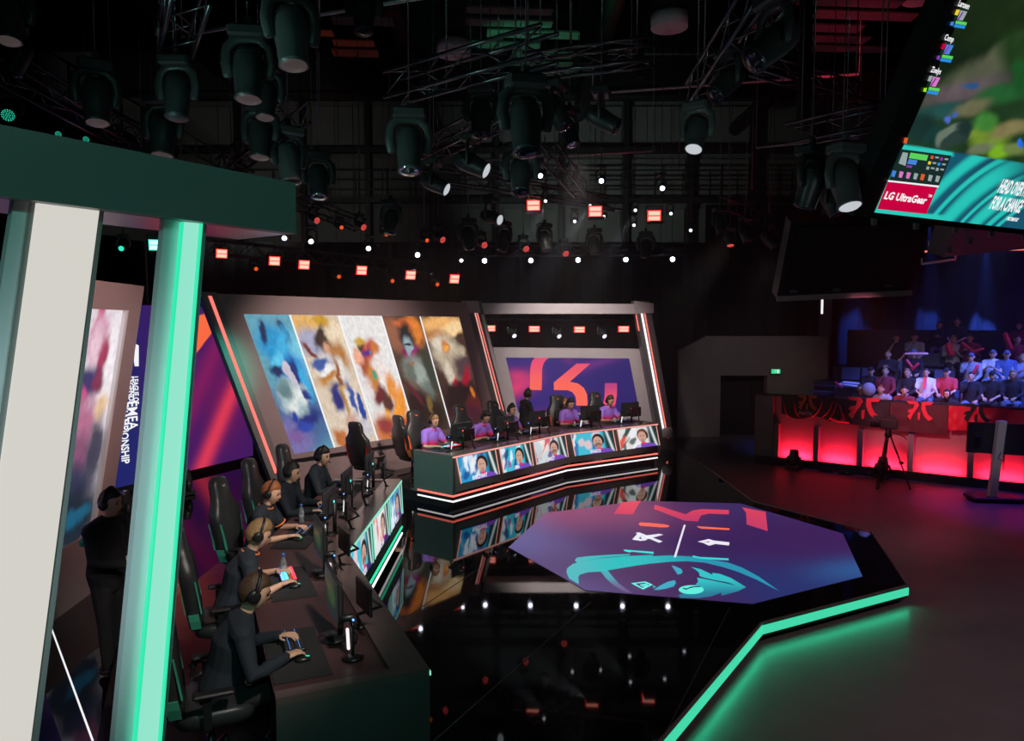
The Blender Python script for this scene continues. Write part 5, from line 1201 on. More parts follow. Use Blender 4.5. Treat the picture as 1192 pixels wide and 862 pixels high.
# ------------------------------------------------------------------ audience
crowd = {  # row: (offset r, [(px in the 5.138x crop), ...])
}
poses = []
for k, kw in enumerate([dict(lean=.05, hands=[(-.12, .36, .70), (.12, .36, .70)], pitch=-.05), dict(lean=.30, hands=[(-.05, .42, .80), (.06, .42, .80)], pitch=0.0), dict(lean=-.03, hands=[(-.05, .24, .90), (.08, .25, .92)], pitch=.05), dict(lean=.14, hands=[(-.16, .40, .66), (.06, .28, 1.08)], pitch=0.05)]):
    for h in ('short', 'cap', 'curly', 'long'): poses.append((k, h, kw))
def cshape(k, h, sleeve='long'):
    kw = [p for p in poses if p[0] == k][0][2]; return figure(('c', k, h, sleeve), True, hi=False, hair=h, sleeve=sleeve, seed=k, **kw)
G_ = 'audience in the grandstand'
CR = [ # row, crop x, crop y, pose, hair style, shirt, hair material, sleeve, label
 (1, 215, 475, 1, 'short', 'blue_cloth', 'hair_brown', 'long', 'spectator in blue top leaning on the barrier beside a round cushion'),
 (1, 340, 478, 1, 'short', 'grey_cloth', 'hair_ginger', 'long', 'ginger-haired spectator leaning forward over the barrier'),
 (1, 470, 485, 1, 'short', 'dark_red_cloth', 'hair_dark', 'long', 'dark-haired spectator in dark red top leaning over the barrier'),
 (1, 740, 505, 1, 'long', 'black_cloth', 'hair_dark', 'long', 'long-haired spectator in black low behind the barrier rail'),
 (2, 275, 368, 0, 'cap', 'black_cloth', 'black_cloth', 'long', 'spectator in black cap and black jacket, left end of second row'),
 (2, 362, 372, 3, 'short', 'dark_red_cloth', 'hair_fair', 'long', 'spectator in dark red with a hand up, beside the black-capped one'),
 (2, 495, 378, 0, 'short', 'black_cloth', 'hair_fair', 'long', 'fair-haired spectator in open black jacket in the second row'),
 (2, 605, 378, 0, 'short', 'white_cloth', 'hair_brown', 'short', 'spectator in white tee with a red scarf'),
 (2, 732, 365, 0, 'cap', 'red_cloth', 'black_cloth', 'short', 'spectator in bright red tee and dark cap'),
 (2, 875, 400, 3, 'short', 'black_cloth', 'hair_dark', 'long', 'spectator in black printed top holding a red clapper stick'),
 (2, 1005, 395, 0, 'cap', 'black_cloth', 'black_cloth', 'short', 'spectator in black printed tee and black cap'),
 (2, 1130, 385, 0, 'long', 'black_cloth', 'hair_fair', 'long', 'long-haired fair spectator in black top at the right of second row'),
 (3, 378, 270, 2, 'short', 'black_cloth', 'hair_fair', 'long', 'pale-faced spectator in black, left end of third row'),
 (3, 528, 262, 0, 'cap', 'black_cloth', 'blue_cloth', 'long', 'spectator in black with two crossed red sticks'),
 (3, 880, 285, 3, 'cap', 'grey_cloth', 'blue_cloth', 'long', 'spectator in pale open jacket and cap in the third row'),
 (3, 1007, 265, 2, 'cap', 'white_cloth', 'blue_cloth', 'short', 'spectator in pale tee and cap with folded arms'),
 (3, 1088, 262, 0, 'cap', 'blue_cloth', 'blue_cloth', 'long', 'spectator in blue jacket and cap in the third row'),
 (3, 1180, 290, 2, 'short', 'grey_cloth', 'hair_fair', 'long', 'spectator in pale grey at the right edge of the third row'),
 (4, 427, 170, 3, 'short', 'black_cloth', 'hair_brown', 'short', 'spectator in black with chin on hand, left of fourth row'),
 (4, 537, 165, 3, 'cap', 'grey_cloth', 'hair_brown', 'long', 'spectator in grey mauve sweater with hand at mouth'),
 (4, 768, 180, 2, 'curly', 'tan_cloth', 'hair_fair', 'long', 'curly fair-haired spectator holding a short red banner'),
 (4, 870, 172, 2, 'short', 'dark_red_cloth', 'hair_dark', 'long', 'spectator in dark red top with crossed sticks in the fourth row'),
 (4, 1145, 180, 3, 'short', 'dark_red_cloth', 'hair_dark', 'long', 'spectator in maroon clapping at the right of fourth row'),
 (5, 688, 95, 2, 'long', 'black_cloth', 'hair_dark', 'long', 'dim dark-clad spectator, left one in the top row'),
 (5, 795, 70, 0, 'short', 'black_cloth', 'hair_dark', 'short', 'tall dim spectator in black in the top row middle'),
 (5, 1165, 100, 2, 'long', 'dark_red_cloth', 'hair_dark', 'long', 'dim spectator in maroon at the right of the top row')]
def seat(label, t, k, group=None):
    o = thing('stand_seat', label, 'seat', S(t, ROWR[k] + .5, ROWZ[k]), math.atan2(-.8, -.6) - PI / 2, group)
    mb = MB(); mb.box((0, .02, .40), (.46, .42, .05), bev=.015); mb.bar((-.18, 0, .0), (-.18, 0, .38), .04); mb.bar((.18, 0, 0), (.18, 0, .38), .04); mb.build('seat', 'seat_blue', o)
    mb = MB(); mb.box((0, -.22, .66), (.48, .05, .36), Euler((.12, 0, 0)), bev=.02); mb.build('backrest', 'seat_blue', o); return o
seat0 = None
for (row, cx_, cy_, ps, hs_, sh_, hm, slv, lab) in CR:
    px, py = 960 + cx_ / 5.138, 360 + cy_ / 5.138; s_ = cshape(ps, hs_, slv); hd = s_['hd'] * .93
    p = R(px, py, A0 + Am * (ROWR[row] + .5 - hd.y), Am); t = (p - A0).dot(Ad)
    z = p.z - hd.z
    zf = max(ROWZ[row], min(z, ROWZ[row] + .12)) if row > 1 else z
    o = person(s_, lab, S(t, ROWR[row] + .5, zf), math.atan2(-.8, -.6) - PI / 2 + random.uniform(-.15, .25), sh_, 'denim' if (cx_ % 3) else 'black_cloth', hm, 'skin', group=G_, top='top'); o.scale = (.93, .93, .93)
    if seat0 is None: seat0 = seat('dark blue grandstand seat under a spectator', t, row, 'occupied grandstand seats')
    else: dup(seat0, S(t, ROWR[row] + .5, ROWZ[row]), None, None)
for t, k, lab in ((1.10, 3, 'empty blue seat, leftmost in the third row'), (1.62, 3, 'empty blue seat beside the pale-faced spectator'), (3.35, 3, 'empty blue seat right of the crossed sticks'), (1.15, 2, 'empty blue seat piled with pale clothing'), (3.0, 4, 'empty blue seat in the middle of the fourth row')):
    dup(seat0, S(t, ROWR[k] + .5, ROWZ[k]), None, lab, None); 
for o in list(bpy.data.objects):
    if o.name.startswith('stand_seat') and o.get('label', '').startswith('empty') and 'group' in o: del o['group']
def stick(label, a, b, m='boomstick_red', r=.035, name='clapper_stick'):
    mb = MB(); a = Vector(a); b = Vector(b); mb.tube([a, a.lerp(b, .5), b], r, 9, round_=True); return tag(mb.build(name, m), label, 'clapper stick')
def CP(cx_, cy_, row, dy=.35): return R(960 + cx_ / 5.138, 360 + cy_ / 5.138, A0 + Am * (ROWR[row] + .5 - dy), Am)
stick('long red inflatable stick held level above the crossed ones', CP(485, 265, 3), CP(612, 265, 3), 'print_pale')
stick('red stick, left one of the crossed pair in the third row', CP(492, 305, 3), CP(530, 355, 3)); stick('red stick, right one of the crossed pair in the third row', CP(560, 325, 3, .45), CP(522, 358, 3, .45))
stick('long red stick slanting down in the fourth row', CP(825, 200, 4), CP(885, 252, 4)); stick('long pale red stick slanting up in the fourth row', CP(880, 255, 4, .44), CP(945, 235, 4, .44))
stick('short red banner roll held by the curly-haired spectator', CP(740, 215, 4, .3), CP(758, 265, 4, .3), r=.08); stick('short red stick at the left end on the seat', CP(65, 437, 2), CP(100, 462, 2))
stick('red stick raised at the right of the fourth row', CP(1080, 150, 4, .3), CP(1110, 230, 4, .3), r=.06); stick('red clapper stick in the second row near the printed tops', CP(915, 335, 2, .5), CP(893, 378, 2, .5))
mb = MB(); a = CP(602, 405, 2, .16); b = CP(597, 475, 2, .22); mb.bar(a, b, .07, .02, Am); tag(mb.build('scarf', 'boomstick_red'), 'red scarf hanging down the white tee', 'scarf')
c = CP(262, 478, 1, .3); mb = MB(); mb.ball(c, (.17, .12, .17), 14, 10); tag(mb.build('cushion', 'grey_cloth'), 'round grey cushion beside the leaning spectator', 'cushion')
c = CP(150, 452, 2, .0); mb = MB(); mb.box(c, (.5, .3, .06), Euler((0, .1, -.64)), bev=.02); mb.box(c + Vector((.02, -.02, .06)), (.42, .26, .05), Euler((0, .05, -.5)), bev=.02); tag(mb.build('folded_clothes', 'white_cloth'), 'pale folded clothes lying on the empty seat at the left', 'clothes')

# ------------------------------------------------------------------ floor equipment by the grandstand
tp = thing('tripod_camera', 'broadcast camera on a black tripod in front of the barrier', 'camera', P(1032, 566, ZH))
h0 = 1.12
for k, a in enumerate((PI * .5 - .25, PI * 1.22, -PI * .22)):
    mb = MB(); d = Vector((math.cos(a), math.sin(a), 0))
    for o_ in (-.02, .02):
        q = Vector((-d.y, d.x, 0)) * o_; mb.tube([Vector((0, 0, h0)) + d * .05 + q, d * .26 + Vector((0, 0, h0 * .5)) + q, d * .46 + Vector((0, 0, .03)) + q], .013, 7)
    mb.box(d * .27 + Vector((0, 0, h0 * .5)), (.07, .07, .05)); mb.ball(d * .46 + Vector((0, 0, .03)), .03, 8, 6); mb.build('leg', 'plastic_black', tp)
mb = MB(); mb.lathe([(.05, h0 - .03), (.08, h0), (.07, h0 + .05), (.05, h0 + .10), (.06, h0 + .16)], n=14); mb.build('fluid_head', 'plastic_black', tp)
mb = MB(); mb.box((0, 0, h0 + .27), (.18, .36, .22), Euler((0, 0, 1.2)), bev=.02); mb.box((.03, 0, h0 + .42), (.10, .18, .07), Euler((0, 0, 1.2))); cb = mb.build('camera_body', 'plastic_dark', tp)
mb = MB(); mb.lathe([(.045, 0), (.05, .08), (.06, .16), (.06, .20)], (-.16, .02, h0 + .24), (-1, .25, .05), 14); mb.build('lens', 'plastic_black', cb)
mb = MB(); mb.box((-.24, .04, h0 + .40), (.14, .07, .10), Euler((0, 0, .3))); mb.build('viewfinder', 'fixture_grey', cb)
mb = MB(); mb.tube([(.05, 0, h0 + .1), (.25, -.1, h0 + .02), (.34, -.14, h0 - .06)], .010, 7); mb.build('pan_bar', 'plastic_black', tp)
sd = thing('screen_stand', 'white upright post on a wheeled base with a dark screen behind', 'stand', P(1156, 584, ZH))
hz_ = Q(1168, 490, sd.location.y).z - ZH; dx = Q(1168, 490, sd.location.y).x - sd.location.x
mb = MB(); mb.prism([(-.07, 0, .1), (.08, 0, .1), (.08 + dx * 1.0, 0, hz_), (-.08 + dx * 1.0, 0, hz_)], (0, .10, 0)); mb.build('post', 'stand_white', sd)
mb = MB(); mb.box((.08, .1, .07), (.95, .5, .08), Euler((0, 0, -.15)), bev=.02); mb.build('base', 'plastic_dark', sd)
for x, y in ((-.36, -.05), (.5, -.15), (-.32, .32), (.52, .28)): mb = MB(); mb.lathe([(.03, -.018), (.035, 0), (.03, .018)], (x, y, .035), (1, .1, 0), 12); mb.build('caster', 'plastic_black', sd)
mb = MB(); mb.tube([(dx * .6 + .02, -.02, hz_ * .62), (dx * .6 - .05, -.05, hz_ * .55), (dx * .6 + .08, -.03, hz_ * .5)], .008, 6); mb.tube([(dx * .7 + .1, .0, hz_ * .8), (dx * .5 + .12, .02, hz_ * .4)], .012, 6); mb.build('cable', 'plastic_black', sd)
q = [R(x, y, sd.location + Vector((0, .16, 0)), Vector((0, 1, 0))) for x, y in ((1128, 491), (1240, 496), (1240, 533), (1126, 526))]
tv = thing('flat_screen', 'dark switched-off flat screen turned away, beside the white post', 'screen')
mb = MB(); mb.prism(q, (0, .05, 0)); mb.build('housing', 'plastic_dark', tv)
mb = MB(); cc = R(1138, 513, sd.location + Vector((0, .12, 0)), Vector((0, 1, 0))); mb.box(cc, (.12, .04, .22), bev=.01); mb.build('input_panel', 'plastic_black', tv)
def flight(label, c, sz):
    t = thing('equipment_case', label, 'case', c); mb = MB(); mb.box((0, 0, sz[2] / 2), sz, bev=.02); mb.build('case_body', 'plastic_black', t)
    mb = MB(); mb.box((0, -sz[1] / 2 - .006, sz[2] * .6), (sz[0] * .8, .012, .03)); mb.build('edge_light', 'red_led', t); return t
p = P(1182, 565, ZH); 
t_ = thing('mixing_console', 'black equipment desk with small red and green lights at right edge', 'equipment', p)
mb = MB(); mb.box((.45, .1, .35), (1.2, .5, .06), bev=.015); mb.box((.45, .25, .55), (1.1, .1, .35), bev=.02); mb.build('console', 'plastic_black', t_)
for x in (-.05, .95): mb = MB(); mb.bar((x, -.05, 0), (x, .3, .34), .03); mb.bar((x, .3, 0), (x, -.05, .34), .03); mb.build('leg', 'plastic_dark', t_)
mb = MB()
for k in range(4): mb.box((.05 + k * .13, .19, .50 + .06 * (k % 2)), (.08, .01, .03))
mb.build('red_indicator', 'red_led', t_)
mb = MB()
for k in range(6): mb.box((.0 + k * .1, -.155, .37), (.05, .01, .008))
mb.build('green_indicator', 'cyan_led', t_)
def floor_head(label, p, tilt=.5, az=2.4):
    t = thing('floor_spotlight', label, 'spotlight', p, az); mb = MB(); mb.box((0, 0, .05), (.34, .26, .10), bev=.02); mb.build('base', 'fixture', t)
    mb = MB()
    for s in (-1, 1): mb.tube([(s * .15, 0, .08), (s * .17, 0, .20), (s * .14, 0, .32)], [(.03, .045), (.03, .05), (.025, .035)], 8)
    mb.build('yoke', 'fixture', t)
    d = Vector((0, math.sin(tilt), math.cos(tilt))); c = Vector((0, 0, .30)); mb = MB(); mb.lathe([(.05, -.20), (.11, -.16), (.13, -.05), (.12, .05), (.10, .14), (.105, .18)], c, d, 18); h = mb.build('head', 'fixture', t)
    mb = MB(); mb.lathe([(.09, .181), (.06, .20), (.01, .205)], c, d, 16); mb.build('lens', 'lens_glass', h); return t
floor_head('black moving spotlight on the floor before the first glowing bay', P(924, 546, ZH), -.1)
floor_head('black moving spotlight on the floor behind the camera tripod', P(1027, 556, ZH), -.2)
floor_head('black moving spotlight on the floor left of the white post', P(1150, 562, ZH) , -.4, 1.2)
floor_head('small black spotlight standing on the riser left of the teal pillar', P(146, 605, .0), .2)
floor_head('dark spotlight on the floor right of the teal pillar', P(216, 575, 0), .1)
for k, (x, y) in enumerate(((962, 549), (985, 552), (1010, 553), (1080, 557), (1105, 561))):
    t = thing('floor_lamp_bar', ['short black floor lamp bar below the second glowing bay', 'black floor lamp bar at the gap between second and third bays', 'black floor lamp bar below the third glowing bay', 'black floor lamp bar below the fourth glowing bay', 'black floor lamp bar below the fourth bay, right end'][k], 'lamp', P(x, y, ZH), math.atan2(-.6, .8))
    mb = MB(); mb.box((0, 0, .05), (.34, .09, .08), bev=.015); mb.build('housing', 'plastic_black', t); mb = MB(); mb.ball((.03, -.045, .06), .012, 8, 6); mb.build('status_light', 'white_cloth', t)
bt = P(1001, 548, ZH); bottle('small bottle on the hall floor beside the tripod', tuple(bt))
# ================================================================== RIG
def truss(label, a, b, sz=.30, step=.42, mat_='truss', r=.024, ladder=False, cat='truss'):
    t = thing('lighting_truss', label, cat, a); a = Vector(a); b = Vector(b); x, y, d = basis(b - a); L = (b - a).length; o = Vector(a)
    cs = [(-1, 1), (1, 1), (1, -1), (-1, -1)] if not ladder else [(0, 1), (0, -1)]
    mb = MB(); P_ = lambda k, s_: x * cs[k][0] * sz / 2 + y * cs[k][1] * sz / 2 + d * s_
    for k in range(len(cs)): mb.tube([P_(k, 0), P_(k, L)], r, 6)
    mb.build('chords', mat_, t)
    mb = MB(); n = max(2, int(L / step))
    for i in range(n):
        s0, s1 = L * i / n, L * (i + 1) / n
        for k in range(len(cs) if not ladder else 1):
            q = (k + 1) % len(cs); (s2, s3) = (s0, s1) if i % 2 else (s1, s0)
            if ladder: s2 = s3 = s0
            mb.tube([P_(k, s2), P_(q, s3)], r * .42, 5)
    mb.build('lacing', mat_, t)
    for f_ in (.12, .88): q_ = d * L * f_; mb = MB(); mb.tube([q_, (q_.x, q_.y, 11.56 - o.z)], .010, 4); mb.build('hanging_chain', mat_, t)
    return t
trs = [((0, 75), (180, 178), 6.2, 'long dim truss running over the left portal beam'),
       ((262, 196), (348, 128), 6.2, 'short truss catching teal light above the right end of the portal beam'),
       ((457, 102), (640, 51), 6.2, 'dark truss under the round vents, at upper centre'),
       ((490, 180), (596, 128), 6.3, 'dim truss slanting below the paired moving lights at centre'),
       ((812, 112), (902, -20), 6.2, 'steep truss carrying the hook-shaped light at upper right'),
       ((612, 78), (760, 60), 6.6, 'dark truss behind the paired moving lights'),
       ((920, 158), (1040, 132), 6.2, 'thin truss above the two moving lights left of the game screen'),
       ((200, 60), (222, -20), 6.2, 'steep thin truss at the top of the picture above the portal'),
       ((520, 205), (720, 238), 6.4, 'far dark truss crossing above the white spotlights'),
       ((640, 178), (676, 222), 6.4, 'short slanting truss beside the highest white spotlight'),
       ((340, 232), (420, 262), 6.0, 'thin truss above the red dotted lamps, right of the portal beam'),
       ((880, 75), (1010, 112), 7.4, 'reddish ladder truss behind the game screen frame')]
for a, b, z, lab in trs: truss(lab, P(*a, z), P(*b, z), .30 if z < 6.5 else .26)
truss('small ladder truss glinting red and white right of centre', P(838, 235, 6.0), P(906, 259, 6.0), .26, .5, ladder=True, r=.02)
Yr = 21.9
truss('long straight truss carrying the row of white spotlights', Q(540, 292, Yr), Q(800, 291, Yr), .3)
truss('truss above the red floodlights behind the video wall', Q(232, 286, 15.5), Q(540, 316, 25.5), .3)
for (a, b, z, lab) in (((560, 187), (760, 176), 8.0, 'long thin pipe crossing behind the centre rig'), ((690, 109), (1000, 86), 8.6, 'long thin pipe crossing at the right behind the steep truss'), ((372, 17), (500, -4), 8.0, 'thin pipe at the top edge left of the round vent'), ((212, 42), (275, 30), 8.0, 'short thin pipe at the top left'), ((880, 172), (1000, 160), 8.0, 'thin pipe behind the lights beside the game screen')):
    mb = MB(); mb.tube([P(*a, z), P(*b, z)], .03, 6)
    for q_ in (P(*a, z), P(*b, z)): mb.tube([q_, (q_.x, q_.y, 11.56)], .008, 4)
    tag(mb.build('rigging_pipe', 'stand_white'), lab, 'pipe')
cab = thing('hanging_cables', 'thin black cables and chains hanging from the roof over the rig', 'cables'); 
for x, y, D in ((130, 138, 12), (372, 150, 11), (520, 104, 9.6), (600, 70, 8.6), (665, 60, 11), (735, 65, 14), (790, 200, 18), (875, 220, 18), (945, 155, 12), (1030, 140, 11)):
    p = Q(x, y, D); mb = MB(); mb.tube([p, (p.x, p.y, 12.5)], .012, 5); mb.build('cable', 'truss', cab)
for x, w_, D, y in ((935, 9, 12, 150), (683, 12, 13, 75), (745, 6, 16, 90)):
    p = Q(x, y, D); mb = MB(); mb.box((p.x, p.y, (p.z + 12.5) / 2), (w_ / 850 * D * 1.3, .15, 12.5 - p.z)); mb.build('drop_post', 'duct_black', cab)

def wire_(t, p):
    mb = MB(); mb.tube([(0, 0, 0), (0, 0, 11.56 - p[2])], .007, 4); mb.build('safety_cable', 'truss', t)
def aimm(d): d = Vector(d).normalized(); return d
def fixture(label, top, h, D, aim, lens='lens_glass', body='fixture', cat='stage light', dots=False, lr=1.0, group='moving stage lights hanging in the rig'):
    """moving head hanging from photo point top, h px tall at depth D"""
    p = Q(top[0], top[1], D); H_ = h / 850 * D; k = H_ / .80
    az = math.atan2(aim[1], aim[0]) - PI / 2
    t = thing('moving_light', label, cat, p, az, group); 
    el = math.atan2(-aim[2], math.hypot(aim[0], aim[1])); d = Vector((0, math.cos(el), -math.sin(el)))
    mb = MB(); mb.box((0, 0, -.04 * k), (.06 * k, .05 * k, .10 * k)); mb.box((0, 0, -.14 * k), (.36 * k, .26 * k, .12 * k), bev=.025 * k); mb.build('base', body, t)
    mb = MB(); c = Vector((0, 0, -.52 * k))
    if group != 'small spotlights under the archway beam': wm = MB(); wm.tube([(0, 0, 0), (0, 0, 11.56 - p.z)], .007, 4); wm.build('safety_cable', 'truss', t)
    mb.tube([(x * k, 0, z * k) for x, z in ((-.19, -.55), (-.215, -.42), (-.20, -.28), (-.12, -.20), (0, -.185), (.12, -.20), (.20, -.28), (.215, -.42), (.19, -.55))], [(.055 * k, .030 * k)] * 9, 8, round_=True); mb.build('yoke', body, t)
    mb = MB(); mb.lathe([(.03 * k, -.25 * k), (.11 * k, -.23 * k), (.145 * k, -.12 * k), (.150 * k, 0), (.135 * k, .12 * k), (.125 * k, .24 * k), (.135 * k, .27 * k)], c, d, 20)
    for s_ in range(5): mb.lathe([(.152 * k, (-.16 + .035 * s_) * k), (.152 * k, (-.15 + .035 * s_) * k)], c, d, 20, False, False)
    hd = mb.build('head', body, t)
    if dots:
        mb = MB(); mb.lathe([(.125 * k, .271 * k), (.12 * k, .275 * k)], c, d, 20, False); mb.build('lens_plate', 'plastic_black', hd)
        a_, b_, _ = basis(d); mb = MB()
        for ring, n in ((0, 1), (.040, 6), (.080, 12), (.11, 16)):
            for j in range(n):
                q = c + d * .28 * k + (a_ * math.cos(2 * PI * j / n) + b_ * math.sin(2 * PI * j / n)) * ring * k; mb.lathe([(.011 * k, 0), (.008 * k, .004 * k)], q, d, 7, False)
        mb.build('led_cluster', dots, hd)
    else:
        mb = MB(); mb.lathe([(.115 * k * lr, .262 * k), (.115 * k * lr, .272 * k), (.09 * k * lr, .29 * k), (.02 * k, .298 * k)], c, d, 18); mb.build('lens', lens, hd)
    return t
dn = (0.05, -.1, -1)
big = [ # top px, height px, depth, aim, body, lens, label
 ((476, 118), 82, 8.0, (.05, -.3, -1), 'fixture_grey', 'lens_glass', 'large grey moving light hanging alone below the left round vent'),
 ((560, 92), 66, 8.8, (0, -.2, -1), 'fixture', 'lens_dark', 'dark moving light, left one of the pair at upper centre'),
 ((612, 78), 100, 6.2, (.05, -.25, -1), 'fixture_grey', 'lens_dark', 'largest grey moving light, right one of the central pair'),
 ((648, 88), 62, 8.6, (.4, -.2, -.8), 'fixture', 'lens_dark', 'dark moving light close behind the largest one'),
 ((700, 96), 62, 8.6, (.8, -.2, -.5), 'fixture', 'lens_dark', 'dark moving light tilted right at upper centre'),
 ((663, 120), 50, 10, (.3, -.3, -1), 'fixture', 'lens_glass', 'dark green-tinged moving light below the one tilted right'),
 ((548, 150), 60, 9.6, (.9, -.2, -.45), 'fixture', 'lens_pale', 'moving light pointing right with a pale lens, below the central pair'),
 ((505, 180), 50, 11, (.9, -.2, -.45), 'fixture', 'lens_pale', 'small moving light pointing right with pale lens, under the alone grey one'),
 ((606, 160), 66, 9.2, (0, -.4, -1), 'fixture_grey', 'lens_dark', 'teal-tinged moving light straight below the central pair'),
 ((571, 226), 40, 15, (.8, -.5, -.3), 'fixture', 'lens_pale', 'small moving light with pale lens above the white spotlight row'),
 ((812, 112), 64, 8.4, (-.25, -.35, -.9), 'fixture_grey', 'lens_pale', 'moving light with shining white lower cone at upper right'),
 ((848, 48), 70, 8.0, (-.6, -.2, -.6), 'fixture', 'lens_dark', 'dark moving light on the steep truss, upper one'),
 ((902, -18), 100, 6.2, (-.7, -.2, -.6), 'fixture', 'lens_dark', 'large dark moving light cut by the top edge, green-tinged'),
 ((985, 158), 84, 8.2, (.1, -.35, -1), 'fixture_grey', 'lens_pale', 'grey moving light beside the game screen frame'),
 ((946, 162), 78, 8.8, (-.2, .3, -1), 'fixture', 'lens_dark', 'dark moving light second from the game screen frame'),
 ((968, 200), 52, 12, (.3, -.3, -1), 'fixture', 'lens_dark', 'dim moving light between and behind the two beside the game screen'),
 ((338, -30), 104, 6.4, (.1, -.15, -1), 'fixture_grey', 'lens_glint', 'large moving light with glinting lens at the top, left of centre'),
 ((423, -30), 66, 7.8, (0, -.2, -1), 'fixture', 'lens_dark', 'moving light cut by the top edge above the red roof glow'),
 ((288, 22), 92, 6.8, (.02, -.15, -1), 'fixture', 'lens_glint', 'dark moving light hanging above the teal-lit truss, nearest'),
 ((308, 68), 68, 8.4, (.02, -.15, -1), 'fixture', 'lens_glint', 'dark moving light just behind the nearest one over the teal-lit truss'),
 ((302, 112), 70, 8.8, (.0, -.1, -1), 'fixture', 'lens_glint', 'dark moving light with pink lens over the portal beam end'),
 ((205, 58), 78, 7.6, (0, -.15, -1), 'fixture', 'fixture_grey', 'dark moving light hanging left of the teal-lit truss'),
 ((188, 104), 76, 8.4, (0, -.15, -1), 'fixture', 'lens_glint', 'dark moving light just above the portal beam middle'),
 ((110, 62), 80, 7.6, (.1, -.15, -1), 'fixture', 'lens_glint', 'dark moving light over the left part of the portal beam'),
 ((8, -38), 84, 6.6, (.05, -.15, -1), 'fixture', 'lens_glint', 'dark moving light at the very upper left'),
 ((20, 20), 66, 8.2, (-.3, -.2, -1), 'fixture', 'lens_dark', 'dark moving light below the one at the very upper left'),
 ((335, 140), 72, 9.0, (.15, -.15, -1), 'fixture_grey', 'lens_dark', 'grey moving light with long bright flank right of the portal beam end'),
 ((370, 170), 60, 10, (.1, -.3, -1), 'fixture', 'lens_glass', 'dim moving light right of the bright-flanked one')]
for tp_, h, D, aim, body, ln, lab in big: fixture(lab, tp_, h, D, aim, ln, body)
def dim_row(pts, h, D, aim, lens, lab, **kw):
    for i, (x, y) in enumerate(pts): fixture(lab[i], (x, y), h, D if not callable(D) else D(x), aim, lens, 'fixture', **kw)
for (x, y), D, aim, lab in [((364, 238), 12, (.75, -.6, -.4), 'red dotted lamp right beside the portal beam end'), ((418, 246), 13.5, (.75, -.6, -.4), 'red dotted lamp, second from the portal beam end'), ((510, 260), 15.5, (.7, -.6, -.45), 'red dotted lamp, third from the portal beam end'),
                       ((560, 267), 17, (.5, -.8, -.35), 'red dotted lamp above the left white spotlight'), ((609, 271), 18, (.4, -.8, -.4), 'red dotted lamp above the second white spotlight'), ((656, 275), 19, (.3, -.8, -.6), 'red dotted lamp above the third white spotlight'), ((850, 262), 17, (0, -.35, -1), 'flat red dotted lamp hanging right of the white spotlights')]:
    fixture(lab, (x, y), 24, D, aim, dots='red_dot')
fixture('teal dotted lamp at the left edge above the portal beam', (10, 100), 44, 9, (.4, -.8, -.5), dots='teal_dot')
fixture('small teal dotted lamp above the portal beam, left one', (70, 140), 22, 13, (.2, -.9, -.4), dots='teal_dot'); fixture('small teal dotted lamp above the portal beam, right one', (102, 146), 22, 13, (.2, -.9, -.4), dots='teal_dot')
for (x, y), lab in [((395, 250), 'amber-lens lamp between the first two red dotted lamps'), ((447, 258), 'amber-lens lamp right of the second red dotted lamp'), ((494, 265), 'amber-lens lamp left of the third red dotted lamp'), ((296, 298), 'small amber-lens lamp between first two red floodlights'), ((392, 307), 'small amber-lens lamp left of the fourth red floodlight'), ((454, 312), 'small amber-lens lamp left of the fifth red floodlight'), ((506, 316), 'small amber-lens lamp left of the last red floodlight')]:
    fixture(lab, (x, y), 20, 15 if y < 290 else 19, (.55, -.8, -.3), 'amber_lens', lr=.8)
# white spotlights looking at the camera side
wl = [((331, 277), 14, 'white spotlight nearest the portal beam end'), ((362, 281), 15, 'white spotlight second from the portal beam end'), ((429, 289), 18, 'white spotlight left of centre between red lamps'), ((486, 296.5), 20, 'white spotlight above the right part of the video wall'), ((537, 303), 21.5, 'white spotlight dimmer one left of the straight row'),
      ((564, 303.5), 21.7, 'bright white spotlight, first of the straight row of five'), ((618, 303), 21.7, 'bright white spotlight, second of the straight row of five'), ((673, 302.5), 21.7, 'bright white spotlight, middle of the straight row of five'), ((728.5, 302), 21.7, 'bright white spotlight, fourth of the straight row of five'), ((783, 301.5), 21.7, 'bright white spotlight, last of the straight row of five'),
      ((629, 204.5), 14, 'white spotlight highest, above the first red square light'), ((700, 210.5), 15, 'white spotlight high above the second red square light'), ((771, 219), 16, 'white spotlight high above the third red square light'), ((983, 244), 9.5, 'small white spotlight left of the game screen corner')]
smalls = [((687, 239.5), 18, 'small white light beaming down-left between red squares'), ((739.6, 244.6), 19, 'small white light left of the third red square'), ((781, 248.5), 19, 'small white light right of the third red square'), ((703, 252), 19.5, 'tiny white light under the second red square'), ((669, 257.6), 19, 'tiny white light below and left of the second red square'), ((738, 262), 20, 'tiny white light below the third red square'), ((804, 268), 20, 'tiny white light at the right below the red squares'), ((635, 234), 17, 'small white light beaming down beside the first red square')]
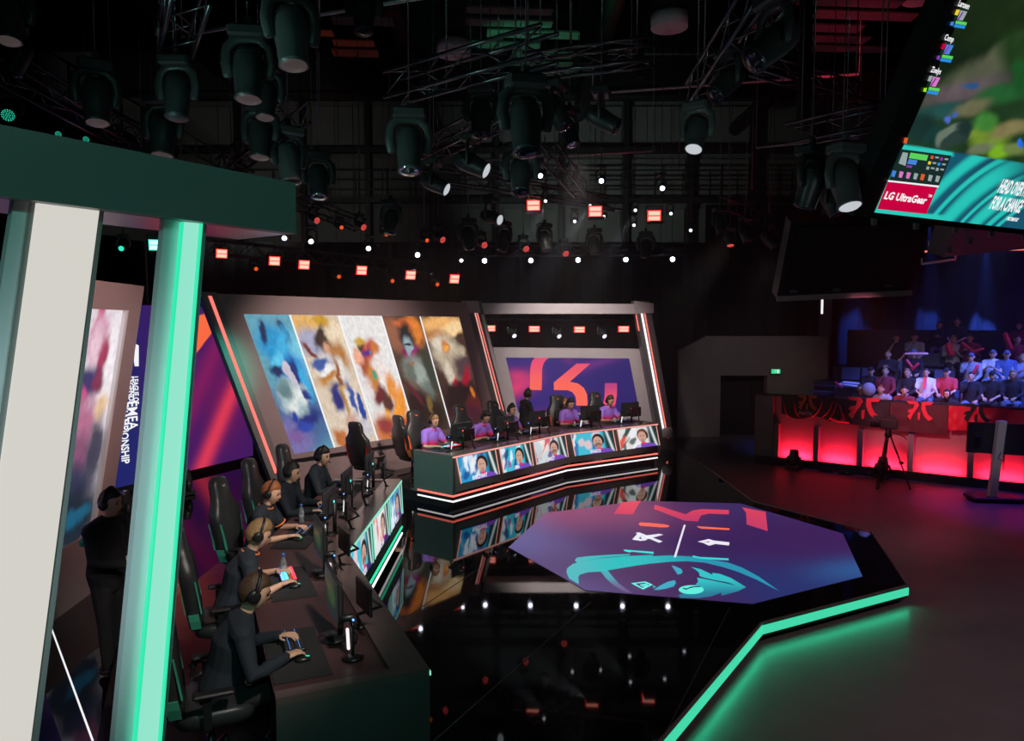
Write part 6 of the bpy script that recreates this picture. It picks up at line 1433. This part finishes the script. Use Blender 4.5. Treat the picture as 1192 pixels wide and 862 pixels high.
def white_spot(lab, px, D, r=.085, m='white_spot'):
    aim = (EYE + Vector((0, 4, -2.2)) - Q(*px, D)).normalized(); c = Q(*px, D); t = thing('spotlight', lab, 'spotlight', c, 0, 'white spotlights in the rig')
    mb = MB(); mb.lathe([(r * .9, -.30), (r * 1.5, -.26), (r * 1.6, -.04), (r * 1.3, -.01)], (0, 0, 0), aim, 18); mb.build('housing', 'fixture', t)
    mb = MB(); mb.lathe([(r, .0), (r * .8, .012), (.01, .018)], (0, 0, 0), aim, 16); mb.build('lens', m, t)
    mb = MB(); mb.tube([(-r * 2, .1, -.02), (-r * 2, .1, .2), (0, .1, .27), (r * 2, .1, .2), (r * 2, .1, -.02)], .018, 6); mb.box((0, .1, .31), (.2, .14, .07), bev=.015); mb.build('yoke', 'fixture', t); mb = MB(); mb.tube([(0, .1, .33), (0, .1, 11.56 - c.z)], .007, 4); mb.build('safety_cable', 'truss', t); return t
for i, (px, D, lab) in enumerate(wl): white_spot(lab, px, D, .0031 * D if i not in (13, 4) else .0022 * D)
for px, D, lab in smalls: white_spot(lab, px, D, .0022 * D, 'white_spot_soft')
# red square floodlights
def flood(lab, c, w_, h_, aimd, m='red_flood', rim='red_flood_rim', grp='square floodlights'):
    t = thing('floodlight', lab, 'floodlight', c, 0, grp); d = Vector(aimd).normalized(); a_, b_, _ = basis(d); Rm = Matrix((a_, d, b_)).transposed()
    mb = MB(); mb.box(-d * .07, (w_ * 1.25, .12, h_ * 1.3), Rm, bev=.01); mb.build('housing', 'fixture', t)
    mb = MB(); mb.box(Vector((0, 0, 0)), (w_ * 1.1, .012, h_ * 1.16), Rm); mb.build('lit_rim', rim, t)
    mb = MB()
    for k in (-1, 1): mb.box(b_ * (h_ * .27 * k) + d * .012, (w_ * .92, .02, h_ * .42), Rm)
    mb.build('lamp_rows', m, t)
    mb = MB(); mb.tube([-d * .05 + a_ * -w_ * .7, -d * .05 + a_ * -w_ * .7 + Vector((0, 0, h_)), -d * .05 + a_ * w_ * .7 + Vector((0, 0, h_)), -d * .05 + a_ * w_ * .7], .012, 5); mb.build('bracket', 'fixture', t)
    if c[2] > 3.6: mb = MB(); q_ = -d * .05 + Vector((0, 0, h_)); mb.tube([q_, (q_.x, q_.y, 11.56 - c[2])], .007, 4); mb.build('safety_cable', 'truss', t)
    return t
Pw = W0 - Wn * 1.4
for (x, y), lab in [((258, 295), 'red square floodlight just right of the teal pillar'), ((319.5, 303.5), 'red square floodlight, second behind the video wall'), ((354, 308), 'red square floodlight, third behind the video wall'), ((421, 314.5), 'red square floodlight, fourth behind the video wall'), ((478, 320), 'red square floodlight, fifth behind the video wall'), ((529, 324.5), 'red square floodlight, last behind the video wall')]:
    c = R(x, y, Pw, Wn); flood(lab, c, .0135 * c.y, .0105 * c.y, (.55, -.8, -.25))
for (x, y), lab in [((621, 239), 'red square floodlight, left one high at centre'), ((693, 246), 'red square floodlight, middle one high at centre'), ((761.5, 251), 'red square floodlight, right one high at centre')]: f_ = flood(lab, Q(x, y, 17.5), .29, .22, (-.1, -1, -.15)); mb = MB(); mb.box((0, -.24, -.19), (.36, .44, .012)); mb.build('reflection_blocker', 'fixture', f_)  # plate added below each lamp to keep its reflection off the floor
for (x, y), lab in [((570.5, 382), 'red lamp under the archway beam, far left'), ((622, 382.7), 'red lamp under the archway beam, second'), ((674.6, 383.4), 'red lamp under the archway beam, third'), ((726, 382.8), 'red lamp under the archway beam, far right')]: flood(lab, Q(x, y, 19.9), .27, .14, (0, -1, -.1), grp='red lamps under the archway beam')
flood('teal square floodlight between the two pillars', Q(181, 285, 11), .17, .14, (.3, -1, -.2), 'teal_flood', 'teal_dot')
flood('teal square floodlight at the left edge beside the white pillar', Q(27, 259, 10), .10, .16, (.3, -1, -.2), 'teal_flood', 'teal_dot')
flood('red square floodlight under the game screen', Q(1100, 277, 13.5), .17, .11, (-.2, -1, -.1)); flood('red square floodlight at the right edge under the game screen', Q(1188, 273, 13.5), .20, .09, (-.2, -1, -.1))
fixture('small teal-lens lamp between the two pillars', (143, 270), 26, 12, (.2, -.9, -.3), 'teal_dot', lr=.8)
mb = MB(); a, b = Q(560, 371.5, 20.0), Q(742, 373, 20.0); mb.tube([a, b], .025, 8); pb = mb.build('lamp_pipe', 'truss'); tag(pb, 'thin pipe under the archway beam carrying red lamps', 'pipe')
for (x, y), lab in [((600, 374), 'small dim spotlight under the archway, left'), ((652, 374.5), 'small dim spotlight under the archway, middle'), ((704.5, 374.5), 'small dim spotlight under the archway, right')]: fixture(lab, (x - 4, y), 20, 20.0, (.45, -.8, -.6), 'white_spot_soft', lr=.9, group='small spotlights under the archway beam')

for (x, y), h, D, aim, lab in [((838, 238), 34, 15, (.1, -.3, -1), 'dark moving light under the left end of the small ladder truss'), ((868, 248), 34, 16, (.2, -.3, -1), 'dark moving light under the middle of the small ladder truss'), ((895, 256), 34, 17, (.5, -.3, -.7), 'dark moving light under the right end of the small ladder truss'),
        ((545, 250), 40, 15, (.1, -.3, -1), 'dim moving light above the first of the straight white row'), ((586, 254), 38, 16, (-.2, -.3, -1), 'dim moving light hanging between first and second row spotlights'), ((634, 256), 36, 17, (.2, -.3, -1), 'dim moving light hanging between second and third row spotlights'),
        ((692, 262), 34, 18, (.1, -.3, -1), 'dim moving light hanging between third and fourth row spotlights'), ((752, 266), 34, 18, (-.1, -.3, -1), 'dim moving light hanging before the last row spotlight'), ((455, 228), 44, 13, (-.1, -.3, -1), 'dim moving light above the amber lamps, left of centre')]:
    fixture(lab, (x, y), h, D, aim, 'lens_dark')
# round air vents
def vent(lab, px, D, r):
    c = Q(*px, D); t = thing('round_air_vent', lab, 'air vent', c, 0)
    mb = MB(); mb.lathe([(r, .02), (r, r * .75), (r * .75, r * .78)], n=32); mb.build('collar', 'diffuser', t)
    mb = MB()
    for k in range(32):
        a = 2 * PI * k / 32; mb.prism([(math.cos(a - .06) * r * .15, math.sin(a - .06) * r * .15, .0), (math.cos(a - .075) * r, math.sin(a - .075) * r, .02), (math.cos(a + .075) * r, math.sin(a + .075) * r, .02), (math.cos(a + .06) * r * .15, math.sin(a + .06) * r * .15, .0)], (0, 0, .02))
    mb.lathe([(r * .16, 0), (r * .16, .03)], n=16); mb.build('fins', 'diffuser', t)
    mb = MB(); mb.lathe([(r * .98, .05), (r * .98, .06)], n=32); mb.build('inner_plate', 'duct_black', t)
    mb = MB(); mb.lathe([(r * .74, r * .76), (r * .74, 13.0 - c.z)], n=24); mb.build('duct', 'duct_black', t)
vent('round pale air vent on a black duct, left of the two larger', (528, 65), 15, .34); vent('round pale air vent with slotted side at upper right of centre', (779, 34), 14, .34); vent('round pale air vent cut by the top edge beside the game screen', (1071, 2), 15, .32)
for x, y, D in ((528, 78, 15), (779, 60, 14)): pass

# ================================================================== GAME SCREEN, upper right
th = math.radians(25.8); gh = Vector((.88, .475, 0)).normalized(); gu = Vector((gh.y * math.sin(th), -gh.x * math.sin(th), math.cos(th))); gn = gh.cross(gu); gp = Q(1017.5, 247, 8.4)
if gn.y > 0: gn = -gn
g = thing('game_screen', 'huge tilted screen with a strategy game and teal caption band', 'screen')
def GS(x, y, e=0.0): return R(x, y, gp + gn * e, gn)
def GM(a, b, e=0.0): return gp + gh * a + gu * b + gn * e
mb = MB(); wd, ht = 5.6, 3.3; fo_ = .33
lp = GS(994, 249); la = (lp - gp).dot(gh); lp2 = GS(1087, 0); la2 = (lp2 - gp).dot(gh)
mb.prism([GM(la, -.07), GM(0, -.0), GM(0, ht), GM(la, ht)], -gn * .22); mb.prism([GM(la, -.07), GM(wd + .3, -.07), GM(wd, 0), GM(0, 0)], -gn * .22); mb.prism([GM(wd, 0), GM(wd + .3, -.07), GM(wd + .3, ht), GM(wd, ht)], -gn * .22); mb.prism([GM(la, ht), GM(wd + .3, ht), GM(wd + .3, ht + .3), GM(la, ht + .3)], -gn * .22)
mb.build('frame', 'black_trim', g)
mb = MB(); mb.prism([GM(0, 0, -.02), GM(wd, 0, -.02), GM(wd, ht, -.02), GM(0, ht, -.02)], -gn * .18); mb.build('cabinet', 'plastic_black', g)
for k in range(6): mb = MB(); mb.box(GM(.2 + k * .8, -.12, -.1), (.05, .05, .1)); mb.build('clamp', 'fixture_grey', g)
for a in (1.0, 4.5): mb = MB(); q = GM(a, ht + .2, -.1); mb.tube([q, (q.x, q.y, 12.8)], .02, 6); mb.build('hanging_cable', 'truss', g)
def proj(a, b):
    p = np.array(gp)[None, None, :] + a[..., None] * np.array(gh) + b[..., None] * np.array(gu); Z = p[..., 2] - CAMZ; Y = p[..., 1]; d = Y * cp - Z * sp; up = Y * sp + Z * cp
    return CX + F * p[..., 0] / d, CY - F * up / d
def gamec(u, v):
    x, y = proj(u * wd, v * ht); n = fbm(u * 26, v * 16, 3); n2 = fbm(u * 9, v * 6, 8); x = x + 14 * (n - .5); y = y + 14 * (n2 - .5)
    c = np.ones(u.shape + (3,)) * np.array(srgb(36, 62, 36))
    def B_(cx_, cy_, rx, ry, col, ang=0, soft=.5, al=1): return blob(c, x, y, cx_, cy_, rx, ry, col, ang, soft, al)
    c = B_(1110, 40, 40, 60, (20, 34, 20)); c = B_(1160, 20, 60, 40, (28, 44, 22)); c = B_(1150, 75, 60, 14, (88, 92, 72), -28, .6); c = B_(1120, 105, 50, 12, (100, 88, 92), -18, .6)
    c = B_(1095, 130, 30, 10, (40, 84, 80), -10); c = B_(1185, 60, 20, 26, (34, 60, 28)); c = B_(1165, 108, 28, 12, (40, 96, 50), -10); c = B_(1190, 90, 14, 18, (30, 86, 40)); c = B_(1130, 125, 22, 8, (110, 110, 80), -20)
    c = B_(1070, 150, 22, 16, (28, 54, 50)); c = B_(1090, 160, 14, 12, (24, 60, 56)); c = B_(1150, 160, 22, 16, (120, 150, 50), 0); c = B_(1160, 178, 14, 9, (130, 190, 40)); c = B_(1175, 150, 26, 9, (130, 122, 80), -12); c = B_(1140, 172, 16, 6, (110, 120, 92), -14)
    c = B_(1108, 157, 22, 10, (104, 118, 104), -28, .15); c = B_(1112, 161, 20, 7, (44, 62, 58), -28, .2); c = B_(1125, 148, 9, 8, (30, 50, 48)); c = B_(1104, 140, 4, 4, (80, 110, 200)); c = B_(1112, 134, 3, 3, (60, 100, 190)); c = B_(1130, 98, 9, 4, (50, 90, 140)); c = B_(1145, 140, 12, 10, (70, 140, 60)); c = B_(1180, 175, 14, 7, (110, 130, 70)); c = B_(1189, 168, 3, 6, (40, 110, 220), 0, .2)
    band = sst(166.5, 168.5, (y - 14 * (n2 - .5)) - (x - 14 * (n - .5) - 1049) * .157)
    x0 = x - 14 * (n - .5); y0 = y - 14 * (n2 - .5)
    bc = np.ones(u.shape + (3,)) * np.array(srgb(24, 84, 108)); bc = mixc(bc, (20, 56, 84), sst(1110, 1190, x0) * sst(262, 205, y0))
    for (k, w_, s_) in ((0, 7, .0), (1, 3, 20), (2, 9, 38), (3, 2.2, 58), (4, 7, 74), (5, 3, 92), (6, 2, 104)):
        yy = 262 - (x0 - 1058 - s_) * (1.35 - .0045 * (x0 - 1058)); bc = mixc(bc, (40, 196, 184), np.exp(-((y0 - yy) / (w_ * 1.2)) ** 4) * sst(1220, 1130 + s_ * .4, x0))
    bc = mixc(bc, (44, 200, 186), sst(4.5, 3, np.abs(y0 - (171 + (x0 - 1049) * .13))) * sst(1112, 1106, x0))
    le = 1017.5 + (247 - y0) * .405; bc = mixc(bc, (44, 200, 186), sst(1.2, 0, (x0 - le) - 5.5)); bc = mixc(bc, (44, 200, 186), sst(241.5, 242.5, y0 - (x0 - 1020) * .105) * sst(1110, 1090, x0))
    return c * (1 - band[..., None]) * (.62 + .5 * n)[..., None] + bc * band[..., None]
display('display', lambda u, v: GM(u * wd, v * ht, .004), 330, 220, gamec, g)
def gpoly(name, pts, m, e=.008):
    mb = MB(); mb.prism([GS(x, y, e) for x, y in pts], gn * .001); return mb.build(name, m, g)
def pe(name, col, s=1.0):
    if name not in M: emat(name, srgb(col), s)
    return name
pe('sc_red', (198, 0, 62)); pe('sc_dark', (24, 44, 40)); pe('sc_green', (90, 210, 90)); pe('sc_blue', (40, 140, 220)); pe('sc_lime', (160, 225, 40)); pe('sc_purple', (130, 60, 170)); pe('sc_pink', (214, 120, 190)); pe('sc_orange', (220, 90, 40)); pe('sc_yellow', (235, 205, 60)); pe('sc_grey', (150, 165, 165)); pe('sc_skyblue', (70, 130, 215))
gpoly('sponsor_panel', [(1033.5, 211.5), (1091, 218), (1078, 249), (1021, 243)], 'sc_red', .010)
gpoly('stats_panel', [(1049, 173.5), (1107.5, 181), (1093, 216), (1034.5, 210)], 'sc_dark', .010)
gpoly('panel_rule', [(1034, 209.5), (1093, 216), (1092.3, 218), (1033.2, 211.2)], 'letter_white', .012)
gpoly('health_bar', [(1060, 177.5), (1080.5, 180.5), (1078.5, 187), (1058, 184)], 'sc_green', .013); gpoly('mana_bar', [(1058, 185), (1068, 186.5), (1066, 192), (1056, 190.5)], 'sc_skyblue', .013); gpoly('level_bar', [(1056, 192), (1062, 193), (1061, 195.5), (1055, 194.5)], 'sc_purple', .013)
gpoly('hero_icon', [(1051, 177), (1057, 178), (1054, 193), (1046, 190)], 'sc_grey', .013)
for i, (x, m) in enumerate(((1040.5, 'sc_skyblue'), (1049, 'sc_pink'), (1057.5, 'sc_pink'), (1066, 'sc_grey'), (1074, 'sc_orange'), (1083, 'sc_grey'), (1091.5, 'sc_grey'))):
    y = 202 + (x - 1040) * .12; gpoly('item_icon', [(x - 1.5, y - 4), (x + 3, y - 3), (x + .5, y + 4), (x - 3, y + 3)], m, .013)
for (x, y, m) in ((1085, 183, 'sc_orange'), (1096, 185, 'sc_purple'), (1082, 189.5, 'sc_yellow'), (1093, 191, 'cyan_led'), (1080, 195.5, 'sc_grey'), (1091, 197, 'sc_grey')):
    gpoly('stat_icon', [(x - 1, y - 2), (x + 2, y - 1.5), (x + 1, y + 2), (x - 2, y + 1.5)], m if m != 'cyan_led' else 'sc_blue', .013); gpoly('stat_value', [(x + 4, y - 1), (x + 8, y - .5), (x + 7.4, y + 1.4), (x + 3.4, y + .9)], 'sc_grey', .013)
mb = MB(); text_into(mb, 'LG UltraGear', GS(1028.3, 231.0, .014), gh, gu, (GS(1030.5, 224) - GS(1027.5, 231.5)).length * 1.15, 0, 1.15, .004, .001); text_into(mb, 'TM', GS(1080, 229, .014), gh, gu, .03, 0, 1.2, .001, .001); mb.build('lettering', 'letter_white', g)
hh = (GS(1166.5, 208) - GS(1161.5, 223)).length
mb = MB(); text_into(mb, 'HEAD OVER HEELS', GS(1160.5, 223.3, .014), gh, gu, hh, 0, .42, .008, .001); text_into(mb, 'FOR A CHANGE', GS(1151, 242.5, .014), gh, gu, hh, 0, .42, .008, .001); text_into(mb, 'FOR TEAM PLAY', GS(1171.5, 256, .014), gh, gu, hh * .26, 0, .6, .004, .001); mb.build('lettering', 'letter_white', g)
for (x, y, nm, mm) in ((1118, 20, 'Larssen', ('sc_yellow', 'sc_skyblue', 'sc_grey')), (1102, 59.5, 'Comp', ('sc_red', 'sc_purple', 'sc_skyblue')), (1086.5, 97, 'Zoelys', ('sc_grey', 'sc_lime', 'sc_pink'))):
    gpoly('player_icon', [(x - 2, y - 11), (x + 10, y - 9), (x + 3, y + 5), (x - 8, y + 3)], 'sc_dark', .012); gpoly('player_icon', [(x, y - 8), (x + 8, y - 6.5), (x + 2.5, y + 4), (x - 4, y + 3)], mm[2], .0125)
    gpoly('player_icon', [(x - 4.5, y - 9), (x - .5, y - 8.5), (x - 3.5, y - 2), (x - 7, y - 3)], mm[0], .013); gpoly('player_icon', [(x - 11, y + 5.5), (x - 7.5, y + 5), (x - 8.5, y + 10), (x - 12, y + 9.5)], mm[1], .013); gpoly('player_icon', [(x + 2, y - 6), (x + 4, y - 6), (x - 2, y + 3), (x - 4, y + 3)], 'sc_purple', .014)
    gpoly('player_bar', [(x - 5, y + 4), (x + 7.5, y + 6), (x + 6.5, y + 9.5), (x - 6, y + 7.5)], 'sc_green', .013); gpoly('player_bar', [(x - 6.5, y + 8), (x + 6, y + 10), (x + 4.5, y + 13.5), (x - 8, y + 11.5)], 'sc_blue', .013)
    mb = MB(); text_into(mb, nm, GS(x - 3.5, y - 13.5, .013), gh, gu, .055, 0, .8, .002, .001); mb.build('lettering', 'letter_white', g)
gpoly('map_marker', [(1053, 160), (1057, 160.5), (1055.5, 167), (1051.5, 166.5)], 'sc_orange', .012)

bs = thing('rear_screen', 'dark back of a hanging screen below the game screen', 'screen')
q = [Q(904, 347, 13.6), Q(1061, 340, 13.9), Q(1082, 254, 13.0), Q(921, 258, 12.7)]
mb = MB(); mb.prism(q, (q[1] - q[0]).cross(q[3] - q[0]).normalized() * -.22); mb.build('housing', 'plastic_black', bs)
ctr = sum(q, Vector()) / 4; nq = (q[1] - q[0]).cross(q[3] - q[0]).normalized(); nq = nq if nq.y < 0 else -nq
mb = MB(); q2 = [ctr.lerp(k, .88) + nq * .012 for k in q]; mb.prism(q2, nq * .01); mb.build('inner_panel', 'duct_black', bs)
for x, y in ((923, 339), (974, 337), (1034, 332)):
    mb = MB(); c = R(x, y, q[0] + nq * .05, nq); mb.box(c, (.14, .05, .05), bev=.01); mb.tube([c, c + Vector((0, 0, .35))], .012, 5); mb.build('clamp', 'fixture_grey', bs)
mb = MB(); mb.bar(q[0] - Vector((0, 0, .0)) + nq * .02, q[1] + nq * .02, .03, .10); mb.build('bottom_lip', 'frame_bronze', bs)
us = thing('hanging_platform', 'brown hanging platform with clamps at the right edge under the game screen', 'platform')
q = [Q(1099, 299, 12.0), Q(1112, 262, 11.0), Q(1240, 255, 10.6), Q(1240, 285, 11.6), Q(1150, 291, 11.9)]
mb = MB(); mb.prism(q, (0, .5, .12)); mb.build('deck', 'frame_dark', us)
for x, y in ((1105, 291), (1129, 281), (1154, 270)): mb = MB(); mb.box(Q(x, y, 11.4), (.05, .05, .1)); mb.build('clamp', 'fixture_grey', us)
for lab, a, b, D in (('short red neon line under the dark hanging screen', (1077, 292.5), (1100, 292), 15), ('long red neon line at the right edge above the audience', (1135, 291.5), (1240, 289), 15)):
    mb = MB(); mb.bar(Q(*a, D), Q(*b, D), .04, .03)
    nt_ = tag(mb.build('neon_tube', 'red_neon'), lab, 'neon light')
    for q_ in (Q(*a, D), Q(*b, D)): mb = MB(); mb.bar(q_, (q_.x, q_.y, 11.56), .006); mb.build('suspension_wire', 'truss', nt_)
for lab, a, b in (('lowest white metal bar hanging by the dark screen', (1073, 307), (1112, 302)), ('middle white metal bar hanging by the dark screen', (1081, 286), (1102, 281.5)), ('top white metal bar hanging by the dark screen', (1090, 263), (1111, 259))):
    a_, b_ = Q(*a, 13.2), Q(*b, 13.2); mb = MB(); mb.tube([a_ + Vector((0, 0, .10)), a_, b_, b_ + Vector((0, 0, .10))], .022, 6); tag(mb.build('hanging_bar', 'stand_white'), lab, 'bar')
mb = MB(); mb.box(Q(957, 355, 16), (.035, .035, .38)); tl_ = tag(mb.build('tube_light', 'letter_white'), 'short vertical white tube light below the dark hanging screen', 'light'); q_ = Q(957, 346, 16); mb = MB(); mb.bar(q_, (q_.x, q_.y, 11.56), .006); mb.build('suspension_wire', 'truss', tl_)
ps = Q(960, 380, 23.6)
mb = MB(); mb.box((Q(960, 380, 23.5).x, 23.5, 3.4), (.35, .2, 7.2)); struct('pillar_grandstand', mb, 'concrete')

# ------------------------------------------------------------------ haze and beams
spot('beam_crowd', Q(1082, 262, 22.6), Q(1086, 420, 24.2), 4200, (.05, .13, 1), 18, .6, .05)
spot('beam_crowd', Q(1148, 285, 22.6), Q(1147, 420, 24.2), 5600, (.05, .13, 1), 20, .6, .05)
spot('beam_crowd', Q(998, 262, 22.6), Q(998, 430, 24.2), 2800, (.05, .13, 1), 20, .6, .05)
spot('beam_rig', Q(637, 236, 17), Q(585, 330, 15.5), 550, (.8, .85, 1), 14, .4, .04)
spot('beam_rig', Q(686, 241, 18), Q(625, 330, 15.5), 550, (.8, .85, 1), 12, .4, .04)
spot('beam_rig', Q(739, 246, 19), Q(690, 330, 17), 350, (.8, .85, 1), 12, .4, .04)

HAZE = True
if HAZE:
    hm = bpy.data.materials.new('haze'); hm.use_nodes = True; nt = hm.node_tree; nt.nodes.clear()
    o_ = nt.nodes.new('ShaderNodeOutputMaterial'); v_ = nt.nodes.new('ShaderNodeVolumeScatter'); v_.inputs['Density'].default_value = .012; v_.inputs['Anisotropy'].default_value = .55
    nt.links.new(v_.outputs[0], o_.inputs['Volume']); M['haze'] = hm
    mb = MB(); mb.box((5, 18.5, 4.2), (25, 10.4, 8.8)); hz = mb.build('haze', 'haze'); tag(hz, 'thin theatrical haze hanging under the rig at the back', 'haze', None, 'stuff')
# ------------------------------------------------------------------ put each thing's origin at its base
def rebase():
    dg = bpy.context.view_layer; dg.update()
    for o in list(sc.objects):
        if o.type == 'EMPTY' and o.parent is None and o.location.length < 1e-6 and o.children:
            lo = Vector((1e9,) * 3); hi = Vector((-1e9,) * 3)
            for c in o.children_recursive:
                if c.type == 'MESH':
                    for v in c.bound_box:
                        p = c.matrix_world @ Vector(v); lo = Vector(map(min, lo, p)); hi = Vector(map(max, hi, p))
            base = Vector(((lo.x + hi.x) / 2, (lo.y + hi.y) / 2, lo.z)); o.location = base
            for c in o.children: c.matrix_parent_inverse = Matrix.Translation(-base)
rebase()
